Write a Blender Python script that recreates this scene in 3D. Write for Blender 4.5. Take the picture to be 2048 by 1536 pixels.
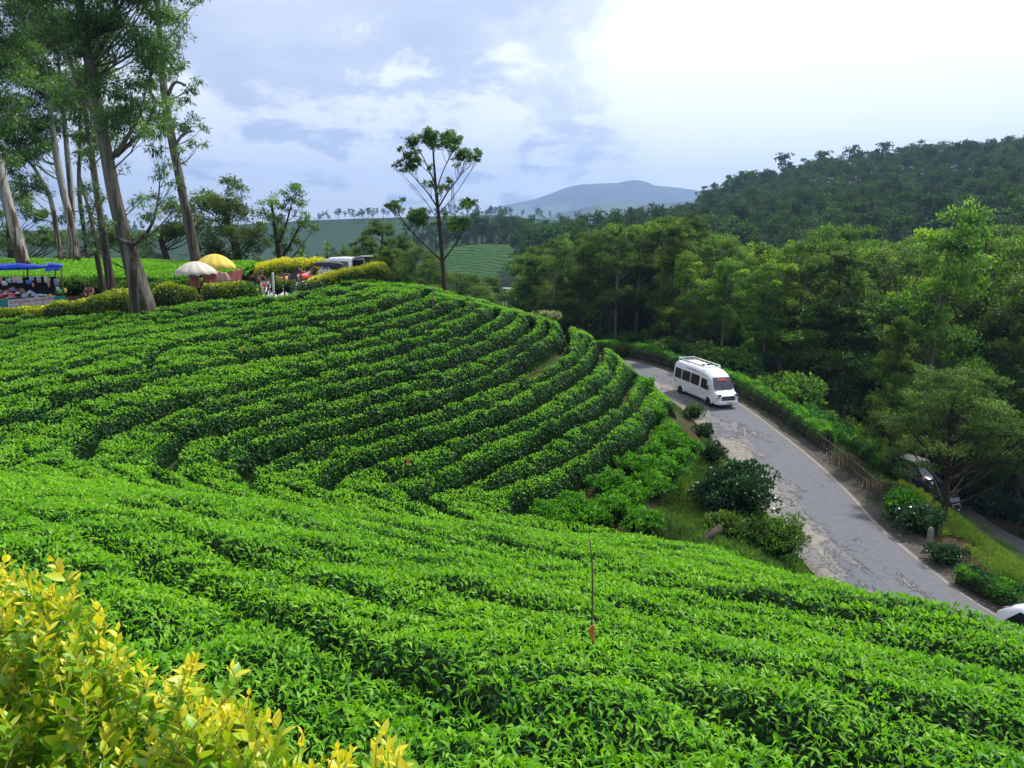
import bpy, math, random
import numpy as np
from mathutils import Vector, Matrix

for o in list(bpy.data.objects):
    bpy.data.objects.remove(o)
SC = bpy.context.scene
COL = SC.collection
rng = np.random.default_rng(11)
random.seed(11)
R = math.radians

# ------------------------------------------------------------------ camera
FPX = 1547.0                      # focal length in pixels of the 2048 px photograph
PITCH = R(9.83)
cam = bpy.data.cameras.new('camera')
cam.sensor_width = 36.0
cam.lens = 36.0 * FPX / 2048.0
cam.clip_start = 0.05
cam.clip_end = 40000
cam_ob = bpy.data.objects.new('camera', cam)
cam_ob.rotation_euler = (math.pi / 2 - PITCH, 0, 0)
COL.objects.link(cam_ob)
SC.camera = cam_ob

# ------------------------------------------------------------------ sky, sun, exposure
SUN_AZ, SUN_EL = R(50), R(55)     # azimuth measured from +Y towards +X
SUN_STRENGTH = 4.6
SKY_STRENGTH = 0.1
EXPOSURE = 0.48
SUN_DIR = Vector((math.sin(SUN_AZ) * math.cos(SUN_EL), math.cos(SUN_AZ) * math.cos(SUN_EL), math.sin(SUN_EL)))


def build_world():
    w = bpy.data.worlds.new('World')
    SC.world = w
    w.use_nodes = True
    nt = w.node_tree
    nt.nodes.clear()
    N = nt.nodes.new

    def L(a, b):
        nt.links.new(a, b)

    def math_(op, a, b=None, c=None, clamp=False):
        n = N('ShaderNodeMath'); n.operation = op; n.use_clamp = clamp
        for i, x in enumerate((a, b, c)):
            if x is None:
                continue
            if isinstance(x, (int, float)):
                n.inputs[i].default_value = x
            else:
                L(x, n.inputs[i])
        return n.outputs[0]

    def smooth(x, lo, hi):
        n = N('ShaderNodeMapRange'); n.interpolation_type = 'SMOOTHSTEP'
        if hi < lo:
            n.inputs['To Min'].default_value, n.inputs['To Max'].default_value = 1.0, 0.0
            lo, hi = hi, lo
        n.inputs['From Min'].default_value = lo; n.inputs['From Max'].default_value = hi
        L(x, n.inputs['Value'])
        return n.outputs[0]

    tc = N('ShaderNodeTexCoord')
    nrm = N('ShaderNodeVectorMath'); nrm.operation = 'NORMALIZE'
    L(tc.outputs['Generated'], nrm.inputs[0])
    D = nrm.outputs[0]
    sep = N('ShaderNodeSeparateXYZ'); L(D, sep.inputs[0])
    z = math_('MAXIMUM', sep.outputs['Z'], 0.0)
    # cloud deck seen in perspective
    den = math_('ADD', z, 0.22)
    px = math_('DIVIDE', sep.outputs['X'], den)
    py = math_('DIVIDE', sep.outputs['Y'], den)
    comb = N('ShaderNodeCombineXYZ'); L(px, comb.inputs[0]); L(py, comb.inputs[1]); comb.inputs[2].default_value = 3.7

    def noise(vec, scale, detail, rough=0.55, dist=0.0, off=(0, 0, 0)):
        mp = N('ShaderNodeMapping'); L(vec, mp.inputs['Vector']); mp.inputs['Location'].default_value = off
        n = N('ShaderNodeTexNoise'); n.inputs['Scale'].default_value = scale
        n.inputs['Detail'].default_value = detail; n.inputs['Roughness'].default_value = rough
        n.inputs['Distortion'].default_value = dist
        L(mp.outputs[0], n.inputs['Vector'])
        return n.outputs['Fac']

    big = noise(comb.outputs[0], 0.9, 8, 0.56, 0.25, (1.3, 0.4, 0))
    fine = noise(comb.outputs[0], 3.4, 9, 0.6, 0.3, (4.1, 7.7, 0))
    billow = noise(D, 4.2, 10, 0.60, 0.45, (2.2, 0.3, 5.1))

    def dot_with(vec):
        n = N('ShaderNodeVectorMath'); n.operation = 'DOT_PRODUCT'
        L(D, n.inputs[0]); n.inputs[1].default_value = Vector(vec).normalized()
        return n.outputs['Value']
    # thin bright veil towards the sun: the deck is thinner there and scatters the light forward
    sunward = dot_with((math.sin(SUN_AZ - 0.31) * 0.93, math.cos(SUN_AZ - 0.31) * 0.93, 0.42))
    veil = math_('ADD', sunward, math_('MULTIPLY', math_('SUBTRACT', billow, 0.5), 0.44))
    veil = math_('ADD', veil, math_('MULTIPLY', math_('SUBTRACT', big, 0.5), 0.26))
    veil = smooth(veil, 0.835, 0.945)
    # lighter breaks in the grey deck
    breaks = math_('ADD', math_('MULTIPLY', billow, 0.60), math_('MULTIPLY', fine, 0.40))
    # towards the horizon many layers of bright cloud edge pile up
    low = smooth(sep.outputs['Z'], 0.34, 0.02)
    breaks = math_('ADD', breaks, math_('MULTIPLY', low, 0.066))
    breaks = smooth(breaks, 0.512, 0.575)
    shade = smooth(math_('ADD', math_('MULTIPLY', big, 0.65), math_('MULTIPLY', fine, 0.35)), 0.36, 0.66)

    def col(c):
        n = N('ShaderNodeRGB'); n.outputs[0].default_value = (*c, 1); return n.outputs[0]

    def mix(f, a, b):
        n = N('ShaderNodeMix'); n.data_type = 'RGBA'
        L(f, n.inputs['Factor']); L(a, n.inputs['A']); L(b, n.inputs['B'])
        return n.outputs['Result']
    K = 1.0 / SKY_STRENGTH
    deck = mix(shade, col((0.43 * K, 0.475 * K, 0.60 * K)), col((0.68 * K, 0.72 * K, 0.81 * K)))
    deck = mix(breaks, deck, col((1.02 * K, 1.025 * K, 1.04 * K)))
    deck = mix(veil, deck, col((1.22 * K, 1.215 * K, 1.21 * K)))
    sky = N('ShaderNodeTexSky'); sky.sky_type = 'NISHITA'; sky.sun_disc = False
    sky.sun_elevation = SUN_EL; sky.sun_rotation = SUN_AZ
    sky.altitude = 1500; sky.air_density = 1.0; sky.dust_density = 1.5
    cover = math_('SUBTRACT', 1.0, math_('MULTIPLY', smooth(fine, 0.60, 0.78), math_('SUBTRACT', 0.30, math_('MULTIPLY', veil, 0.27))))
    final = mix(cover, sky.outputs[0], deck)
    bg = N('ShaderNodeBackground'); bg.inputs['Strength'].default_value = SKY_STRENGTH
    L(final, bg.inputs['Color'])
    out = N('ShaderNodeOutputWorld'); L(bg.outputs[0], out.inputs['Surface'])


build_world()
sun = bpy.data.lights.new('sun', 'SUN')
sun.energy = SUN_STRENGTH
sun.angle = R(3.0)
sun.color = (1.0, 0.955, 0.87)
sun_ob = bpy.data.objects.new('sun', sun)
sun_ob.rotation_euler = (-SUN_DIR).to_track_quat('-Z', 'Y').to_euler()
COL.objects.link(sun_ob)
SC.view_settings.view_transform = 'Standard'
SC.view_settings.look = 'None'
SC.view_settings.gamma = 1
SC.view_settings.exposure = EXPOSURE
SC.view_settings.use_curve_mapping = False
SC.render.engine = 'CYCLES'
cy = SC.cycles
cy.max_bounces = 6
cy.diffuse_bounces = 3
cy.glossy_bounces = 2
cy.transmission_bounces = 3
cy.volume_bounces = 0
cy.transparent_max_bounces = 6
cy.use_denoising = True
cy.caustics_reflective = False
cy.caustics_refractive = False

# ------------------------------------------------------------------ helpers: rays
CP, SP = math.cos(PITCH), math.sin(PITCH)


def ray(u, v):
    a, b = (u - 1024.0) / FPX, (768.0 - v) / FPX
    return np.array((a, CP + b * SP, -SP + b * CP))


def P(u, v, y, off=0.0):
    """the point seen at photograph pixel (u, v), y metres in front of the camera"""
    d = ray(u, v)
    p = d * (y / d[1])
    p[2] -= off
    return p


def pix(X):
    X = np.asarray(X, float)
    dep = X[..., 1] * CP - X[..., 2] * SP
    up = X[..., 1] * SP + X[..., 2] * CP
    return 1024 + FPX * X[..., 0] / dep, 768 - FPX * up / dep


def V3(p):
    return Vector((float(p[0]), float(p[1]), float(p[2])))


# ------------------------------------------------------------------ helpers: noise, splines
_perm = np.random.default_rng(5).random((512, 512))


def vnoise(x, y, s=1.0, o=0.0):
    x = np.asarray(x) / s + 100.3 + o; y = np.asarray(y) / s + 57.1 + o * 1.7
    xi, yi = np.floor(x).astype(int), np.floor(y).astype(int)
    fx, fy = x - xi, y - yi
    fx = fx * fx * (3 - 2 * fx); fy = fy * fy * (3 - 2 * fy)
    g = lambda i, j: _perm[i % 512, j % 512]
    return (g(xi, yi) * (1 - fx) + g(xi + 1, yi) * fx) * (1 - fy) + (g(xi, yi + 1) * (1 - fx) + g(xi + 1, yi + 1) * fx) * fy


def fbm(x, y, s, n=4, o=0.0):
    t, a, tot = 0, 1.0, 0
    for i in range(n):
        t = t + a * vnoise(x, y, s / 2 ** i, o + i * 7.3); tot += a; a *= 0.5
    return t / tot - 0.5


class TPS:
    def __init__(self, pts, lam=0.0):
        p = np.array(pts, float); self.c = p[:, :2]
        n = len(p)
        K = self.k(self.c[:, None, :] - self.c[None]) + lam * np.eye(n)
        Q = np.hstack([np.ones((n, 1)), self.c])
        A = np.vstack([np.hstack([K, Q]), np.hstack([Q.T, np.zeros((3, 3))])])
        s = np.linalg.solve(A, np.concatenate([p[:, 2], np.zeros(3)]))
        self.w, self.a = s[:n], s[n:]

    @staticmethod
    def k(d):
        r2 = (d ** 2).sum(-1) + 1e-9
        return 0.5 * r2 * np.log(r2)

    def __call__(self, x, y):
        x = np.asarray(x, float); sh = x.shape
        q = np.stack([x.ravel(), np.asarray(y, float).ravel()], 1)
        out = np.empty(len(q))
        for i in range(0, len(q), 20000):
            b = q[i:i + 20000]
            out[i:i + 20000] = self.k(b[:, None, :] - self.c[None]) @ self.w + self.a[0] + b @ self.a[1:]
        return out.reshape(sh)


class Grid:
    def __init__(self, f, x0, x1, y0, y1, step):
        self.x0, self.y0, self.s = x0, y0, step
        self.xs = np.arange(x0, x1 + step / 2, step); self.ys = np.arange(y0, y1 + step / 2, step)
        X, Y = np.meshgrid(self.xs, self.ys)
        self.z = f(X, Y)

    def __call__(self, x, y):
        fx = np.clip((np.asarray(x, float) - self.x0) / self.s, 0, len(self.xs) - 1.001)
        fy = np.clip((np.asarray(y, float) - self.y0) / self.s, 0, len(self.ys) - 1.001)
        i, j = fx.astype(int), fy.astype(int)
        fx, fy = fx - i, fy - j
        z = self.z
        return (z[j, i] * (1 - fx) + z[j, i + 1] * fx) * (1 - fy) + (z[j + 1, i] * (1 - fx) + z[j + 1, i + 1] * fx) * fy


def resample(pl, step):
    pl = np.asarray(pl, float)
    d = np.r_[0, np.cumsum(np.linalg.norm(np.diff(pl, axis=0), axis=1))]
    n = max(2, int(d[-1] / step) + 1)
    t = np.linspace(0, d[-1], n)
    return np.stack([np.interp(t, d, pl[:, k]) for k in range(pl.shape[1])], 1)


def smooth_line(pl, n=40):
    """Catmull-Rom through the points"""
    p = np.asarray(pl, float)
    p = np.vstack([2 * p[0] - p[1], p, 2 * p[-1] - p[-2]])
    out = []
    seg = len(p) - 3
    m = max(2, n // seg)
    for i in range(seg):
        t = np.linspace(0, 1, m, endpoint=(i == seg - 1))[:, None]
        a, b, c, d = p[i:i + 4]
        out.append(0.5 * (2 * b + (c - a) * t + (2 * a - 5 * b + 4 * c - d) * t ** 2 + (3 * b - a - 3 * c + d) * t ** 3))
    return np.vstack(out)


def in_poly(x, y, poly):
    x = np.asarray(x); y = np.asarray(y)
    c = np.zeros(x.shape, bool)
    p = np.asarray(poly, float)
    j = len(p) - 1
    for i in range(len(p)):
        xi, yi = p[i]; xj, yj = p[j]
        m = ((yi > y) != (yj > y)) & (x < (xj - xi) * (y - yi) / (yj - yi + 1e-12) + xi)
        c ^= m
        j = i
    return c


def seg_dist(x, y, pl):
    """distance of points to a polyline"""
    pl = np.asarray(pl, float)[:, :2]
    best = np.full(x.shape, 1e9)
    for a, b in zip(pl[:-1], pl[1:]):
        d = b - a
        t = np.clip(((x - a[0]) * d[0] + (y - a[1]) * d[1]) / (d @ d + 1e-12), 0, 1)
        best = np.minimum(best, (x - a[0] - t * d[0]) ** 2 + (y - a[1] - t * d[1]) ** 2)
    return np.sqrt(best)


# ------------------------------------------------------------------ helpers: objects
def tag(o, label=None, cat=None, group=None, kind=None):
    if label: o['label'] = label
    if cat: o['category'] = cat
    if group: o['group'] = group
    if kind: o['kind'] = kind
    return o


def thing(name, label, cat, loc=(0, 0, 0), rz=0.0, group=None):
    o = bpy.data.objects.new(name, None)
    o.empty_display_size = 0.2
    o.location = loc; o.rotation_euler = (0, 0, rz)
    COL.objects.link(o)
    return tag(o, label, cat, group)


def link(name, me, parent=None, loc=None):
    o = bpy.data.objects.new(name, me)
    COL.objects.link(o)
    if parent is not None: o.parent = parent
    if loc is not None: o.location = loc
    return o


def mesh_np(name, V, Fs, mats, var=None, midx=None, smooth=False):
    """V n x 3, Fs: n x 3 or n x 4 array of faces, or list of such arrays; var: per-face float attribute"""
    if not isinstance(Fs, (list, tuple)): Fs = [Fs]
    Fs = [np.asarray(f, np.int32) for f in Fs if len(f)]
    me = bpy.data.meshes.new(name)
    V = np.ascontiguousarray(V, np.float32)
    me.vertices.add(len(V)); me.vertices.foreach_set('co', V.ravel())
    loops = np.concatenate([f.ravel() for f in Fs]) if Fs else np.zeros(0, np.int32)
    tot = np.concatenate([np.full(len(f), f.shape[1], np.int32) for f in Fs]) if Fs else np.zeros(0, np.int32)
    me.loops.add(len(loops)); me.loops.foreach_set('vertex_index', loops)
    me.polygons.add(len(tot))
    me.polygons.foreach_set('loop_start', np.r_[0, np.cumsum(tot)[:-1]].astype(np.int32))
    if midx is not None: me.polygons.foreach_set('material_index', np.asarray(midx, np.int32))
    if smooth: me.polygons.foreach_set('use_smooth', np.ones(len(tot), bool))
    for m in (mats if isinstance(mats, (list, tuple)) else [mats]): me.materials.append(m)
    if var is not None:
        a = me.attributes.new('var', 'FLOAT', 'FACE'); a.data.foreach_set('value', np.asarray(var, np.float32))
    me.update(calc_edges=True)
    me.validate()
    return me


class MB:
    """collects simple solids, built as one mesh"""
    def __init__(s):
        s.v, s.f, s.m, s.n = [], [], [], 0

    def add(s, v, f, m=0):
        s.v.append(np.asarray(v, float)); s.f += [tuple(int(i) + s.n for i in q) for q in f]
        s.m += [m] * len(f); s.n += len(v)
        return s

    def box(s, c, d, m=0, rz=0.0, rx=0.0, ry=0.0, taper=1.0):
        x, y, z = d[0] / 2, d[1] / 2, d[2] / 2
        t = taper
        v = np.array([(-x, -y, -z), (x, -y, -z), (x, y, -z), (-x, y, -z), (-x * t, -y * t, z), (x * t, -y * t, z), (x * t, y * t, z), (-x * t, y * t, z)])
        M = np.array(Matrix.Rotation(rz, 3, 'Z') @ Matrix.Rotation(ry, 3, 'Y') @ Matrix.Rotation(rx, 3, 'X'))
        v = v @ M.T + np.asarray(c)
        return s.add(v, [(0, 3, 2, 1), (4, 5, 6, 7), (0, 1, 5, 4), (1, 2, 6, 5), (2, 3, 7, 6), (3, 0, 4, 7)], m)

    def tube(s, pts, rad, n=6, m=0, caps=True):
        p = np.asarray(pts, float)
        r = np.full(len(p), rad, float) if np.isscalar(rad) else np.asarray(rad, float)
        t = np.gradient(p, axis=0)
        t /= np.linalg.norm(t, axis=1)[:, None] + 1e-12
        ref = np.array((1.0, 0, 0)) if abs(t[0][0]) < 0.9 else np.array((0, 1.0, 0))
        V = []
        a = np.linspace(0, 2 * np.pi, n, endpoint=False)
        for i in range(len(p)):
            ref = ref - t[i] * (ref @ t[i]); ref /= np.linalg.norm(ref) + 1e-12
            b = np.cross(t[i], ref)
            V.append(p[i] + r[i] * (np.cos(a)[:, None] * ref + np.sin(a)[:, None] * b))
        f = []
        for i in range(len(p) - 1):
            for k in range(n):
                k2 = (k + 1) % n
                f.append((i * n + k, i * n + k2, (i + 1) * n + k2, (i + 1) * n + k))
        if caps:
            f.append(tuple(range(n))[::-1]); f.append(tuple((len(p) - 1) * n + k for k in range(n)))
        return s.add(np.vstack(V), f, m)

    def loft(s, rings, m=0, caps=True, closed=True):
        n = len(rings[0]); f = []
        for i in range(len(rings) - 1):
            for k in range(n if closed else n - 1):
                k2 = (k + 1) % n
                f.append((i * n + k, i * n + k2, (i + 1) * n + k2, (i + 1) * n + k))
        if caps and closed:
            f.append(tuple(range(n))[::-1]); f.append(tuple((len(rings) - 1) * n + k for k in range(n)))
        return s.add(np.vstack([np.asarray(r, float) for r in rings]), f, m)

    def ball(s, c, r, m=0, nu=10, nv=6):
        r = np.array((r, r, r)) if np.isscalar(r) else np.asarray(r)
        V = [(0, 0, -1)]
        for i in range(1, nv):
            t = -math.pi / 2 + math.pi * i / nv
            for k in range(nu):
                V.append((math.cos(t) * math.cos(2 * math.pi * k / nu), math.cos(t) * math.sin(2 * math.pi * k / nu), math.sin(t)))
        V.append((0, 0, 1))
        f = []
        for k in range(nu):
            f.append((0, 1 + (k + 1) % nu, 1 + k))
        for i in range(nv - 2):
            for k in range(nu):
                a = 1 + i * nu
                f.append((a + k, a + (k + 1) % nu, a + nu + (k + 1) % nu, a + nu + k))
        t = len(V) - 1; a = 1 + (nv - 2) * nu
        for k in range(nu):
            f.append((a + k, a + (k + 1) % nu, t))
        return s.add(np.array(V) * r + np.asarray(c), f, m)

    def build(s, name, mats, parent=None, loc=None, smooth=False, kind=None, bevel=0.0):
        me = bpy.data.meshes.new(name)
        me.from_pydata(np.vstack(s.v).tolist(), [], s.f)
        for m in (mats if isinstance(mats, (list, tuple)) else [mats]): me.materials.append(m)
        me.polygons.foreach_set('material_index', s.m)
        if smooth: me.polygons.foreach_set('use_smooth', [True] * len(s.f))
        me.update()
        o = link(name, me, parent, loc)
        if kind: o['kind'] = kind
        if bevel:
            b = o.modifiers.new('bevel', 'BEVEL'); b.width = bevel; b.segments = 2; b.limit_method = 'ANGLE'
        return o


# ------------------------------------------------------------------ helpers: materials
class NT:
    def __init__(s, name):
        s.mat = bpy.data.materials.new(name); s.mat.use_nodes = True
        s.nt = s.mat.node_tree
        s.b = s.nt.nodes['Principled BSDF']; s.out = s.nt.nodes['Material Output']

    def N(s, t, **kw):
        n = s.nt.nodes.new(t)
        for k, v in kw.items(): setattr(n, k, v)
        return n

    def L(s, a, b): s.nt.links.new(a, b)

    def noise(s, scale, detail=4, rough=0.55, vec=None, dist=0.0, space='Object'):
        n = s.N('ShaderNodeTexNoise'); n.inputs['Scale'].default_value = scale; n.inputs['Detail'].default_value = detail
        n.inputs['Roughness'].default_value = rough; n.inputs['Distortion'].default_value = dist
        if vec is None:
            vec = s.N('ShaderNodeTexCoord').outputs[space]
        s.L(vec, n.inputs['Vector'])
        return n.outputs['Fac']

    def ramp(s, fac, stops):
        n = s.N('ShaderNodeValToRGB')
        e = n.color_ramp.elements
        while len(e) < len(stops): e.new(0.5)
        for k, (p, c) in enumerate(stops):
            e[k].position = p; e[k].color = (*c, 1) if len(c) == 3 else c
        s.L(fac, n.inputs[0])
        return n.outputs['Color']

    def mix(s, f, a, b, mode='MIX'):
        n = s.N('ShaderNodeMix'); n.data_type = 'RGBA'; n.blend_type = mode
        for x, key in ((f, 'Factor'), (a, 'A'), (b, 'B')):
            if isinstance(x, (int, float)): n.inputs[key].default_value = x
            elif isinstance(x, tuple): n.inputs[key].default_value = (*x, 1)
            else: s.L(x, n.inputs[key])
        return n.outputs['Result']

    def math(s, op, a, b=None, clamp=False):
        n = s.N('ShaderNodeMath', operation=op); n.use_clamp = clamp
        for i, x in enumerate((a, b)):
            if x is None: continue
            if isinstance(x, (int, float)): n.inputs[i].default_value = x
            else: s.L(x, n.inputs[i])
        return n.outputs[0]

    def bump(s, h, strength=0.4, dist=0.05):
        n = s.N('ShaderNodeBump'); n.inputs['Strength'].default_value = strength; n.inputs['Distance'].default_value = dist
        s.L(h, n.inputs['Height']); s.L(n.outputs[0], s.b.inputs['Normal'])

    def var(s):
        n = s.N('ShaderNodeAttribute'); n.attribute_name = 'var'; return n.outputs['Fac']

    def base(s, c):
        if isinstance(c, tuple): s.b.inputs['Base Color'].default_value = (*c, 1)
        else: s.L(c, s.b.inputs['Base Color'])

    def set(s, **kw):
        for k, v in kw.items(): s.b.inputs[k.replace('_', ' ')].default_value = v
        return s


def leaf_mat(name, stops, rough=0.45, trans=0.35, spec=0.5, objvar=0.0, tcol=1.5, noise_scale=None):
    """stops: colour ramp over the per-leaf attribute"""
    m = NT(name)
    fac = m.var()
    if noise_scale:
        fac = m.math('ADD', fac, m.math('MULTIPLY', m.math('SUBTRACT', m.noise(noise_scale, 3), 0.5), 0.9), clamp=True)
    c = m.ramp(fac, stops)
    if objvar:
        oi = m.N('ShaderNodeObjectInfo')
        hs = m.N('ShaderNodeHueSaturation')
        m.L(m.math('ADD', m.math('MULTIPLY', oi.outputs['Random'], 0.05 * objvar), 0.5 - 0.025 * objvar), hs.inputs['Hue'])
        m.L(m.math('ADD', m.math('MULTIPLY', oi.outputs['Random'], 0.9 * objvar), 1 - 0.45 * objvar), hs.inputs['Value'])
        m.L(c, hs.inputs['Color']); c = hs.outputs[0]
    m.base(c)
    m.set(Roughness=rough, Specular_IOR_Level=spec)
    tr = m.N('ShaderNodeBsdfTranslucent')
    m.L(m.mix(1.0, c, (tcol * 1.15, tcol * 1.2, tcol * 0.4), 'MULTIPLY'), tr.inputs['Color'])
    mx = m.N('ShaderNodeMixShader'); mx.inputs[0].default_value = trans
    m.L(m.b.outputs[0], mx.inputs[1]); m.L(tr.outputs[0], mx.inputs[2])
    m.L(mx.outputs[0], m.out.inputs['Surface'])
    return m.mat


def plain(name, c, rough=0.6, metal=0.0, vary=0.15, scale=6.0, bump=0.0, spec=0.5, coat=0.0, objspace='Object'):
    m = NT(name)
    n = m.noise(scale, 5, 0.6, space=objspace)
    d = tuple(max(0.0, x * (1 - vary)) for x in c); l = tuple(min(1.0, x * (1 + vary)) for x in c)
    m.base(m.ramp(n, [(0.3, d), (0.7, l)]))
    m.set(Roughness=rough, Metallic=metal, Specular_IOR_Level=spec, Coat_Weight=coat)
    if bump: m.bump(m.noise(scale * 4, 4), bump, 0.02)
    return m.mat


# ------------------------------------------------------------------ leaves
def unit(a):
    return a / (np.linalg.norm(a, axis=-1, keepdims=True) + 1e-9)


def leaf_geo(c, d, nrm, ln, wd, fold=0.25, droop=0.2, rich=True):
    """leaf blades: c n x 3 bases, d directions, nrm up normals, ln, wd arrays. rich: 5 verts and 4 tris; else a 4-vertex lozenge (2 tris)."""
    n = len(c)
    ln = np.broadcast_to(ln, (n,))[:, None]; wd = np.broadcast_to(wd, (n,))[:, None]
    d = unit(d)
    s = unit(np.cross(d, nrm)); u = unit(np.cross(s, d))
    mid = c + d * ln * 0.5
    tip = c + d * ln - u * ln * droop
    l = mid - s * wd * 0.5 + u * wd * fold
    r = mid + s * wd * 0.5 + u * wd * fold
    i = np.arange(n)[:, None]
    if rich:
        V = np.stack([c, l, mid, r, tip], 1).reshape(-1, 3)
        F = np.concatenate([np.hstack([i * 5 + 0, i * 5 + 2, i * 5 + 1]), np.hstack([i * 5 + 0, i * 5 + 3, i * 5 + 2]),
                            np.hstack([i * 5 + 1, i * 5 + 2, i * 5 + 4]), np.hstack([i * 5 + 2, i * 5 + 3, i * 5 + 4])], 1).reshape(-1, 3)
        return V, F, 4
    V = np.stack([c, l, tip, r], 1).reshape(-1, 3)
    F = np.concatenate([np.hstack([i * 4, i * 4 + 3, i * 4 + 1]), np.hstack([i * 4 + 1, i * 4 + 3, i * 4 + 2])], 1).reshape(-1, 3)
    return V, F, 2


def rand_dir(n, r=None):
    r = r or rng
    return unit(r.normal(size=(n, 3)))
# ------------------------------------------------------------------ the land
TEA = 0.78           # height of the tea bushes above the soil


def G(u, v, y, off=0.0):
    p = P(u, v, y, off)
    return (p[0], p[1], p[2])


# road: height along the road and its two edges as they cross the slope
def road_z(y):
    return np.interp(y, [-5, 12, 27, 40, 59, 72, 80, 95], [-14.6, -13.7, -13.1, -12.6, -11.75, -11.0, -10.6, -10.2])


def on_road(u, v):
    y = 45.0
    for _ in range(40):
        d = ray(u, v)
        y = 0.5 * y + 0.5 * (road_z(y) * d[1] / d[2])
    return np.array((d[0] / d[1] * y, y, road_z(y)))


edge_r = [on_road(u, v) for u, v in [(1975, 1217), (1880, 1150), (1800, 1085), (1750, 1040), (1700, 985), (1630, 920), (1550, 857), (1478, 806), (1400, 771), (1337, 745), (1268, 724)]]
edge_r = [np.array((22.5, 4.0, road_z(4.0))), np.array((19.6, 16.0, road_z(16.0)))] + edge_r + [np.array((7.5, 79.5, road_z(80))), np.array((1.0, 84.0, road_z(86))), np.array((-8.0, 87.0, road_z(92)))]
edge_r = smooth_line(np.array(edge_r), 160)
_t = np.gradient(edge_r[:, :2], axis=0); _t /= np.linalg.norm(_t, axis=1)[:, None]
_left = np.stack([-_t[:, 1], _t[:, 0]], 1)          # to the uphill (left) side when going away from the camera
ROAD_W = 5.1
edge_l = edge_r.copy(); edge_l[:, :2] += _left * ROAD_W
road_mid = 0.5 * (edge_l + edge_r)

ctrl = []
A = ctrl.append
# where the photographer stands, and the slope that falls away from there
for x, y, z in [(0, 0, -1.65), (-3, -1, -1.5), (3, -1.5, -2.2), (0, -6, -1.3), (-8, -1, -1.4), (-14, 0, -1.4), (8, -3, -3.0), (-25, -5, -1.2), (-25, 8, -2.4), (16, -8, -6.0),
                (-40, 0, -1.5), (-45, 25, -3.4), (-40, 60, -2.4)]:
    A((x, y, z))
for u, v, y in [(1024, 1536, 2.75), (1024, 1287, 4.9), (1024, 1200, 6.7), (1024, 1120, 10.5), (1024, 1062, 16.0), (2048, 1536, 3.3), (1900, 1360, 5.2), (1640, 1380, 4.43), (1640, 1240, 7.2),
                (1600, 1160, 11.6), (1900, 1225, 8.6), (626, 1164, 6.7), (665, 1287, 4.46), (265, 1128, 6.77), (170, 1060, 8.0), (170, 980, 14.0), (700, 1080, 10.5), (700, 1030, 16.0), (400, 1010, 12.5),
                (1300, 1110, 14.5), (1300, 1180, 8.4), (0, 1010, 11.0), (0, 960, 17.0), (-250, 960, 17.0), (1300, 1080, 19.5), (1480, 1128, 14.5), (2048, 1256, 8.2), (2200, 1288, 7.6)]:
    A(G(u, v, y, TEA))
# the gully and the spur across it
SPUR = [(-260, 650, 40, 925, 21), (0, 643, 40.5, 940, 21.0), (200, 632, 41.0, 932, 22.0), (400, 612, 42.0, 962, 23.3), (550, 596, 43, 974, 23.8), (700, 572, 44.5, 990, 24.2), (850, 584, 44, 1008, 24.5),
        (1000, 624, 44.0, 1028, 24.7), (1110, 652, 45.0, 1042, 24.6), (1200, 686, 46.0, 1062, 24.5)]
for u, v0, y0, v1, y1 in SPUR:
    a, b = np.array(G(u, v0, y0, TEA)), np.array(G(u, v1, y1, TEA))
    A(tuple(a)); A(tuple(b))
    for t, bulge in ((0.33, 0.22), (0.67, 0.2)):
        m = a * (1 - t) + b * t; m[2] += bulge
        A(tuple(m))
for u, v, y, off in [(1262, 735, 47.5, TEA), (1290, 790, 44, TEA), (1340, 805, 44.5, TEA), (1340, 870, 37.5, TEA), (1300, 960, 30, TEA), (1270, 1045, 25.2, 0.3),
                     (1415, 905, 38.0, 0), (1400, 985, 31.5, 0), (1350, 1050, 27.0, 0), (1440, 1085, 24.0, 0.2), (1560, 1125, 22.0, 0.4)]:
    A(G(u, v, y, off))
# stall terrace, its road, the tea plot behind it
for u, v, y in [(-150, 615, 46), (50, 618, 46), (180, 612, 46.5), (290, 612, 45), (420, 606, 47), (560, 585, 49), (640, 572, 54), (720, 556, 57), (480, 590, 52), (350, 590, 52)]:
    A(G(u, v, y, 0.1))
for u, v, y, off in [(50, 553, 53, 1.0), (300, 553, 53, 1.0), (420, 548, 55, 1.0), (50, 520, 68, 1.0), (300, 520, 68, 1.0), (420, 528, 68, 1.0), (-200, 520, 68, 1), (560, 545, 62, 0.1)]:
    A(G(u, v, y, off))
# beyond the crest of the spur the ground falls into the valley
for x, y, z in [(-5, 53, -4.2), (0, 56, -7.0), (5, 56, -8.2), (-12, 66, -3.6), (-8, 74, -8.5), (-16, 82, -8.5), (-28, 84, -5.5), (-45, 90, -5.0), (-70, 80, -3), (-90, 40, -3), (-90, 120, -8), (-60, 120, -12), (-30, 115, -17),
                (0, 110, -19), (-8, 90, -13.5), (-60, 180, -24), (0, 180, -28), (60, 180, -20), (110, 180, -12), (110, 100, -20), (110, 30, -24), (60, -5, -23), (110, -15, -24), (20, 100, -17), (20, 130, -21), (45, 130, -22),
                (60, 90, -25.0), (75, 60, -25.5), (60, 40, -24.5), (45, 20, -21.0), (28, 84, -15.5), (48, 75, -24.8)]:
    A((x, y, z))
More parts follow.
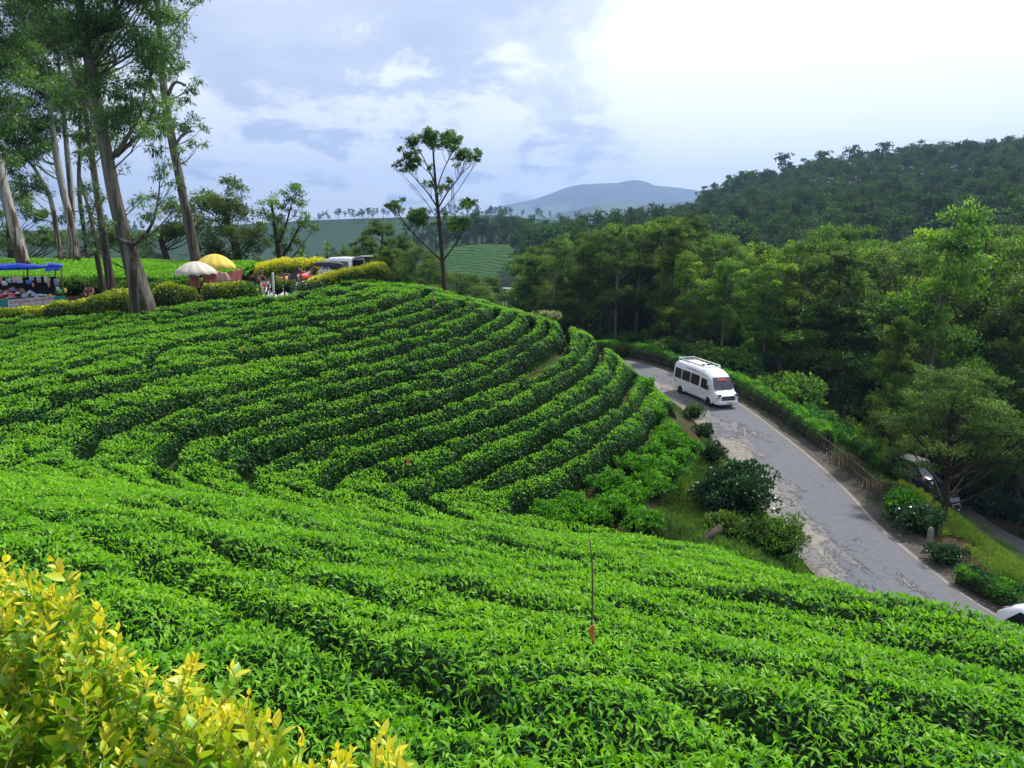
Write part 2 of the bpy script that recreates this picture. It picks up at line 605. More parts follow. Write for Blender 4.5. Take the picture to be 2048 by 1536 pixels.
# road bed, its verges, the lower track
for i in range(6, 150, 11):
    for f in (0.0, 0.5, 1.0):
        p = edge_r[i] * (1 - f) + edge_l[i] * f
        A((p[0], p[1], p[2] - 0.03))
    q = edge_r[i].copy(); q[:2] -= _left[i] * 2.6
    A((q[0], q[1], q[2] + 0.05))
    if edge_r[i][1] < 66:
        q[:2] -= _left[i] * 5.0
        A((q[0], q[1], q[2] - 3.1))
    q = edge_l[i].copy(); q[:2] += _left[i] * 1.0
    if 60 < q[1]:
        A((q[0], q[1], q[2] + 0.9))
track_pts = [(33.0, 26.0, -18.2), (32.8, 38.0, -19.3), (33.8, 48.0, -20.4), (35.8, 56.0, -21.6), (38.2, 66.0, -22.8), (40.2, 75.0, -23.4), (44.5, 86.0, -24.2)]
for x, y, z in track_pts:
    A((x, y, z)); A((x + 2.2, y, z - 0.15))

_seen = {}
for c in ctrl:
    _seen[(round(c[0] / 0.8), round(c[1] / 0.8))] = c
_tps = TPS(list(_seen.values()), lam=0.6)


def _shape(x, y):
    z = _tps(x, y)
    # flatten the road bed
    d = np.full(np.shape(x), 1e9); zr = np.zeros(np.shape(x))
    X, Y = np.ravel(x), np.ravel(y)
    best = np.full(X.shape, 1e9); zz = np.zeros(X.shape)
    for p in road_mid[::2]:
        dd = np.hypot(X - p[0], Y - p[1])
        m = dd < best
        best[m] = dd[m]; zz[m] = p[2]
    best = best.reshape(np.shape(x)); zz = zz.reshape(np.shape(x))
    w = np.clip((best - 2.75) / 1.0, 0, 1); w = w * w * (3 - 2 * w)
    return z * w + (zz - 0.05) * (1 - w)


GX0, GX1, GY0, GY1 = -92.0, 112.0, -14.0, 184.0
ground = Grid(_shape, GX0, GX1, GY0, GY1, 0.5)


def grid_mesh(name, xs, ys, zf, mats, smooth=True, mask=None):
    X, Y = np.meshgrid(xs, ys)
    Z = zf(X, Y)
    V = np.stack([X, Y, Z], -1).reshape(-1, 3)
    nx = len(xs)
    j, i = np.meshgrid(np.arange(len(ys) - 1), np.arange(nx - 1), indexing='ij')
    a = (j * nx + i).ravel()
    F = np.stack([a, a + 1, a + nx + 1, a + nx], 1)
    if mask is not None:
        F = F[mask(V[F].mean(1))]
    used, inv = np.unique(F, return_inverse=True)
    return mesh_np(name, V[used], inv.reshape(F.shape), mats, smooth=smooth)


def soil_material():
    m = NT('soil')
    n1 = m.noise(0.35, 6, 0.6); n2 = m.noise(4.0, 5, 0.65)
    c1 = m.ramp(n2, [(0.3, (0.028, 0.018, 0.010)), (0.7, (0.085, 0.050, 0.028))])
    c2 = m.ramp(n2, [(0.3, (0.014, 0.030, 0.008)), (0.7, (0.045, 0.075, 0.020))])
    m.base(m.mix(m.ramp(n1, [(0.42, (0, 0, 0)), (0.58, (1, 1, 1))]), c1, c2))
    m.set(Roughness=0.95, Specular_IOR_Level=0.1)
    m.bump(n2, 0.8, 0.08)
    return m.mat


M_SOIL = soil_material()
o = link('ground', grid_mesh('ground', ground.xs, ground.ys, lambda X, Y: ground.z + 0.10 * fbm(X, Y, 2.5, 3), [M_SOIL]))
tag(o, kind='structure')


# far country: one sheet to the horizon, the hills rise from it
def hill_material(name, stops, scale, rows=0.0, patch=None, bump=0.6):
    m = NT(name)
    n = m.noise(scale, 8, 0.65)
    c = m.ramp(n, stops)
    if patch:
        c = m.mix(m.ramp(m.noise(patch[0], 4, 0.5), [(patch[1], (0, 0, 0)), (patch[1] + 0.04, (1, 1, 1))]), c, patch[2])
    m.base(c)
    m.set(Roughness=0.9, Specular_IOR_Level=0.1)
    m.bump(m.noise(scale * 2.5, 6, 0.7), bump, 1.0 / scale)
    return m.mat


M_WOODLAND = hill_material('woodland_floor', [(0.3, (0.012, 0.022, 0.008)), (0.7, (0.040, 0.062, 0.020))], 0.12)
xs = np.concatenate([np.linspace(-7300, -400, 16), np.linspace(-380, 760, 39), np.linspace(780, 7300, 16)])
ys = np.concatenate([np.linspace(-3000, -60, 8), np.linspace(-40, 1000, 40), np.linspace(1050, 9300, 20)])


def base_z(X, Y):
    near = (X > GX0 + 6) & (X < GX1 - 6) & (Y > GY0 + 6) & (Y < GY1 - 6)
    z = -44 + 10 * fbm(X, Y, 400, 3) - np.clip((np.hypot(X, Y) - 1500) / 60, 0, 60)
    return np.where(near, -60, z)


o = link('valley_floor', grid_mesh('valley_floor', xs, ys, base_z, [M_WOODLAND])); tag(o, kind='structure')

# the wooded hill, the tea hill below it and the ground between, fitted through sight lines
fc = []
for u, v, y in [(1200, 505, 520), (1300, 490, 490), (1440, 438, 480), (1600, 398, 480), (1750, 376, 470), (1900, 354, 460), (2048, 350, 450), (2350, 325, 440), (2800, 300, 430),
                (1440, 478, 380), (1600, 456, 370), (1800, 435, 360), (2048, 415, 350), (2400, 388, 340),
                (1500, 530, 270), (1750, 515, 265), (2048, 490, 260), (2400, 470, 260), (1300, 520, 300),
                (1200, 560, 250), (1450, 600, 190), (1800, 600, 185), (2200, 590, 180), (2800, 560, 180), (3200, 500, 250)]:
    fc.append(G(u, v, y))
for x, y, z in [(60, 650, 10), (200, 650, 40), (330, 650, 60), (450, 600, 60), (560, 520, 60), (-30, 560, -20), (-200, 560, -25), (-350, 400, -30), (-300, 200, -25), (-150, 190, -24), (0, 190, -28), (60, 190, -20),
                (110, 190, -13), (560, 200, 0), (560, 350, 45), (-350, 650, -30)]:
    fc.append((x, y, z))
_far = TPS(fc, lam=50.0)
HX0, HX1, HY0, HY1 = -380.0, 620.0, 150.0, 690.0


def _farz(x, y):
    z = _far(x, y) + 2.5 * fbm(x, y, 70, 3)
    e = np.clip(np.minimum(np.minimum(x - HX0, HX1 - x), np.minimum(y - HY0 + 60, HY1 - y)) / 60, 0, 1)
    z = z * e + -52 * (1 - e)
    inside = (x > GX0) & (x < GX1) & (y < GY1)
    return np.where(inside, np.minimum(z, ground(x, y) - 1.5 - (GY1 - y) * 0.08), z)


far_ground = Grid(_farz, HX0, HX1, HY0, HY1, 5.0)
o = link('hill', grid_mesh('hill', far_ground.xs, far_ground.ys, lambda X, Y: far_ground.z, [M_WOODLAND])); tag(o, kind='structure')


def ground_at(x, y):
    if GX0 < x < GX1 and GY0 < y < GY1 - 1:
        return float(ground(x, y))
    return float(far_ground(x, y))


# ridges: cross sections that rise to a skyline seen in the photograph
def ridge_mesh(name, prof, y, front, back, mat, zfoot=-60.0, rough=0.03, steps=14, seed=0.0, foot_in=0.45, nseg=180):
    pr = np.array(prof, float)
    us = np.linspace(pr[0, 0], pr[-1, 0], nseg)
    vs = np.interp(us, pr[:, 0], pr[:, 1])
    crest = np.array([P(u, v, y) for u, v in zip(us, vs)])
    H = crest[:, 2].max() - zfoot
    rows = []
    for k in range(steps + 1):
        t = k / steps                       # 0 foot in front, 1 crest
        yy = y - front * (1 - t)
        prof_t = t ** 0.8 * (1 - foot_in) + foot_in * t * t
        x = crest[:, 0] * (1 - 0.12 * (1 - t))
        z = zfoot + (crest[:, 2] - zfoot) * prof_t + (rough * H * fbm(x, np.full_like(x, yy), H * 0.9, 5, seed)) * min(1, 4 * (1 - t) + 0.12) * (t > 0)
        rows.append(np.stack([x, np.full_like(x, yy) + 0.2 * H * fbm(x, np.full_like(x, yy + 31), H, 3, seed + 3) * (1 - t) , z], 1))
    for k in range(1, 6):
        t = k / 5
        rows.append(np.stack([crest[:, 0], np.full(nseg, y + back * t), zfoot + (crest[:, 2] - zfoot) * (1 - t) ** 1.4], 1))
    V = np.vstack(rows)
    nr = len(rows)
    j, i = np.meshgrid(np.arange(nr - 1), np.arange(nseg - 1), indexing='ij')
    a = (j * nseg + i).ravel()
    F = np.stack([a, a + 1, a + nseg + 1, a + nseg], 1)
    o = link(name, mesh_np(name, V, F, [mat], smooth=True)); tag(o, kind='structure')
    return crest


def tea_hill_material(name, row, lum=1.0):
    """plucked tea seen from far: fine rows that follow the slope, drawn by height"""
    m = NT(name)
    geo = m.N('ShaderNodeNewGeometry')
    sep = m.N('ShaderNodeSeparateXYZ'); m.L(geo.outputs['Position'], sep.inputs[0])
    wob = m.math('MULTIPLY', m.noise(0.03, 4, 0.5), 9.0)
    k = m.math('SINE', m.math('MULTIPLY', m.math('ADD', sep.outputs['Z'], wob), row))
    n = m.noise(0.45, 6, 0.7)
    f = m.math('ADD', m.math('MULTIPLY', k, 0.20), n)
    c = m.ramp(f, [(0.15, (0.012 * lum, 0.030 * lum, 0.010 * lum)), (0.5, (0.040 * lum, 0.115 * lum, 0.022 * lum)), (0.95, (0.065 * lum, 0.19 * lum, 0.030 * lum))])
    m.base(c); m.set(Roughness=0.85, Specular_IOR_Level=0.1)
    m.bump(f, 0.8, 1.2)
    return m.mat


M_TEAHILL = tea_hill_material('tea_slope', 5.2, 0.75)
M_TEAFAR = tea_hill_material('tea_slope_far', 3.1, 0.42)
M_RIDGE = hill_material('ridge_scrub', [(0.3, (0.018, 0.036, 0.016)), (0.7, (0.055, 0.09, 0.032))], 0.05, patch=(0.012, 0.62, (0.045, 0.11, 0.035)))
M_MOUNT = hill_material('mountain_scrub', [(0.3, (0.02, 0.035, 0.03)), (0.7, (0.07, 0.11, 0.06))], 0.0035, patch=(0.0011, 0.56, (0.16, 0.24, 0.09)), bump=0.9)
M_MOUNT2 = hill_material('foothill_scrub', [(0.3, (0.03, 0.05, 0.03)), (0.7, (0.10, 0.15, 0.07))], 0.009, patch=(0.003, 0.55, (0.14, 0.22, 0.08)), bump=0.9)

tea_crest = ridge_mesh('hill', [(560, 640), (700, 590), (800, 545), (860, 510), (905, 494), (960, 488), (1010, 489), (1070, 498), (1150, 530), (1260, 590), (1400, 660)], 385, 150, 90, M_TEAHILL, zfoot=-48, rough=0.02, seed=2.0, steps=20, foot_in=0.3)
mid_crest = ridge_mesh('hill', [(620, 560), (760, 520), (880, 478), (960, 470), (1060, 474), (1150, 485), (1300, 520), (1500, 560)], 560, 130, 120, M_RIDGE, zfoot=-50, seed=9.0)
far_crest = ridge_mesh('hill', [(100, 480), (260, 466), (420, 452), (560, 444), (640, 440), (720, 437), (820, 434), (900, 432), (980, 430), (1050, 436), (1120, 440), (1200, 447), (1290, 470), (1420, 500)], 1150, 480, 300, M_TEAFAR, zfoot=-70, rough=0.05, seed=4.0)
left_crest = ridge_mesh('hill', [(-500, 520), (-300, 470), (-100, 458), (60, 462), (240, 455), (380, 470), (500, 500), (600, 540)], 820, 330, 200, M_TEAFAR, zfoot=-70, seed=6.5)
foothill_crest = ridge_mesh('mountain', [(930, 470), (1040, 452), (1120, 428), (1180, 412), (1240, 404), (1300, 408), (1380, 402), (1460, 408), (1560, 420), (1700, 440), (1900, 460)], 3600, 1300, 900, M_MOUNT2, zfoot=-110, rough=0.10, seed=12.0)
mount_crest = ridge_mesh('mountain', [(700, 465), (820, 447), (900, 432), (960, 423), (985, 416), (1020, 408), (1060, 401), (1100, 388), (1130, 376), (1160, 369), (1200, 367), (1235, 366), (1262, 360), (1285, 361), (1310, 371), (1345, 374), (1400, 381), (1440, 384), (1520, 392), (1640, 410), (1800, 420), (2000, 430)], 6000, 1900, 1500, M_MOUNT, zfoot=-140, rough=0.06, seed=20.0)
east_crest = ridge_mesh('mountain', [(1700, 420), (1850, 350), (1930, 300), (1968, 286), (1990, 288), (2030, 300), (2100, 330), (2250, 320), (2500, 360), (2800, 420)], 5200, 1500, 1200, M_MOUNT, zfoot=-140, rough=0.05, seed=28.0)

# the air: an even pale haze
hz = MB().box((0, 2950, 430), (15000, 12900, 1440 - 2))
hz.v[0][:, 2] = np.where(hz.v[0][:, 2] < 0, -260.0, 900.0)
m = bpy.data.materials.new('haze'); m.use_nodes = True
m.node_tree.nodes.clear()
vp = m.node_tree.nodes.new('ShaderNodeVolumePrincipled')
HAZE_DENSITY = 1.9e-4
vp.inputs['Color'].default_value = (0.40, 0.60, 1.0, 1)
vp.inputs['Density'].default_value = HAZE_DENSITY
vp.inputs['Anisotropy'].default_value = 0.25
mo = m.node_tree.nodes.new('ShaderNodeOutputMaterial')
m.node_tree.links.new(vp.outputs[0], mo.inputs['Volume'])
haze = hz.build('haze', m, kind='stuff')
# ------------------------------------------------------------------ tea
# lines of bare soil between the rows of the far slope, followed where they run on the slope; strength 0..1
GAPS_PX = [
    ('A', 1.0, [(-120, 700), (12, 681), (40, 676), (80, 667), (120, 660), (180, 655), (240, 652), (300, 645), (360, 641), (400, 631), (440, 626), (498, 618), (537, 610), (566, 606), (605, 600), (640, 596), (690, 589), (735, 578)]),
    ('B', 0.8, [(-120, 745), (0, 722), (60, 708), (110, 698), (160, 690), (205, 684), (250, 680), (310, 672), (360, 664), (400, 661), (425, 656), (459, 648), (488, 644), (537, 638), (572, 632), (605, 627), (650, 620), (690, 613), (740, 600), (775, 585)]),
    ('C', 1.0, [(-120, 790), (0, 769), (57, 760), (78, 752), (117, 746), (162, 732), (176, 728), (234, 717), (300, 713), (345, 697), (400, 690), (440, 684), (484, 678), (517, 669), (570, 660), (595, 655), (650, 646), (693, 637), (728, 631), (752, 626), (808, 608), (835, 600), (853, 587)]),
    ('D', 0.75, [(-120, 825), (0, 800), (100, 780), (160, 766), (250, 752), (300, 742), (306, 724), (400, 714), (430, 714), (486, 705), (533, 693), (576, 685), (605, 681), (652, 669), (689, 665), (732, 654), (752, 648), (800, 636), (837, 624), (868, 613), (895, 603)]),
    ('E', 1.0, [(-120, 895), (0, 858), (39, 846), (82, 834), (113, 817), (127, 807), (166, 801), (195, 790), (254, 783), (273, 772), (312, 764), (347, 756), (400, 742), (439, 734), (478, 728), (509, 720), (552, 714), (576, 710), (615, 705), (654, 695), (712, 681), (742, 673), (800, 658), (825, 652), (859, 640), (888, 628), (917, 617), (926, 606)]),
    ('EF', 0.45, [(560, 742), (605, 735), (645, 718), (689, 705), (757, 695), (800, 683), (821, 677), (864, 662), (888, 646), (927, 634), (956, 620)]),
    ('F', 1.0, [(166, 930), (170, 915), (172, 900), (186, 885), (215, 868), (273, 850), (342, 821), (400, 805), (464, 789), (488, 778), (537, 768), (570, 762), (620, 752), (654, 745), (683, 739), (732, 728), (767, 716), (800, 709), (839, 695), (878, 685), (917, 673), (956, 648), (982, 636), (993, 620)]),
    ('FG', 0.65, [(310, 868), (360, 850), (400, 842), (453, 824), (525, 799), (566, 791), (625, 780), (652, 775), (693, 763), (732, 756), (761, 746), (800, 737), (850, 722), (888, 708), (937, 690), (1001, 656), (1034, 632)]),
    ('G', 1.0, [(340, 958), (332, 940), (338, 916), (348, 897), (371, 882), (400, 877), (429, 869), (478, 855), (508, 848), (537, 838), (593, 818), (625, 808), (654, 800), (690, 791), (730, 783), (765, 772), (800, 761), (859, 745), (909, 732), (941, 718), (976, 704), (1011, 691), (1044, 669), (1060, 652), (1062, 636)]),
    ('H', 0.8, [(445, 930), (447, 910), (490, 890), (525, 877), (556, 867), (611, 849), (648, 840), (712, 826), (740, 814), (771, 803), (800, 795), (830, 787), (863, 780), (898, 772), (948, 756), (986, 742), (1015, 722), (1028, 714), (1060, 693), (1089, 669), (1096, 650)]),
    ('I', 1.0, [(505, 966), (494, 952), (488, 937), (509, 926), (537, 918), (562, 908), (595, 902), (611, 888), (673, 869), (712, 855), (750, 847), (800, 834), (843, 824), (864, 814), (909, 800), (937, 787), (976, 773), (1030, 756), (1054, 738), (1083, 717), (1112, 701), (1132, 681), (1132, 664), (1122, 648)]),
    ('I2', 1.0, [(1040, 748), (1070, 730), (1098, 712), (1122, 694)]),
    ('IJ', 0.5, [(560, 945), (620, 920), (642, 923), (673, 896), (736, 888), (785, 873), (853, 857), (888, 842), (941, 826), (988, 810), (1034, 789), (1060, 775), (1100, 755), (1140, 735), (1170, 705), (1180, 682)]),
    ('J', 1.0, [(648, 988), (650, 980), (660, 966), (689, 947), (732, 933), (771, 920), (800, 908), (845, 892), (907, 877), (945, 865), (968, 855), (997, 845), (1034, 830), (1073, 810), (1093, 795), (1122, 781), (1143, 766), (1172, 744), (1189, 725), (1199, 708), (1201, 694), (1196, 680)]),
    ('JK', 0.5, [(770, 965), (860, 952), (900, 925), (990, 880), (1028, 868), (1100, 842), (1168, 802), (1199, 778), (1218, 763), (1228, 742), (1238, 714)]),
    ('K', 1.0, [(833, 1008), (840, 1000), (859, 992), (898, 978), (927, 968), (962, 949), (995, 935), (1021, 922), (1046, 912), (1073, 894), (1103, 877), (1122, 865), (1151, 850), (1171, 845), (1200, 824), (1230, 807), (1245, 793), (1252, 775), (1266, 757), (1272, 742)]),
    ('KL', 0.6, [(975, 985), (1050, 955), (1090, 948), (1134, 920), (1187, 890), (1230, 851), (1254, 831), (1271, 824), (1279, 810), (1288, 793), (1306, 775)]),
    ('L', 1.0, [(1036, 1033), (1040, 1010), (1083, 1000), (1116, 988), (1140, 974), (1163, 955), (1187, 944), (1216, 926), (1245, 905), (1271, 884), (1297, 865), (1307, 846), (1319, 834), (1345, 815)]),
]
GULLY_PX = [(-700, 935), (-120, 940), (0, 940), (168, 932), (338, 958), (500, 967), (650, 989), (835, 1010), (1038, 1034), (1160, 1050), (1240, 1072), (1300, 1082), (1380, 1100)]
SPUR_POLY = [(-700, 940), (-300, 660), (-120, 650), (0, 641), (100, 636), (200, 633), (270, 628), (330, 618), (400, 607), (500, 600), (595, 588), (608, 590), (625, 583), (700, 566), (770, 549), (800, 552), (850, 560), (905, 578), (1000, 606), (1100, 636), (1180, 655),
             (1240, 676), (1270, 726), (1300, 768), (1345, 790), (1350, 812), (1322, 838), (1308, 852), (1297, 868), (1247, 908), (1215, 930), (1160, 962), (1115, 994), (1040, 1016), (1040, 1034), (835, 1010), (650, 989), (500, 967), (338, 958), (168, 932), (0, 940)]
BUSHES_PX = [(1220, 955, 62), (1271, 918, 60), (1306, 893, 46), (1331, 933, 56), (1306, 960, 60), (1262, 984, 56), (1226, 1004, 62), (1284, 1034, 56), (1355, 908, 54), (1374, 887, 42), (1177, 1024, 60), (1146, 1003, 54), (1330, 873, 46),
             (1342, 858, 50), (1366, 882, 36), (1288, 762, 32), (1092, 1022, 52), (1120, 1040, 44), (1312, 820, 30)]

# ground seen through a pixel, lifted by h (a few fixed-point steps on the sight line)
def on_ground(u, v, h=0.0, y0=3.0, y1=70.0):
    d = ray(u, v)
    ys = np.geomspace(y0, y1, 500)
    x, z = d[0] / d[1] * ys, d[2] / d[1] * ys
    below = z < ground(x, ys) + h
    k = int(np.argmax(below)) if below.any() else len(ys) - 1
    y = ys[k]
    return np.array((d[0] / d[1] * y, y, ground(d[0] / d[1] * y, y)))


gaps = []
for name, s, pl in GAPS_PX:
    pl = smooth_line(np.array(pl, float), 4 * len(pl))
    w = np.array([on_ground(u, v + 2, TEA * 0.75, 15.0) for u, v in pl])
    keep = np.r_[True, np.linalg.norm(np.diff(w[:, :2], axis=0), axis=1) < 4.0]
    gaps.append((name, s, w[keep], pl))

# rows of the near slope run almost straight, obliquely downhill past the camera
NEAR_SUMS = [(1.75, .4), (3.35, .46), (4.9, 0.38), (6.55, 0.38), (8.2, 0.34), (9.7, 0.36), (11.2, 0.6), (12.7, 0.8), (14.2, 0.6), (15.8, 0.8), (17.2, 0.6), (18.6, 0.8), (20.1, 0.6), (21.8, 0.8), (23.3, 0.6), (24.9, 0.8), (26.4, 0.7), (28.0, 0.8)]


def near_sum(x, y):
    """a coordinate that is constant along a near row"""
    return x + y + 0.35 * np.sin(x * 0.45 + 0.6) + 0.8 * fbm(x, y, 5.0, 2, 3.3) + 0.02 * np.clip(-x - 2, 0, 30) ** 1.6


TX0, TX1, TY0, TY1, TS = -34.0, 17.0, 1.0, 48.0, 0.1
tx = np.arange(TX0, TX1, TS); ty = np.arange(TY0, TY1, TS)
TXX, TYY = np.meshgrid(tx, ty)
TG = ground(TXX, TYY)
PU, PV = pix(np.stack([TXX, TYY, TG + TEA * 0.85], -1))
is_near = ~in_poly(PU, PV, [(-3000, 900)] + [(-700, 935)] + GULLY_PX[1:] + [(1500, 1090), (1500, 200), (-3000, 200)])
in_spur = in_poly(PU, PV, SPUR_POLY) & (TYY > 19.5) & ~is_near
NEAR_POLY = [(-34, 1.0), (-34, 26), (-12, 27), (-6, 26.5), (0, 26.0), (3.4, 25.6), (5.2, 20), (6.6, 16.0), (7.5, 13.6), (8.6, 11.2), (9.6, 9.4), (11, 7.0), (12.5, 4.0), (13, 1.0)]
in_near = in_poly(TXX, TYY, NEAR_POLY) & is_near
# the photographer stands on the grassy road shoulder behind the yellow hedge: no tea there
STAND = [(-34, -2), (-34, 7.2), (-8.5, 4.9), (-3.2, 3.3), (-1.6, 2.75), (-0.7, 2.05), (0.25, 1.55), (1.0, 1.15), (1.2, 0.5), (1.2, -2)]
in_near &= ~in_poly(TXX, TYY, STAND)

prof = np.ones(TXX.shape)
wob = 0.10 * fbm(TXX, TYY, 0.9, 3, 1.1)


def trench(d, s, half):
    t = np.clip((d - half) / 0.38, 0, 1)
    return 1 - s * (1 - np.sqrt(np.clip(1 - (1 - t) ** 2, 0, 1)))


for name, s, w, pl in gaps:
    x0, x1, y0, y1 = w[:, 0].min() - 1, w[:, 0].max() + 1, w[:, 1].min() - 1, w[:, 1].max() + 1
    j0, j1 = max(0, int((y0 - TY0) / TS)), max(0, int((y1 - TY0) / TS))
    i0, i1 = max(0, int((x0 - TX0) / TS)), max(0, int((x1 - TX0) / TS))
    sl = (slice(j0, j1), slice(i0, i1))
    if TXX[sl].size == 0: continue
    d = seg_dist(TXX[sl], TYY[sl], w)
    half = {'I2': 0.42}.get(name, 0.16 if s > 0.9 else 0.08)
    tr = trench(d + wob[sl], s, half)
    tr = np.where(is_near[sl], 1.0, tr)
    prof[sl] = np.minimum(prof[sl], tr)
ns = near_sum(TXX, TYY)
pn = np.ones(TXX.shape)
for c, s in NEAR_SUMS:
    brk = np.clip(0.42 + 3.2 * fbm(TXX, TYY, 1.9, 2, c), 0.04, 1)
    tn_ = np.clip((np.abs(ns - c) / 1.42 + 1.3 * wob) / 0.30, 0, 1)
    pn = np.minimum(pn, 1 - s * brk * (1 - tn_ ** 0.7))
prof = np.where(is_near, pn, prof)

# row numbers
spur_full = [g for g in gaps if g[0] not in ('EF', 'I2')]
row_id = np.zeros(TXX.shape, int)
for g in spur_full:
    pl = g[3][np.argsort(g[3][:, 0])]
    left = pl[0, 1] + (1400 if pl[0, 0] > 0 else 0)
    vv = np.interp(PU, pl[:, 0], pl[:, 1])
    # left of where a gap begins, the soil line has turned back along the near slope; right of where it ends it drops behind the crest
    if pl[0, 0] > 0: vv = np.where(PU < pl[0, 0], pl[0, 1] + 0.9 * (pl[0, 0] - PU), vv)
    vv = np.where(PU > pl[-1, 0], pl[-1, 1] - 3.0 * (PU - pl[-1, 0]), vv)
    row_id += (PV > vv)
near_id = np.searchsorted(np.array([c for c, s in NEAR_SUMS]), ns)
row_id = np.where(is_near, 100 + near_id, row_id)
tea_mask = in_spur | in_near

# single bushes: each has its own crown, with creases where neighbours meet
def bush_cells(x, y, s, seed):
    i0, j0 = np.floor(x / s).astype(int), np.floor(y / s).astype(int)
    f1 = np.full(x.shape, 9.0); f2 = f1.copy(); idv = np.zeros(x.shape)
    for di in (-1, 0, 1):
        for dj in (-1, 0, 1):
            i, j = i0 + di, j0 + dj
            h1, h2, h3 = _perm[(i * 7 + seed) % 512, (j * 13) % 512], _perm[(i * 11 + 91) % 512, (j * 5 + seed) % 512], _perm[(i * 3 + 7) % 512, (j * 17 + 5) % 512]
            d = np.hypot((i + 0.15 + 0.7 * h1) * s - x, (j + 0.15 + 0.7 * h2) * s - y)
            nearer = d < f1
            f2 = np.where(nearer, f1, np.minimum(f2, d)); idv = np.where(nearer, h3, idv); f1 = np.where(nearer, d, f1)
    return f1, f2, idv


_f1, _f2, _bid = bush_cells(TXX + 0.25 * fbm(TXX, TYY, 0.6, 2, 6.0), TYY + 0.25 * fbm(TXX, TYY, 0.6, 2, 16.0), 1.02, 3)
crease = 1 - np.clip((_f2 - _f1) / 0.26, 0, 1)
crease_amp = np.where(is_near, 0.10, 0.30) * (0.25 + 0.75 * _bid)
lump = 0.16 * fbm(TXX, TYY, 1.15, 2, 9.0) + 0.10 * fbm(TXX, TYY, 0.42, 2, 2.0) + np.where(is_near, 0.08, 0.20) * (_bid - 0.5)
prof = prof * (1 - crease_amp * crease ** 1.5)
HT = (TEA * (0.06 + 0.94 * prof) + lump * prof)
edge_fall = np.ones(TXX.shape)
# let the plot's borders round off
m_ = tea_mask.astype(float)
for _ in range(4):
    p_ = np.pad(m_, 1, mode='edge')
    m_ = (p_[:-2, 1:-1] + p_[2:, 1:-1] + p_[1:-1, :-2] + p_[1:-1, 2:] + p_[1:-1, 1:-1]) / 5
edge_fall = np.clip((m_ - 0.45) / 0.5, 0, 1) ** 0.5
HT = HT * np.where(tea_mask, 0.25 + 0.75 * edge_fall, 0)
CAN = TG + HT
gy, gx = np.gradient(CAN, TS)
CN = unit(np.stack([-gx, -gy, np.ones_like(gx)], -1))

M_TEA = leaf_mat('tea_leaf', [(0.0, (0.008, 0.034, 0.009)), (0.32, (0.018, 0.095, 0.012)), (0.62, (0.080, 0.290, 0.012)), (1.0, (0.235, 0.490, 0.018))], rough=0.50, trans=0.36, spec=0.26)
M_TEACORE = plain('tea_twigs', (0.006, 0.014, 0.005), 0.95, vary=0.5, scale=9, spec=0.0)

ROW_OBJ = {}
ids = np.unique(row_id[tea_mask])
ORD = ['first', 'second', 'third', 'fourth', 'fifth', 'sixth', 'seventh', 'eighth', 'ninth', 'tenth', 'eleventh', 'twelfth', 'thirteenth', 'fourteenth', 'fifteenth', 'sixteenth', 'seventeenth', 'eighteenth', 'nineteenth', 'twentieth']


def tea_leaves(xy, z, nrm, dist, tall, seed=0):
    """shoots of tea leaves at the given canopy points; returns V, F, var"""
    n = len(xy)
    r = np.random.default_rng(seed + 31)
    c = np.stack([xy[:, 0], xy[:, 1], z], 1)
    up = nrm
    flat = r.normal(size=(n, 3)); flat -= (flat * up).sum(1)[:, None] * up; flat = unit(flat)
    near = np.clip((dist - 3) / 22, 0, 1)
    flush = r.random(n) < np.clip((0.54 + 0.14 * near) * (up[:, 2] - 0.62) / 0.28, 0.0, 0.66)
    lift = np.where(flush, r.uniform(0.55, 1.9, n), r.uniform(0.0, 0.9, n))[:, None]
    d = unit(flat + up * lift + np.array((0, 0, 0.25)))
    ln = (0.045 + 0.073 * near) * r.uniform(0.6, 1.35, n)
    wd = ln * (r.uniform(0.27, 0.37, n) + 0.06 * near)
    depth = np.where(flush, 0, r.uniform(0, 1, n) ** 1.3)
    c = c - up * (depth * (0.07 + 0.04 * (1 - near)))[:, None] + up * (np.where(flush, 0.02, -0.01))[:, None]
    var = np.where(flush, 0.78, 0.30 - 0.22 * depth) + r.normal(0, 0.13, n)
    return c, d, ln, wd, np.clip(var, 0, 1), depth


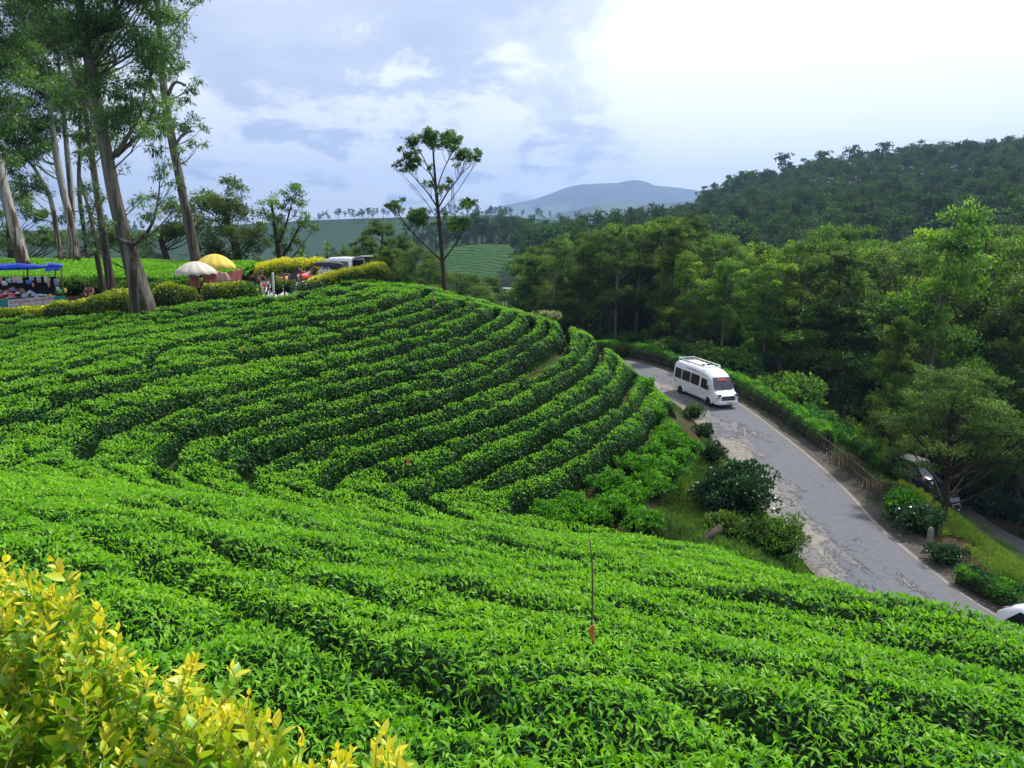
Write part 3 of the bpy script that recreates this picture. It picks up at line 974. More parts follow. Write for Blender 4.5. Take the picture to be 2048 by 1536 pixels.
for rid in ids:
    m = tea_mask & (row_id == rid)
    if m.sum() < 60: continue
    near = rid >= 100
    # inner twigs
    jj, ii = np.nonzero(m[::2, ::2])
    sub = m[::2, ::2]
    # skip cells nobody can see: far outside the frame
    uu, vv = PU[m], PV[m]
    vis = (uu > -160) & (uu < 2260) & (vv < 1700)
    if vis.sum() < 30: continue
    if near:
        k = int(rid - 100)
        label = f'{ORD[k]} tea row from the yellow shrub, on the slope falling towards the gully'
    else:
        k = int(rid)
        label = f'{ORD[k]} tea row downhill from the vendor stalls on the curved far slope'
    ys_, xs_ = np.nonzero(m)
    cx, cyy = TXX[m].mean(), TYY[m].mean()
    cz = float(ground(cx, cyy))
    row = thing('tea_row', label, 'tea hedge', (cx, cyy, cz), group='rows of tea bushes on the near slope' if near else 'rows of tea bushes on the far slope')
    off = np.array((cx, cyy, cz))
    # core
    st = 2
    cm = m[:-st:st, :-st:st] | m[st::st, :-st:st] | m[:-st:st, st::st] | m[st::st, st::st]
    CXs, CYs, CZs = TXX[::st, ::st], TYY[::st, ::st], CAN[::st, ::st] - 0.085
    ny, nx = CXs.shape
    J, I = np.nonzero(cm[:ny - 1, :nx - 1])
    a = J * nx + I
    F = np.stack([a, a + 1, a + nx + 1, a + nx], 1)
    used, inv = np.unique(F, return_inverse=True)
    V = np.stack([CXs.ravel()[used], CYs.ravel()[used], CZs.ravel()[used]], 1) - off
    c = link('twigs', mesh_np('twigs', V, inv.reshape(F.shape), M_TEACORE, smooth=True), row); c['kind'] = 'stuff'
    # leaves
    X, Y, Z, Nn = TXX[m], TYY[m], CAN[m], CN[m]
    dist = np.sqrt(X * X + Y * Y + Z * Z)
    slope_f = 1 / np.clip(Nn[:, 2], 0.30, 1)
    base = np.interp(dist, [2.5, 5, 9, 14, 25, 45], [2300, 1550, 860, 520, 330, 280])
    steep = np.clip(1 - Nn[:, 2], 0, 1)
    facing = -(Nn * np.stack([X, Y, Z], 1)).sum(1) / dist
    base = base * np.where(facing > -0.15, 1.0, 0.12) * np.where(vis, 1, 0.0)
    base = base * np.clip((prof[m] - 0.30) / 0.32, 0.03, 1) * np.where((Nn[:, 2] < 0.70) & (not near), 0.85, 1.0)
    cnt = np.random.default_rng(int(rid) + 5)
    expect = base * slope_f * TS * TS
    k = np.floor(expect + cnt.random(len(expect))).astype(int)
    idx = np.repeat(np.arange(len(X)), k)
    jit = cnt.uniform(-0.5, 0.5, (len(idx), 2)) * TS
    xy = np.stack([X[idx], Y[idx]], 1) + jit
    # plane through the cell keeps leaves on steep sides
    z = Z[idx] - (Nn[idx, 0] * jit[:, 0] + Nn[idx, 1] * jit[:, 1]) / np.clip(Nn[idx, 2], 0.2, 1)
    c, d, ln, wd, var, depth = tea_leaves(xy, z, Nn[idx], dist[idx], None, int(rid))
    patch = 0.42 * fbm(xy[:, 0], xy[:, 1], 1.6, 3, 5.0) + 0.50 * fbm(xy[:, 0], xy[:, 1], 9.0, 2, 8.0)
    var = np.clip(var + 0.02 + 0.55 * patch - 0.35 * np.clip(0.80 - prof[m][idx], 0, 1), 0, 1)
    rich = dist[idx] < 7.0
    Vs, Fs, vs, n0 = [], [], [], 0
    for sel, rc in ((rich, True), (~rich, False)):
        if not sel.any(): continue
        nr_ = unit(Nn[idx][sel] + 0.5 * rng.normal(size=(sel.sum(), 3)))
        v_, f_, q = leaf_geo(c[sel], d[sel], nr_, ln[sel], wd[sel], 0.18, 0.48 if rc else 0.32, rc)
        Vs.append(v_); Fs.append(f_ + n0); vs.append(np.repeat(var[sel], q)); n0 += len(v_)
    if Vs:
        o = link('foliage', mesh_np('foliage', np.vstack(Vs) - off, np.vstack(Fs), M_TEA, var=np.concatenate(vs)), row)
        o['kind'] = 'stuff'
    ROW_OBJ[rid] = row


# shrubs in general: a dark twiggy core under a coat of leaves
def shrub(name, label, cat, c, r, mat, n, leaf, group=None, lift=0.7, seed=0, squash=1.0, corem=None, var0=0.5, bottom=0.15, lumps=0.25, twigs=0):
    """c centre of the base on the ground, r (rx, ry, rz) half sizes; leaf (length, width)"""
    rr = np.random.default_rng(seed + 77)
    root = thing(name, label, cat, tuple(c), group=group)
    d = rand_dir(n, rr)
    d[:, 2] = np.abs(d[:, 2]) * np.where(rr.random(n) < bottom, -0.5, 1)
    d = unit(d)
    bump = 1 + lumps * (vnoise(d[:, 0] * 2 + seed, d[:, 1] * 2 + d[:, 2] * 1.3, 0.55, seed) - 0.5) * 2
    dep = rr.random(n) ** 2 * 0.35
    R3 = np.array(r)
    p = d * R3 * (bump * (1 - dep))[:, None]
    p[:, 2] += R3[2] * 0.85
    p[:, 2] = np.maximum(p[:, 2], 0.05)
    dirs = unit(d + 0.8 * rr.normal(size=(n, 3)) + np.array((0, 0, lift)))
    nr = unit(d + 0.5 * rr.normal(size=(n, 3)))
    ln = leaf[0] * rr.uniform(0.7, 1.25, n)
    v, f, q = leaf_geo(p, dirs, nr, ln, leaf[1] * ln / leaf[0], 0.15, 0.2, False)
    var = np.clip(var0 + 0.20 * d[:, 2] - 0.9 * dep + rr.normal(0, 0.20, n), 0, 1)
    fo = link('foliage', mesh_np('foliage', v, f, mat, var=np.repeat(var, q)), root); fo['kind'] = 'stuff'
    core = MB()
    core.ball((0, 0, R3[2] * 0.8), R3 * 0.74, nu=12, nv=7)
    vv = core.v[0]
    vv *= (1 + 0.12 * np.sin(vv[:, :1] * 5 + seed) * np.cos(vv[:, 1:2] * 4))
    for k in range(twigs):
        a = rr.uniform(0, 6.28); e = np.array((math.cos(a) * R3[0], math.sin(a) * R3[1], R3[2] * rr.uniform(0.9, 1.7)))
        core.tube([np.zeros(3), e * 0.5 + rr.normal(0, 0.08, 3), e], [0.03, 0.02, 0.008], 5)
    core.build('twigs', corem or M_TEACORE, root, smooth=True)
    return root


BUSH_WORDS = ['beside the bare soil strip', 'just above the bare soil strip', 'near the road bank', 'above the fern bank', 'in the middle of the scattered bushes', 'above the dark hollow', 'left of the dark hollow', 'at the lip of the dark hollow',
              'on the edge of the grassy bank', 'by the ragged roadside shrub', 'at the foot of the last row', 'under the last tea row', 'by the end of the last row', 'nearest the ragged roadside shrub', 'half hidden at the top of the bank',
              'on its own beside the road behind the van', 'where the last row meets the gully', 'low in the gully', 'behind the end of the last row']
for i, (u, v, w) in enumerate(BUSHES_PX):
    g = on_ground(u, v + 4, TEA * 0.8, 18.0)
    wid = w / FPX * np.linalg.norm(g)
    shrub('tea_bush', 'separate rounded tea bush ' + BUSH_WORDS[i], 'tea bush', g, (wid * 0.60, wid * 0.60, 0.48), M_TEA, int(1700 + 1100 * wid), (0.12, 0.045), group='single tea bushes below the last row', seed=i, var0=0.46, lumps=0.55)

# plot of tea behind the stalls, seen almost edge-on: bright plucked top, bare stems in front
M_STEM = plain('bare_stem', (0.16, 0.125, 0.085), 0.85, vary=0.4, scale=14)
# ------------------------------------------------------------------ road
def strip(name, left, right, mats, n=8, lift=0.0, parent=None, crown=0.0):
    V, uv = [], []
    acc = 0.0
    for i in range(len(left)):
        if i: acc += np.linalg.norm(0.5 * (left[i] + right[i]) - 0.5 * (left[i - 1] + right[i - 1]))
        for k in range(n + 1):
            t = k / n
            p = left[i] * (1 - t) + right[i] * t
            V.append((p[0], p[1], p[2] + lift + crown * 4 * t * (1 - t)))
            uv.append((t * np.linalg.norm(left[i] - right[i]), acc))
    m = n + 1
    j, i = np.meshgrid(np.arange(len(left) - 1), np.arange(n), indexing='ij')
    a = (j * m + i).ravel()
    F = np.stack([a, a + 1, a + m + 1, a + m], 1)[:, ::-1]
    me = mesh_np(name, np.array(V), F, mats, smooth=True)
    l = me.uv_layers.new(name='UVMap')
    idx = np.empty(len(me.loops), np.int32); me.loops.foreach_get('vertex_index', idx)
    l.data.foreach_set('uv', np.array(uv, np.float32)[idx].ravel())
    o = link(name, me, parent)
    return o


def asphalt_material():
    m = NT('worn_asphalt')
    tc = m.N('ShaderNodeTexCoord')
    uv = tc.outputs['UV']
    sep = m.N('ShaderNodeSeparateXYZ'); m.L(uv, sep.inputs[0])
    mp = m.N('ShaderNodeMapping'); mp.inputs['Scale'].default_value = (1.0, 0.34, 1.0); m.L(uv, mp.inputs['Vector'])
    wide = m.noise(0.55, 5, 0.62, mp.outputs[0], 0.6)
    grain = m.noise(38, 3, 0.7, uv)
    mid = m.noise(2.6, 6, 0.65, uv, 0.4)
    # worn through along the hillside half of the road
    across = m.math('MULTIPLY', m.math('SUBTRACT', 2.9, sep.outputs['X']), 0.075)
    wear = m.math('ADD', m.math('ADD', wide, across), m.math('MULTIPLY', m.math('SUBTRACT', mid, 0.5), 0.16))
    worn = m.ramp(wear, [(0.555, (0, 0, 0)), (0.565, (1, 1, 1))])
    deep = m.ramp(wear, [(0.645, (0, 0, 0)), (0.66, (1, 1, 1))])
    ledge = m.ramp(wear, [(0.535, (0, 0, 0)), (0.552, (1, 1, 1)), (0.562, (1, 1, 1)), (0.572, (0, 0, 0))])
    ledge2 = m.ramp(wear, [(0.625, (0, 0, 0)), (0.640, (1, 1, 1)), (0.65, (1, 1, 1)), (0.66, (0, 0, 0))])
    vo = m.N('ShaderNodeTexVoronoi', feature='DISTANCE_TO_EDGE'); vo.inputs['Scale'].default_value = 1.5
    dm = m.N('ShaderNodeMix'); dm.data_type = 'VECTOR'
    nn = m.N('ShaderNodeTexNoise'); nn.inputs['Scale'].default_value = 1.8; nn.inputs['Detail'].default_value = 4; m.L(uv, nn.inputs['Vector'])
    va = m.N('ShaderNodeVectorMath', operation='MULTIPLY_ADD'); m.L(nn.outputs['Color'], va.inputs[0]); va.inputs[1].default_value = (0.7, 0.7, 0); m.L(uv, va.inputs[2])
    m.L(va.outputs[0], vo.inputs['Vector'])
    crack = m.ramp(vo.outputs['Distance'], [(0.0, (1, 1, 1)), (0.022, (0, 0, 0))])
    crackmask = m.ramp(wear, [(0.44, (0, 0, 0)), (0.54, (1, 1, 1))])
    crack = m.mix(1.0, crack, crackmask, 'MULTIPLY')
    fresh = m.ramp(mid, [(0.3, (0.088, 0.090, 0.106)), (0.7, (0.118, 0.120, 0.138))])
    old = m.ramp(mid, [(0.25, (0.115, 0.112, 0.115)), (0.75, (0.185, 0.178, 0.172))])
    base_ = m.ramp(mid, [(0.3, (0.16, 0.145, 0.12)), (0.7, (0.25, 0.225, 0.185))])
    c = m.mix(worn, fresh, old)
    c = m.mix(deep, c, base_)
    c = m.mix(m.mix(1.0, ledge, (0.75, 0.75, 0.75), 'MULTIPLY'), c, (0.025, 0.025, 0.03))
    c = m.mix(m.mix(1.0, ledge2, (0.6, 0.6, 0.6), 'MULTIPLY'), c, (0.04, 0.035, 0.03))
    c = m.mix(m.mix(1.0, crack, (0.8, 0.8, 0.8), 'MULTIPLY'), c, (0.022, 0.022, 0.026))
    c = m.mix(m.ramp(grain, [(0.35, (0.0, 0.0, 0.0)), (0.75, (0.22, 0.22, 0.22))]), c, (0.30, 0.30, 0.31))
    # dust and grit along both margins
    margin = m.math('ABSOLUTE', m.math('SUBTRACT', sep.outputs['X'], 2.55))
    dirt = m.ramp(m.math('ADD', margin, m.math('MULTIPLY', m.math('SUBTRACT', mid, 0.5), 1.2)), [(0.0, (0, 0, 0)), (0.5, (0, 0, 0)), (1.0, (0, 0, 0))])
    ed = m.ramp(m.math('SUBTRACT', m.math('ADD', margin, m.math('MULTIPLY', m.math('SUBTRACT', mid, 0.5), 0.9)), 1.75), [(0.25, (0, 0, 0)), (0.75, (0.8, 0.8, 0.8))])
    c = m.mix(ed, c, (0.15, 0.125, 0.10))
    m.base(c)
    m.set(Roughness=0.88, Specular_IOR_Level=0.3)
    h = m.math('SUBTRACT', m.math('MULTIPLY', grain, 0.10), m.math('ADD', m.math('MULTIPLY', worn, 0.5), m.math('ADD', m.math('MULTIPLY', deep, 0.6), m.math('MULTIPLY', crack, 0.8))))
    m.bump(h, 0.9, 0.035)
    return m.mat


M_ASPHALT = asphalt_material()
o = strip('road', edge_l - np.array((0, 0, 0.0)), edge_r, [M_ASPHALT], 10, 0.03, crown=0.05); tag(o, kind='structure')
mk = NT('worn_road_paint')
mk.base(mk.mix(mk.ramp(mk.noise(3.0, 6, 0.7), [(0.36, (0, 0, 0)), (0.66, (1, 1, 1))]), (0.15, 0.145, 0.14), (0.36, 0.33, 0.27)))
mk.set(Roughness=0.8)
il, ir = edge_r.copy(), edge_r.copy()
il[:, :2] += _left * 0.21; ir[:, :2] += _left * 0.13
o = strip('road_marking', il, ir, [mk.mat], 1, 0.047); tag(o, kind='structure')
# gritty verge outside the paint, and the lower track
mv = NT('gritty_verge')
n1 = mv.noise(5.0, 7, 0.75)
mv.base(mv.mix(mv.ramp(mv.noise(60, 2, 0.5), [(0.55, (0, 0, 0)), (0.70, (1, 1, 1))]), mv.ramp(n1, [(0.3, (0.024, 0.018, 0.013)), (0.7, (0.070, 0.052, 0.038))]), (0.30, 0.28, 0.26)))
mv.set(Roughness=0.95); mv.bump(n1, 0.8, 0.06)
vr = edge_r.copy(); vr[:, :2] -= _left * 1.15
vr[:, 2] = np.array([ground(p[0], p[1]) for p in vr]) + 0.04
vl = edge_r.copy(); vl[:, :2] -= _left * 0.01; vl[:, 2] += 0.01
o = strip('verge', vl, vr, [mv.mat], 5, 0.012); tag(o, kind='structure')
tr = smooth_line(np.array(track_pts), 60)
tt = np.gradient(tr[:, :2], axis=0); tt /= np.linalg.norm(tt, axis=1)[:, None]
tn = np.stack([-tt[:, 1], tt[:, 0]], 1)
t1, t2 = tr.copy(), tr.copy()
t1[:, :2] += tn * 1.2; t2[:, :2] -= tn * 3.0
for e in (t1, t2): e[:, 2] = np.array([ground(p[0], p[1]) for p in e]) + 0.12
mt = NT('leaf_littered_track')
n1 = mt.noise(2.0, 7, 0.72)
mt.base(mt.mix(mt.ramp(mt.noise(14, 4, 0.6), [(0.50, (0, 0, 0)), (0.62, (0.7, 0.7, 0.7))]), mt.ramp(n1, [(0.3, (0.055, 0.050, 0.052)), (0.7, (0.12, 0.112, 0.112))]), (0.11, 0.07, 0.045)))
mt.set(Roughness=0.92); mt.bump(n1, 0.6, 0.05)
o = strip('path', t1, t2, [mt.mat], 8, 0.0, crown=0.02); tag(o, kind='structure')

# ------------------------------------------------------------------ trees
M_BARK_DARK = plain('dark_bark', (0.050, 0.036, 0.028), 0.9, vary=0.45, scale=5, bump=0.6, spec=0.2)


def gum_bark(name, pale, dark, lo, hi, zs=0.35):
    m = NT(name)
    tc = m.N('ShaderNodeTexCoord')
    mp = m.N('ShaderNodeMapping'); mp.inputs['Scale'].default_value = (3.4, 3.4, zs); m.L(tc.outputs['Object'], mp.inputs['Vector'])
    n = m.noise(1.0, 7, 0.6, mp.outputs[0], 0.6)
    n2 = m.noise(5.0, 5, 0.65, mp.outputs[0], 0.3)
    sep = m.N('ShaderNodeSeparateXYZ'); m.L(tc.outputs['Object'], sep.inputs[0])
    rough_foot = m.math('SUBTRACT', n, m.math('MULTIPLY', m.math('MAXIMUM', m.math('SUBTRACT', 7.0, sep.outputs['Z']), -3.0), 0.020))
    c = m.mix(m.ramp(rough_foot, [(lo, (0, 0, 0)), (hi, (1, 1, 1))]), m.ramp(n2, [(0.3, tuple(x * 0.5 for x in dark)), (0.7, dark)]), m.ramp(n2, [(0.3, tuple(x * 0.68 for x in pale)), (0.7, pale)]))
    m.base(c); m.set(Roughness=0.85, Specular_IOR_Level=0.2)
    m.bump(n2, 0.7, 0.05)
    return m.mat


M_GUM = gum_bark('gum_bark', (0.20, 0.185, 0.145), (0.050, 0.036, 0.027), 0.33, 0.54)
M_GUM_WHITE = gum_bark('white_gum_bark', (0.44, 0.42, 0.38), (0.12, 0.070, 0.048), 0.36, 0.46)
M_GUM_GREY = gum_bark('grey_gum_bark', (0.23, 0.21, 0.175), (0.05, 0.038, 0.030), 0.36, 0.60)

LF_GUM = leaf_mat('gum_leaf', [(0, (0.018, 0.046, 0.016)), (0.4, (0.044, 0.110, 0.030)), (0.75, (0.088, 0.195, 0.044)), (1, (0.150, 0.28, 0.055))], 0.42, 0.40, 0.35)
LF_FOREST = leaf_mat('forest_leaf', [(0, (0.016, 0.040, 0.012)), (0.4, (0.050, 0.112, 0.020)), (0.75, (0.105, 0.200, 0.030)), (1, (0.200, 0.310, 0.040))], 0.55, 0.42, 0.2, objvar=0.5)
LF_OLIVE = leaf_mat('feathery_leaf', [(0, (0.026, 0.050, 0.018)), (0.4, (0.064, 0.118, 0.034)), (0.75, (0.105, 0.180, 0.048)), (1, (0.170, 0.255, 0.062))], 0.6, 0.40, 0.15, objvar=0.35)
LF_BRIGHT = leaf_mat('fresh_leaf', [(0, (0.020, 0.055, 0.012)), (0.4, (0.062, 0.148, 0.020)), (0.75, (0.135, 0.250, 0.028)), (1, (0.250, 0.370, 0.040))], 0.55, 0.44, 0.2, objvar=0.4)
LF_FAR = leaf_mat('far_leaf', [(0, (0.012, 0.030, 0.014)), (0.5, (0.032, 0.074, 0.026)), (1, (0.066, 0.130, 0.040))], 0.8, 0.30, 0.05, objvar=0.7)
LF_GLOSS = leaf_mat('glossy_leaf', [(0, (0.008, 0.028, 0.012)), (0.5, (0.020, 0.070, 0.020)), (1, (0.060, 0.140, 0.038))], 0.34, 0.22, 0.5)
LF_PALE = leaf_mat('pale_flower', [(0, (0.03, 0.07, 0.02)), (0.45, (0.09, 0.16, 0.05)), (0.6, (0.40, 0.36, 0.25)), (1, (0.55, 0.48, 0.36))], 0.6, 0.3, 0.2)


def crown_mesh(clumps, ln, wd, droop, mat, seed=0, sub=8, name='crown', flat=0.0, up=0.0, ref=None, rich=False):
    """clumps: (centre, (rx, ry, rz), n). Leaves gather in small sprays inside every clump."""
    r = np.random.default_rng(seed + 400)
    C, D, W, var = [], [], [], []
    zs = np.array([c[0][2] for c in clumps])
    for (c, rad, n) in clumps:
        c = np.asarray(c, float); rad = np.asarray(rad, float)
        k = max(2, sub)
        sc = rand_dir(k, r) * (r.uniform(0.25, 1.0, k) ** 0.5)[:, None]
        sc[:, 2] = np.where(sc[:, 2] < -0.35, -sc[:, 2] * 0.5, sc[:, 2])
        w = r.integers(0, k, n)
        p = sc[w] + r.normal(size=(n, 3)) * np.array((0.22, 0.22, 0.16)) * (1.25 if k < 6 else 1.0)
        pos = c + p * rad
        out = unit(p + 1e-3)
        d = unit(out * 0.6 + r.normal(size=(n, 3)) * 0.55 + np.array((0, 0, up - droop)))
        if flat: d = unit(d * np.array((1, 1, 1 - flat)))
        C.append(pos); D.append(d); W.append(unit(out + 0.7 * r.normal(size=(n, 3)) + np.array((0, 0, 0.6))))
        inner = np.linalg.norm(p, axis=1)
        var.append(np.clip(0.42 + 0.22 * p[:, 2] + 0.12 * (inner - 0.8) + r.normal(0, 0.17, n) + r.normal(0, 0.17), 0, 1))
    C, D, W, var = np.vstack(C), np.vstack(D), np.vstack(W), np.concatenate(var)
    l = ln * r.uniform(0.65, 1.3, len(C))
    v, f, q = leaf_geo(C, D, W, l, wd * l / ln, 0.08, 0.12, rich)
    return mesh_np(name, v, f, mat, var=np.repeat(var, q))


def branch(mb, a, b, r0, r1, rr, sag=0.15, n=5, seg=5, wig=0.06):
    a, b = np.asarray(a, float), np.asarray(b, float)
    L = np.linalg.norm(b - a)
    t = np.linspace(0, 1, seg + 1)[:, None]
    mid = (a + b) / 2 + np.array((0, 0, -sag * L)) + rr.normal(0, wig * L, 3)
    p = (1 - t) ** 2 * a + 2 * t * (1 - t) * mid + t ** 2 * b
    p[1:-1] += rr.normal(0, wig * 0.35 * L / seg, (seg - 1, 3))
    mb.tube(p, np.linspace(r0, r1, seg + 1), n, caps=False)
    return p


def tree(name, label, loc, trunk, clumps, leaf, mat, bark, seed=0, group=None, sub=8, limbs=None, nlimb=1, rise=0.6, trunk_n=9, twig=0.012, twigs_per=2, up=0.0, flat=0.0, rz=0.0, crown_parts=None, rich=False, lscale=0.11, sag=0.15, thin=1.0):
    """trunk: [(x, y, z, r)]; limbs: extra thick limbs as such lists; clumps relative to loc"""
    rr = np.random.default_rng(seed + 900)
    root = thing(name, label, 'tree', loc, rz, group)
    mb = MB()
    tk = np.array(trunk, float)
    tk[0, 2] -= 0.4
    fine = smooth_line(tk, 5 * len(tk))
    mb.tube(fine[:, :3], fine[:, 3], trunk_n)
    nodes = [fine]
    for lb in (limbs or []):
        f2 = smooth_line(np.array(lb, float), 5 * len(lb))
        mb.tube(f2[:, :3], f2[:, 3], 7); nodes.append(f2)
    nodes = np.vstack(nodes)
    for (c, rad, n) in clumps:
        c = np.asarray(c, float)
        hd = np.linalg.norm(nodes[:, :2] - c[:2], axis=1)
        want = c[2] - rise * hd
        cost = np.abs(nodes[:, 2] - want) + 0.55 * hd + 3.0 * np.clip(nodes[:, 2] - c[2] + 0.2, 0, None)
        k = int(np.argmin(cost))
        L = np.linalg.norm(c - nodes[k, :3])
        r0 = min(nodes[k, 3] * 0.6, (0.014 + 0.009 * L + twig) * thin)
        p = branch(mb, nodes[k, :3], c, r0, max(0.008, r0 * 0.3), rr, sag)
        for q in range(twigs_per):
            e = c + rand_dir(1, rr)[0] * np.asarray(rad) * 0.85
            branch(mb, p[rr.integers(2, 5)], e, r0 * 0.45, 0.006, rr, 0.08, 4, 3)
    tr_ = mb.build('trunk', bark, root, smooth=True)
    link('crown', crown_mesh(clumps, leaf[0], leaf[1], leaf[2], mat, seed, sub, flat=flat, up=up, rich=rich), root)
    return root


def dup(root, loc, rz, sc, label=None, group=None):
    r = root.copy(); COL.objects.link(r)
    r.location = loc; r.rotation_euler = (0, 0, rz); r.scale = (sc, sc, sc) if np.isscalar(sc) else sc
    if label: r['label'] = label
    if group: r['group'] = group
    for ch in root.children:
        c = ch.copy(); COL.objects.link(c); c.parent = r
        for g in ch.children:
            d = g.copy(); COL.objects.link(d); d.parent = c
    return r


# --- tall gums by the stalls -----------------------------------------------------------
def px_path(pts, y, base):
    """pixel path with pixel widths -> local trunk nodes"""
    out = []
    for q in pts:
        u, v, w = q[:3]
        yy = y + (q[3] if len(q) > 3 else 0)
        p = P(u, v, yy)
        out.append((p[0] - base[0], p[1] - base[1], p[2] - base[2], w / FPX * yy * 0.5))
    return out


def px_clumps(lst, y, base, n_per, jit=1.2, seed=0, dens=1.0):
    r = np.random.default_rng(seed + 51)
    out = []
    for q in lst:
        u, v, rad = q[:3]
        yy = y + (q[3] if len(q) > 3 else r.uniform(-jit, jit))
        p = P(u, v, yy)
        R_ = rad / FPX * yy
        out.append((p - base, (R_, R_ * 0.95, R_ * 0.85), max(60, int(n_per * dens * R_ * R_))))
    return out


def scatter_px(regions, r):
    out = []
    for (u0, v0, u1, v1, n, rlo, rhi) in regions:
        for k in range(n):
            out.append((r.uniform(u0, u1), r.uniform(v0, v1), r.uniform(rlo, rhi)))
    return out


gr = np.random.default_rng(3)
# the big leaning gum in front of the hedge
b = P(288, 624, 41.5)
cl = scatter_px([(150, 140, 215, 300, 11, 24, 42), (215, 60, 330, 290, 20, 24, 44), (60, 20, 330, 130, 22, 28, 48), (60, -90, 340, 20, 26, 32, 54), (120, -230, 320, -90, 20, 34, 58), (235, 250, 330, 330, 4, 14, 24)], gr)
cl += [(300, 430, 22), (330, 400, 24), (345, 370, 20), (320, 350, 22), (285, 400, 18), (300, 470, 17), (265, 410, 14), (180, 470, 16), (190, 500, 12), (240, 340, 14), (205, 400, 14), (330, 330, 15), (350, 410, 13), (262, 470, 10), (215, 445, 12)]
tree('gum_tree', 'massive gum tree leaning towards the stall, thick brown foot rising through the yellow-green hedge', tuple(b),
     px_path([(291, 630, 56), (282, 590, 42), (271, 550, 36), (258, 505, 31), (243, 450, 27), (228, 390, 25), (217, 330, 24), (206, 270, 22), (193, 205, 22), (178, 120, 19), (165, 50, 17), (152, -60, 14), (140, -200, 9)], 41.5, b),
     px_clumps(cl, 41.5, b, 410, 2.2, 1), (0.26, 0.062, 0.65), LF_GUM, M_GUM, 1, group='tall gum trees by the stalls',
     limbs=[px_path([(222, 318, 12), (245, 290, 9), (262, 262, 7), (280, 225, 5), (295, 170, 3)], 41.5, b), px_path([(232, 312, 10), (262, 285, 7), (290, 255, 5), (315, 200, 3)], 41.7, b),
            px_path([(262, 492, 10), (290, 470, 7), (307, 440, 5.5), (316, 400, 4), (320, 360, 2)], 41.3, b), px_path([(262, 488, 8), (240, 478, 6), (205, 460, 4.5), (185, 440, 3), (170, 410, 2)], 41.0, b),
            px_path([(200, 240, 12), (165, 190, 9), (140, 120, 6), (120, 40, 4)], 42.0, b), px_path([(180, 130, 12), (215, 70, 8), (235, 0, 6), (250, -80, 4)], 42.0, b)], trunk_n=14, sub=9, twigs_per=2)
# pale straight gum behind the umbrellas
b = P(392, 532, 54)
cl = [(345, 250, 20), (378, 262, 20), (395, 290, 18), (400, 260, 14), (360, 300, 15), (385, 235, 13), (350, 200, 18), (380, 180, 16), (395, 165, 12), (335, 150, 22), (360, 130, 18), (300, 170, 24), (310, 230, 18), (330, 90, 26), (365, 70, 18), (300, 110, 26), (340, 40, 28),
      (310, 20, 30), (350, -10, 30), (290, -30, 36), (340, -70, 40), (300, -120, 42), (385, 10, 12), (405, -2, 11), (355, 320, 11), (375, 205, 12)]
tree('gum_tree', 'pale straight gum tree rising behind the cream and yellow umbrellas', tuple(b),
     px_path([(396, 545, 24), (390, 510, 20), (380, 460, 19), (368, 400, 17), (356, 340, 16), (345, 285, 16), (336, 235, 15), (328, 180, 14), (322, 120, 12), (318, 50, 10), (312, -40, 8), (306, -130, 5)], 54, b),
     px_clumps(cl, 54, b, 520, 2.0, 2), (0.28, 0.066, 0.7), LF_GUM, M_GUM, 2, group='tall gum trees by the stalls', trunk_n=12, sub=8,
     limbs=[px_path([(330, 215, 9), (310, 200, 7), (295, 170, 5)], 54, b), px_path([(336, 190, 8), (350, 165, 6), (372, 170, 4)], 54, b), px_path([(345, 300, 7), (365, 270, 5), (385, 262, 4)], 54, b)])
# two slim dark stems
b = P(228, 588, 46.5)
cl = scatter_px([(130, 270, 225, 430, 9, 14, 24), (90, 130, 215, 280, 9, 20, 34)], gr)
tree('gum_tree', 'slim dark gum stem with ivy-green sprouts just behind the massive leaning gum', tuple(b), px_path([(228, 592, 20), (217, 540, 16), (207, 470, 14), (196, 400, 13), (186, 330, 12), (176, 260, 10), (165, 180, 8), (150, 100, 5)], 46.5, b),
     px_clumps(cl, 46.5, b, 480, 1.5, 3), (0.26, 0.062, 0.6), LF_GUM, M_GUM_GREY, 3, group='tall gum trees by the stalls', trunk_n=9)
b = P(208, 590, 47.6)
cl = scatter_px([(165, 380, 205, 500, 6, 9, 16)], gr)
tree('gum_tree', 'thinnest crooked gum stem among the trees behind the stall', tuple(b), px_path([(210, 592, 13), (200, 545, 11), (192, 500, 10), (187, 460, 9), (178, 420, 7), (168, 385, 5), (160, 350, 4)], 47.6, b),
     px_clumps(cl, 47.6, b, 600, 0.8, 4), (0.24, 0.06, 0.6), LF_GUM, M_GUM_GREY, 4, group='tall gum trees by the stalls', trunk_n=8)
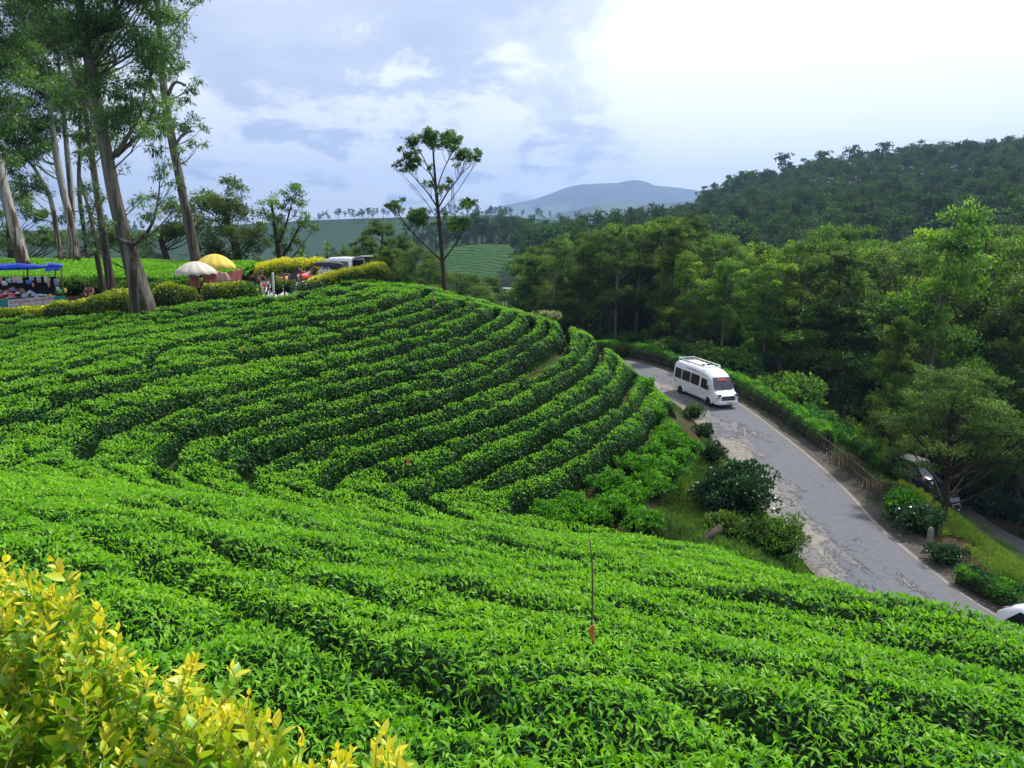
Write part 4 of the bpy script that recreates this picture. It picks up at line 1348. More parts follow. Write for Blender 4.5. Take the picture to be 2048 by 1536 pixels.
# cluster of pale gums on the tea plot
for k, (path, yy, cls, lab) in enumerate([
    ([(154, 512, 15), (146, 470, 14), (138, 430, 14), (126, 380, 13), (116, 330, 13), (108, 280, 12), (100, 220, 10), (90, 140, 8), (80, 60, 6)], 66, [(40, 120, 160, 260, 12, 26, 42), (20, 0, 150, 120, 10, 30, 48), (20, 260, 120, 330, 8, 18, 30)], 'broad pale gum tree at the centre of the cluster on the tea plot'),
    ([(136, 512, 11), (140, 470, 11), (144, 420, 11), (140, 360, 11), (134, 300, 10), (128, 230, 8), (120, 150, 6), (112, 70, 4)], 68, [(90, 30, 170, 230, 9, 22, 36)], 'white streaked gum tree crossing its neighbour on the tea plot'),
    ([(122, 510, 9), (114, 470, 9), (108, 430, 9), (98, 390, 8), (78, 350, 7), (55, 320, 5), (35, 300, 4)], 67, [(10, 280, 90, 390, 12, 14, 28), (-20, 200, 80, 300, 8, 22, 36)], 'leaning gum tree with a long bare limb on the tea plot'),
    ([(176, 512, 8), (168, 460, 8), (160, 400, 8), (158, 340, 7), (160, 270, 6), (158, 190, 5)], 70, [(140, 180, 190, 330, 7, 16, 28)], 'dark thin gum tree at the edge of the cluster on the tea plot')]):
    b = P(path[0][0], path[0][1], yy)
    tree('gum_tree', lab, tuple(b), px_path(path, yy, b), px_clumps(scatter_px(cls, gr), yy, b, 330, 2.5, 10 + k), (0.34, 0.085, 0.55), LF_GUM, M_GUM_WHITE if k < 3 else M_GUM_GREY, 10 + k, group='tall gum trees by the stalls', trunk_n=10)
b = P(44, 516, 60)
cl = scatter_px([(-60, 120, 60, 280, 14, 28, 44), (-60, -80, 80, 120, 18, 34, 52), (-20, 280, 50, 330, 4, 14, 22)], gr)
tree('gum_tree', 'half white half rust-brown gum trunk leaning at the frame edge behind the blue stall', tuple(b), px_path([(46, 520, 26), (36, 480, 23), (24, 440, 21), (12, 395, 20), (0, 345, 19), (-12, 290, 18), (-22, 220, 16), (-30, 120, 13), (-36, 0, 9)], 60, b),
     px_clumps(cl, 60, b, 340, 2.5, 20), (0.32, 0.08, 0.55), LF_GUM, M_GUM_WHITE, 20, group='tall gum trees by the stalls', trunk_n=11)

# --- broad trees behind the stalls ---------------------------------------------------------
def round_tree(name, label, base, trunk_px, cls, yy, n_per, leaf, mat, bark, seed, group=None, jit=2.5, sub=9, limbs=None, up=0.1, **kw):
    b = base
    tree(name, label, tuple(b), px_path(trunk_px, yy, b), px_clumps(cls, yy, b, n_per, jit, seed), leaf, mat, bark, seed, group=group, sub=sub, limbs=limbs, up=up, **kw)


gb = 'leafy trees behind the stalls'
b = P(470, 545, 66)
cls = scatter_px([(385, 400, 500, 520, 22, 18, 30), (400, 370, 480, 420, 9, 16, 24), (490, 440, 530, 530, 7, 14, 22)], gr)
round_tree('shade_tree', 'spreading dark shade tree just behind the yellow umbrella', b, [(478, 560, 20), (476, 520, 17), (468, 480, 14), (455, 440, 9), (445, 405, 5)], cls, 66, 420, (0.22, 0.09, 0.1), LF_OLIVE, M_BARK_DARK, 30, gb)
b = P(335, 528, 74)
cls = scatter_px([(290, 420, 385, 500, 16, 16, 28), (270, 470, 310, 515, 6, 14, 20), (330, 440, 420, 500, 3, 12, 18)], gr)
round_tree('shade_tree', 'low dark shade tree with a leaning trunk between the massive gum and the pale gum', b, [(340, 535, 14), (330, 505, 12), (322, 480, 9), (325, 450, 6)], cls, 74, 380, (0.24, 0.10, 0.1), LF_OLIVE, M_BARK_DARK, 31, gb)
b = P(562, 545, 68)
cls = [(540, 408, 22), (548, 440, 18), (530, 430, 16), (585, 390, 22), (600, 410, 18), (575, 415, 16), (612, 440, 17), (625, 462, 14), (600, 452, 16), (570, 470, 20), (585, 490, 20), (545, 480, 20), (560, 505, 18), (590, 378, 14), (560, 445, 12), (525, 455, 12)]
round_tree('slender_tree', 'slender open-crowned tree with airy clumps above the yellow hedge', b, [(562, 548, 10), (556, 500, 9), (550, 460, 7), (545, 420, 5), (543, 400, 3)], cls, 68, 560, (0.2, 0.09, 0.1), LF_FOREST, M_BARK_DARK, 32, gb, 1.5, limbs=[px_path([(560, 520, 6), (580, 490, 5), (598, 455, 4), (612, 440, 2)], 68, b), px_path([(556, 490, 5), (572, 450, 4), (585, 400, 2)], 68, b)], rise=0.9)
b = P(20, 520, 84)
cls = scatter_px([(-60, 390, 60, 510, 16, 18, 30), (60, 430, 130, 512, 10, 14, 24), (175, 440, 240, 515, 8, 12, 20)], gr)
round_tree('shade_tree', 'dense low shade tree in the gloom behind the gum cluster', b, [(24, 524, 14), (20, 490, 11), (16, 450, 7), (14, 420, 4)], cls, 84, 330, (0.28, 0.12, 0.1), LF_OLIVE, M_BARK_DARK, 33, gb)
for k, (u, v0, v1, w, yy, lab) in enumerate([(606, 548, 492, 15, 92, 'small rounded conifer rising above the yellow hedge'), (654, 560, 486, 17, 95, 'small dark conifer behind the rickshaw and the white minivan'), (688, 560, 490, 22, 98, 'pale wispy young tree behind the open tailgate')]):
    b = P(u, v0, yy)
    cls = [(u + gr.uniform(-1, 1) * w * t, v1 + (v0 - v1) * t, w * (0.25 + 0.6 * t)) for t in np.linspace(0.05, 0.95, 8)]
    round_tree('young_tree', lab, b, [(u, v0 + 5, 5), (u, (v0 + v1) / 2, 3), (u, v1, 1.5)], cls, yy, 420, (0.3, 0.12, 0.1), (LF_FOREST, LF_FOREST, LF_OLIVE)[k], M_BARK_DARK, 40 + k, gb, 0.8)

# --- the lone tree on the crest ---------------------------------------------------------------
b = P(890, 590, 50.5)
cz = lambda x, y_, r: (680 + x / 3.84, 240 + y_ / 3.84, r / 3.84)
lone = [cz(*q) for q in [(700, 105, 52), (650, 150, 55), (735, 150, 62), (790, 130, 50), (600, 180, 50), (690, 190, 50), (780, 190, 48), (840, 180, 52), (880, 160, 45), (905, 210, 45), (850, 225, 35), (560, 205, 38), (570, 235, 30),
                             (985, 245, 48), (1030, 270, 42), (950, 280, 42), (990, 300, 38), (930, 310, 30), (1045, 300, 25), (515, 290, 42), (560, 320, 42), (590, 345, 36), (470, 340, 30), (490, 375, 28), (445, 380, 22), (530, 370, 32), (600, 370, 24), (500, 260, 26),
                             (385, 665, 42), (440, 640, 38), (450, 690, 28), (355, 660, 20), (590, 730, 50), (640, 720, 45), (620, 770, 45), (560, 760, 42), (660, 780, 32), (540, 785, 28), (605, 800, 30),
                             (960, 635, 42), (1010, 650, 38), (985, 670, 28), (930, 650, 22), (1045, 645, 18), (890, 780, 48), (935, 790, 42), (860, 810, 32), (900, 830, 38), (950, 830, 26), (850, 780, 26),
                             (780, 530, 32), (815, 510, 24), (690, 485, 26), (845, 460, 15), (755, 545, 20), (700, 500, 18), (800, 720, 20), (730, 800, 20), (820, 820, 18), (910, 360, 16), (690, 370, 16)]]
tree('lone_tree', 'solitary slender tree on the crest of the tea slope with its leaves in flat tufts', tuple(b),
     px_path([(891, 592, 10.5), (887, 550, 9), (884, 510, 8.6), (880, 460, 8), (876, 420, 7), (872, 380, 6), (869, 340, 4.5), (866, 300, 3), (864, 280, 1.5)], 50.5, b),
     px_clumps([(a_ + gr.normal(0, 5), b_ + gr.normal(0, 3), c_ * gr.uniform(0.7, 1.15)) for a_, b_, c_ in lone for _k in (0, 1)], 50.5, b, 1800, 0.9, 60), (0.15, 0.06, 0.0), LF_GUM, M_BARK_DARK, 60, sub=6, rise=1.3, up=0.2, twig=0.0, thin=0.62,
     limbs=[px_path([(884, 522, 4.2), (850, 490, 3.2), (822, 462, 2.5), (800, 432, 1.8), (796, 415, 1)], 50.5, b), px_path([(887, 520, 3.6), (908, 492, 2.8), (925, 460, 2.1), (935, 425, 1.1)], 50.5, b),
            px_path([(875, 415, 3.4), (855, 385, 2.6), (835, 362, 2), (815, 340, 1.1)], 50.4, b), px_path([(877, 415, 3.4), (898, 380, 2.7), (918, 355, 2), (935, 325, 1.1)], 50.6, b), px_path([(872, 385, 2.8), (885, 345, 2), (902, 310, 2), (910, 296, 1)], 50.5, b),
            px_path([(872, 372, 3.5), (858, 340, 2.6), (845, 312, 1.8), (835, 295, 1)], 50.5, b)])

# --- forest prototypes -------------------------------------------------------------------------
def proto_tree(name, label, h, kind, mat, seed, leaf, nleaf, bark=None, group=None):
    r = np.random.default_rng(seed)
    lean = r.normal(0, 0.03, 2)
    tr_ = [(lean[0] * h * t + 0.06 * math.sin(5 * t + seed), lean[1] * h * t + 0.06 * math.cos(4 * t + seed), h * t * 0.94, 0.018 * h * (1 - 0.86 * t) + 0.02) for t in np.linspace(0, 1, 8)]
    cl = []
    if kind == 'dome':               # bare stem, layered domes
        for k in range(34):
            t = r.uniform(0.36, 1.0); rad = h * 0.158 * math.sqrt(max(0.05, 1 - ((t - 0.62) / 0.44) ** 2)); a = r.uniform(0, 6.28); q = math.sqrt(r.uniform(0.08, 1))
            R_ = h * r.uniform(0.040, 0.085)
            cl.append(((lean[0] * h * t + rad * q * math.cos(a), lean[1] * h * t + rad * q * math.sin(a), h * t - 0.05 * h * q), (R_ * 1.15, R_ * 1.15, R_ * 0.80), nleaf // 34))
    elif kind == 'feather':          # clothed almost to the ground with sprays
        for k in range(70):
            t = r.uniform(0.10, 1.0); rad = h * 0.25 * (1.03 - t) ** 0.6; a = r.uniform(0, 6.28); q = r.uniform(0.25, 1) ** 0.6
            R_ = h * r.uniform(0.035, 0.075) * (1.2 - 0.5 * t)
            cl.append(((rad * q * math.cos(a), rad * q * math.sin(a), h * (0.05 + 0.95 * t)), (R_ * 1.2, R_ * 1.2, R_ * 0.78), nleaf // 70))
    elif kind == 'spread':           # wide flat-topped crown
        for k in range(54):
            a = r.uniform(0, 6.28); q = math.sqrt(r.uniform(0.02, 1)); rad = h * 0.40 * q; R_ = h * r.uniform(0.06, 0.10)
            z = h * (0.94 - 0.26 * q ** 2 - 0.46 * r.uniform(0, 1) ** 1.4)
            cl.append(((rad * math.cos(a), rad * math.sin(a), z), (R_ * 1.3, R_ * 1.3, R_ * 0.72), nleaf // 54))
    return tree(name, label, (0, 0, 0), tr_, cl, leaf, mat, bark or M_BARK_DARK, seed, group=group, sub=7, trunk_n=7, twigs_per=1, rise={'dome': 1.0, 'feather': 0.3, 'spread': 0.9}[kind], up=0.15, sag={'feather': 0.05}.get(kind, 0.12))
# ------------------------------------------------------------------ the forest beyond the road
GRP_F = 'forest trees across the road'
protos = []
for k, (kind, mat, h, nm, lab) in enumerate([
    ('dome', LF_FOREST, 18, 'forest_tree', 'tall forest tree with a bare stem and a domed green crown, in the wood across the road'),
    ('dome', LF_BRIGHT, 17, 'forest_tree', 'fresh green dome-crowned forest tree, in the wood across the road'),
    ('dome', LF_FOREST, 19, 'forest_tree', 'tall forest tree with a bare stem and a domed green crown, in the wood across the road'),
    ('feather', LF_OLIVE, 15, 'feathery_tree', 'olive feathery tree leafed almost to its foot, in the wood across the road'),
    ('feather', LF_FOREST, 14, 'feathery_tree', 'dark feathery tree leafed almost to its foot, in the wood across the road'),
    ('feather', LF_BRIGHT, 13, 'feathery_tree', 'light green feathery tree leafed almost to its foot, in the wood across the road'),
    ('spread', LF_OLIVE, 11, 'spreading_tree', 'olive flat-topped spreading tree, in the wood across the road'),
    ('spread', LF_BRIGHT, 12, 'spreading_tree', 'light green flat-topped spreading tree, in the wood across the road')]):
    t = proto_tree(nm, lab, h, kind, mat, 100 + k, {'dome': (0.27, 0.11, 0.15), 'feather': (0.25, 0.085, 0.05), 'spread': (0.21, 0.075, 0.0)}[kind], {'dome': 17000, 'feather': 20000, 'spread': 34000}[kind], M_GUM_GREY if kind == 'dome' else M_BARK_DARK, GRP_F)
    protos.append((t, kind, h, lab))
used = set()
# hero trees by the road: (u base, v base, depth, v top, prototype, label)
heroes = [(1371, 712, 67, 428, 3, 'feathery tree with a straight dark trunk standing just behind the white van'),
          (1688, 862, 52.5, 532, 5, 'light feathery tree with a dark forked trunk on the bank beside the stick fence'),
          (1888, 1030, 40.5, 722, 6, 'spreading tree whose trunk hides half of the lower rickshaw'),
          (1862, 1003, 44.5, 735, 6, 'mossy-footed spreading tree standing between the two rickshaws'),
          (1775, 945, 58, 640, 4, 'dark slim tree on the bank above the upper rickshaw'),
          (1830, 930, 66, 418, 1, 'tall dome-crowned tree standing out above its neighbours with a bright round head'),
          (1650, 760, 82, 446, 0, 'tall brownish dome tree with a tiered crown in the middle of the wood'),
          (1930, 900, 74, 436, 7, 'wide bright flat-topped tree crowning the edge of the wood')]
hero_xy = []
for i, (u, v, y, vt, pk, lab) in enumerate(heroes):
    p = P(u, v, y)
    if i not in (5, 6, 7):
        p = on_ground(u, v, 0.0, 20, 95); y = p[1]
    gz = ground_at(p[0], p[1]); p[2] = gz
    top = P(u, vt, y)
    t, kind, h, _l = protos[pk]
    sc = (top[2] - gz) / h
    hero_xy.append(p[:2])
    wide = {0: 1.05, 1: 1.0, 2: 1.0, 3: 0.8, 4: 0.8, 5: 0.8, 6: 0.9, 7: 0.8}.get(i, 1.0)
    dup(t, tuple(p), 1.7 * i, (sc * wide, sc * wide, sc), lab, 'trees standing out beside the road')

env_u = [880, 1030, 1060, 1100, 1150, 1200, 1260, 1330, 1400, 1470, 1560, 1640, 1700, 1760, 1830, 1900, 1980, 2048, 2400]
env_v = [600, 575, 500, 462, 470, 455, 440, 432, 452, 490, 486, 452, 492, 470, 424, 440, 446, 440, 420]
fr = np.random.default_rng(21)
cand = []
for gx in np.arange(3, 108, 3.9):
    for gyy in np.arange(52, 180, 4.6):
        cand.append((gx + fr.uniform(-2.0, 2.0), gyy + fr.uniform(-2.2, 2.2)))
cand.sort(key=lambda c: c[1])
trk = np.array(tr)[:, :2]
placed = 0
FOREST = []
cover = {}
for x, y in cand:
    u, v = pix(np.array((x, y, ground_at(x, y))))
    if u < 1010 or u > 2170: continue
    if x < 14 and y < 88: continue
    dr = np.min(np.hypot(road_mid[:, 0] - x, road_mid[:, 1] - y))
    if dr < 6.2: continue
    if np.min(np.hypot(trk[:, 0] + 0.9 - x, trk[:, 1] - y)) < 3.6: continue
    if y < 66 and x < np.interp(y, trk[:, 1], trk[:, 0]): continue
    if min(np.hypot(h[0] - x, h[1] - y) for h in hero_xy) < 2.6: continue
    if placed >= 240: break
    bin_ = int((u - 1000) / 40)
    gz = ground_at(x, y)
    ve = np.interp(u, env_u, env_v) + fr.uniform(0, 26) + (0 if y > 80 else fr.uniform(0, 40))
    topz = P(u, ve, y)[2]
    front = y < 72
    w = np.array([2.6, 2.4, 2.2, 1.2 if u < 1500 else 0.4, 0.8, 1.0, 0.3, 0.4]) if not front else np.array([0.7, 1.0, .6, 1.2, 1.6, 1.6, 1.0, 1.0])
    if u < 1320: w = w * np.array([1, .35, 1, 2.2, 1.6, .35, .8, .2])
    pk = int(fr.choice(8, p=w / w.sum()))
    t, kind, h, lab = protos[pk]
    H = min(topz - gz, h * fr.uniform(1.0, 1.6))
    if H < 5: H = 5 + fr.uniform(0, 2)
    sc = H / h
    # behind a wall of trees the photograph shows only heads: thin those out
    if y > 105 and cover.get(bin_, 0) > 12 and fr.random() < 0.5: continue
    cover[bin_] = cover.get(bin_, 0) + 1
    wd = sc * fr.uniform(0.85, 1.15)
    o = dup(t, (x, y, gz - 0.1), fr.uniform(0, 6.28), (wd, wd, sc), lab, GRP_F)
    FOREST.append((o, u, y, pk))
    placed += 1
LOOK = {0: 'green dome-crowned tree', 1: 'fresh green dome-crowned tree', 2: 'tall green dome-crowned tree', 3: 'olive feathery tree', 4: 'dark feathery tree', 5: 'light green feathery tree', 6: 'olive flat-topped tree', 7: 'light green flat-topped tree'}
ONES = ['', 'first', 'second', 'third', 'fourth', 'fifth', 'sixth', 'seventh', 'eighth', 'ninth', 'tenth', 'eleventh', 'twelfth', 'thirteenth', 'fourteenth', 'fifteenth', 'sixteenth', 'seventeenth', 'eighteenth', 'nineteenth']
TENS = ['', '', 'twent', 'thirt', 'fort', 'fift', 'sixt', 'sevent', 'eight', 'ninet']


def nth(n):
    if n < 20: return ONES[n]
    return TENS[n // 10] + ('ieth' if n % 10 == 0 else 'y-' + ONES[n % 10])


def number_off(items, ranks, text):
    """items: (object, x pixel, depth, look); the look and the place in its rank single each one out"""
    for lo, hi, rank in ranks:
        row_ = sorted([t for t in items if lo <= t[2] < hi], key=lambda t: t[1])
        seen_ = {}
        for o, u, y, look in row_:
            seen_[look] = seen_.get(look, 0) + 1
            o['label'] = text.format(nth=nth(seen_[look]), look=look, rank=rank)


RANKS = [(0, 70, 'in the front rank of the wood'), (70, 84, 'in the second rank of the wood'), (84, 100, 'in the third rank of the wood'), (100, 122, 'in the fourth rank of the wood'), (122, 400, 'at the back of the wood')]
# trees in the valley behind the crest of the spur
GRP_V = 'trees in the valley behind the tea crest'
for i, (u, vt, y, pk, lab, wd) in enumerate([(752, 440, 92, 3, 'grey-green feathery tree behind the end of the yellow hedge', 1.2), (728, 470, 86, 3, 'low feathery tree just behind the white minivan', 1.2), (800, 470, 96, 3, 'feathery tree between the yellow hedge and the lone tree', 1.1), (826, 482, 82, 6, 'thin half-bare tree directly left of the lone trunk', 0.8),
                                            (775, 500, 78, 4, 'small feathery tree rising just behind the yellow hedge corner', 1.0), (862, 510, 88, 4, 'dark feathery tree right behind the lone trunk', 1.0), (910, 535, 92, 6, 'flat bushy tree showing over the crest beside the lone trunk', 1.1), (945, 545, 105, 0, 'dark rounded tree over the crest near the white pavilion', 1.0),
                                            (982, 556, 120, 4, 'dark conical tree beside the white pavilion', 1.1), (1012, 606, 96, 6, 'low spreading tree below the white pavilion', 0.9), (960, 590, 84, 7, 'pale bushy tree on the crest beyond the lone tree', 0.8), (1050, 600, 100, 3, 'feathery tree at the near end of the wood', 1.0), (700, 500, 104, 0, 'dark dome tree far behind the minivan', 1.1)]):
    p = P(u, vt, y); gz = ground_at(p[0], p[1])
    t, kind, h, _ = protos[pk]
    sc = max(4.0, p[2] - gz) / h
    dup(t, (p[0], y, gz - 0.1), 0.9 * i, (sc * wd, sc * wd, sc), lab, GRP_V)
for t, *_ in protos:                     # the patterns themselves go behind the others, inside the wood
    pass
spare = [(62, 96), (70, 104), (52, 110), (78, 88), (44, 104), (86, 96), (40, 92), (58, 122)]
for (t, kind, h, lab), (x, y) in zip(protos, spare):
    gz = ground_at(x, y); t.location = (x, y, gz - 0.1)
    FOREST.append((t, pix(np.array((x, y, gz)))[0], y, [p_[0] for p_ in protos].index(t)))
number_off([(o, u, y, LOOK[k]) for o, u, y, k in FOREST], RANKS, '{nth} {look} from the left {rank}')

# understory at the foot of the wood: big dark shrubs
GRP_U = 'undergrowth shrubs at the foot of the wood'
ur = np.random.default_rng(8)
base_sh = shrub('wild_shrub', 'leafy wild shrub in the shade at the foot of the wood', 'shrub', (0, 0, 0), (1.7, 1.7, 1.3), LF_FOREST, 3200, (0.26, 0.13), group=GRP_U, seed=90, lumps=0.5)
base_fern = shrub('wild_shrub', 'leafy wild shrub in the shade at the foot of the wood', 'shrub', (0, 0, 0), (1.5, 1.5, 0.9), LF_GLOSS, 2400, (0.34, 0.12), group=GRP_U, seed=91, lumps=0.5)
spots = []
for _ in range(2000):
    x, y = ur.uniform(10, 62), ur.uniform(30, 92)
    u, v = pix(np.array((x, y, ground_at(x, y))))
    if not (1230 < u < 2120 and v < 1150): continue
    dt = np.min(np.hypot(trk[:, 0] + 0.9 - x, trk[:, 1] - y))
    dr = np.min(np.hypot(road_mid[:, 0] - x, road_mid[:, 1] - y))
    if dr < 6.0 or dt < 3.4: continue
    right_of_track = x > np.interp(y, trk[:, 1], trk[:, 0])
    if not right_of_track and y < 60: continue
    if any(np.hypot(a - x, b_ - y) < 2.0 for a, b_ in spots): continue
    spots.append((x, y))
    if len(spots) >= 64: break
UNDER = []
for i, (x, y) in enumerate(spots):
    t = base_fern if i % 3 == 0 else base_sh
    s = ur.uniform(0.7, 1.5)
    loc = (x, y, ground_at(x, y) - 0.1)
    if i == 0: base_fern.location = loc; q_ = base_fern
    elif i == 1: base_sh.location = loc; q_ = base_sh
    else: q_ = dup(t, loc, ur.uniform(0, 6.28), (s, s, s * ur.uniform(0.8, 1.3)))
    UNDER.append((q_, pix(np.array(loc))[0], y, 'glossy wild shrub' if t is base_fern else 'leafy wild shrub'))
number_off(UNDER, [(0, 48, 'nearest the track'), (48, 64, 'beside the upper track'), (64, 400, 'under the trees')], '{nth} {look} from the left {rank} below the wood')

# ------------------------------------------------------------------ the wooded hill
far_src = []
for k in range(6):
    r = np.random.default_rng(300 + k)
    h = 15.0
    mb = MB()
    mb.tube([(0, 0, -1), (0.1, 0.05, h * 0.5), (0.15, 0.1, h * 0.92)], [0.24, 0.16, 0.05], 5, caps=False)
    cl = []
    if k < 4:
        for q in range(11):
            t = r.uniform(0.55, 1.0); a = r.uniform(0, 6.28); rad = h * 0.23 * math.sqrt(max(0.05, 1 - ((t - 0.66) / 0.36) ** 2)) * math.sqrt(r.uniform(0.05, 1)); R_ = h * r.uniform(0.07, 0.11)
            cl.append(((rad * math.cos(a), rad * math.sin(a), h * t), (R_ * 1.15, R_ * 1.15, R_ * 0.75), 46))
    else:                                  # skyline gums: long stem, flat tufts
        for q in range(7):
            t = r.uniform(0.62, 1.0); a = r.uniform(0, 6.28); rad = h * 0.17 * r.uniform(0.2, 1); R_ = h * r.uniform(0.06, 0.10)
            cl.append(((rad * math.cos(a), rad * math.sin(a), h * t), (R_ * 1.4, R_ * 1.4, R_ * 0.5), 46))
            mb.tube([(0.1, 0.05, h * (t - 0.2)), (rad * math.cos(a), rad * math.sin(a), h * t)], [0.08, 0.03], 3, caps=False)
    cm_ = crown_mesh(cl, 0.85, 0.5, 0.1, LF_FAR, 300 + k, 4, up=0.2)
    V = np.empty(len(cm_.vertices) * 3, np.float32); cm_.vertices.foreach_get('co', V)
    F = np.empty(len(cm_.loops), np.int32); cm_.loops.foreach_get('vertex_index', F)
    va = np.empty(len(cm_.polygons), np.float32); cm_.attributes['var'].data.foreach_get('value', va)
    tv = np.vstack(mb.v); tf = np.array([f for f in mb.f if len(f) == 4])
    Vall = np.vstack([V.reshape(-1, 3), tv])
    me = mesh_np('hill_tree', Vall, [F.reshape(-1, 3), tf + len(V) // 3], [LF_FAR, M_BARK_DARK], var=np.r_[va, np.zeros(len(tf))], midx=np.r_[np.zeros(len(F) // 3), np.ones(len(tf))])
    far_src.append(me)

hr = np.random.default_rng(44)
pts = []
for yy in np.arange(185, 560, 8.2):
    for xx in np.arange(-40, 430, 8.2):
        x, y = xx + hr.uniform(-3.2, 3.2), yy + hr.uniform(-3.2, 3.2)
        z = ground_at(x, y)
        u, v = pix(np.array((x, y, z + 8)))
        if not (1040 < u < 2110): continue
        if u < 1400 and (y > 400 or v < 452): continue
        dpx = 15 / y * FPX
        pts.append((x, y, z, dpx, u, v))
# hidden behind the front wood: drop what projects below its canopy line
vis = [p for p in pts if p[5] < np.interp(p[4], env_u, env_v) + 75]
# keep only those not on the far side of the ridge
vis = [p for p in vis if not (far_ground(p[0], p[1] - 6) > p[2] + 1.5 and p[1] > 470)]
vis.sort(key=lambda p: -p[3])
sky_ = [p for p in vis if p[5] < np.interp(p[4], [1280, 1440, 1600, 1750, 1900, 2048, 2150], [450, 412, 368, 342, 322, 312, 306])]
sk = set(id(p) for p in sky_)
ind = sky_[:70] + [p for p in vis if id(p) not in sk][:60]
chosen = set(id(p) for p in ind)
HILL = []
for i, p in enumerate(ind):
    s = id(p) in sk
    k = int(hr.choice([4, 5, 4, 5, 0])) if s else int(hr.integers(0, 4))
    o = bpy.data.objects.new('hill_tree', far_src[k]); COL.objects.link(o)
    sc = hr.uniform(0.95, 1.65) if s else hr.uniform(0.8, 1.35)
    o.location = p[:3]; o.rotation_euler = (0, 0, hr.uniform(0, 6.28)); o.scale = (sc, sc, sc * hr.uniform(0.85, 1.15))
    if s: tag(o, 'thin flat-tufted tree on the skyline of the wooded hill', 'tree', 'skyline trees on the wooded hill')
    else: tag(o, 'round-headed tree low on the wooded hill behind the forest', 'tree', 'trees low on the wooded hill')
    HILL.append((o, p[4], 0 if s else 1, 'thin flat-tufted tree' if (s and k >= 4) else 'round-headed tree'))
number_off(HILL, [(0, 0.5, 'on the skyline of the wooded hill'), (0.5, 2, 'low on the wooded hill behind the forest')], '{nth} {look} from the left {rank}')
rest = [p for p in vis if id(p) not in chosen]


def instanced_wood(name, P3, srcs, smin, smax, seed):
    """the uncountable remainder: points that carry the tree meshes"""
    col_ = bpy.data.collections.new(name + '_sources')
    for k, me in enumerate(srcs):
        col_.objects.link(bpy.data.objects.new('hill_tree_source', me))
    me = bpy.data.meshes.new(name)
    me.from_pydata([tuple(p[:3]) for p in P3], [], [])
    o = link(name, me)
    ng = bpy.data.node_groups.new(name, 'GeometryNodeTree')
    ng.interface.new_socket('Geometry', in_out='INPUT', socket_type='NodeSocketGeometry')
    ng.interface.new_socket('Geometry', in_out='OUTPUT', socket_type='NodeSocketGeometry')
    N = ng.nodes.new
    gi, go = N('NodeGroupInput'), N('NodeGroupOutput')
    iop = N('GeometryNodeInstanceOnPoints'); ci = N('GeometryNodeCollectionInfo')
    ci.inputs['Collection'].default_value = col_; ci.inputs['Separate Children'].default_value = True; ci.inputs['Reset Children'].default_value = True
    rv = N('FunctionNodeRandomValue'); rv.data_type = 'FLOAT_VECTOR'; rv.inputs['Max'].default_value = (0.06, 0.06, 6.28); rv.inputs['Seed'].default_value = seed
    rs = N('FunctionNodeRandomValue'); rs.data_type = 'FLOAT_VECTOR'; rs.inputs['Min'].default_value = (smin, smin, smin); rs.inputs['Max'].default_value = (smax, smax, smax * 1.1); rs.inputs['Seed'].default_value = seed + 1
    iop.inputs['Pick Instance'].default_value = True
    L = ng.links.new
    L(gi.outputs[0], iop.inputs['Points']); L(ci.outputs[0], iop.inputs['Instance'])
    L(rv.outputs[0], iop.inputs['Rotation']); L(rs.outputs[0], iop.inputs['Scale'])
    L(iop.outputs[0], go.inputs[0])
    md = o.modifiers.new('wood', 'NODES'); md.node_group = ng
    return tag(o, kind='stuff')


instanced_wood('hillside_wood', rest, far_src[:4], 0.75, 1.25, 3)
# small trees along the far ridges and the belt behind the tea hill
ridge_pts = []
for crest, n, spread, back in ((mid_crest, 260, 60, 1), (far_crest, 240, 18, 1), (left_crest, 60, 30, 1)):
    for _ in range(n):
        q = crest[hr.integers(0, len(crest))]
        dy = abs(hr.normal(0, spread))
        x, y = q[0] + hr.normal(0, 6), q[1] - dy * 0.9
        ridge_pts.append((x, y, q[2] - dy * 0.10 - 3.5))
for _ in range(150):                                   # belt of trees standing behind the tea hill
    q = tea_crest[hr.integers(70, 175)]
    dy = hr.uniform(4, 60)
    ridge_pts.append((q[0] + hr.normal(0, 4), q[1] + dy, q[2] - 6.0 + dy * 0.09))
instanced_wood('ridge_trees', ridge_pts, [far_src[0], far_src[2], far_src[4], far_src[5]], 0.6, 1.25, 8)
# ------------------------------------------------------------------ hedges
LF_GOLD = leaf_mat('golden_leaf', [(0, (0.014, 0.050, 0.010)), (0.35, (0.050, 0.150, 0.010)), (0.62, (0.330, 0.420, 0.014)), (1, (0.780, 0.700, 0.024))], 0.42, 0.34, 0.4, tcol=1.1)
M_TWIG = plain('hedge_twigs', (0.030, 0.034, 0.014), 0.9, vary=0.5, scale=10, spec=0.1)


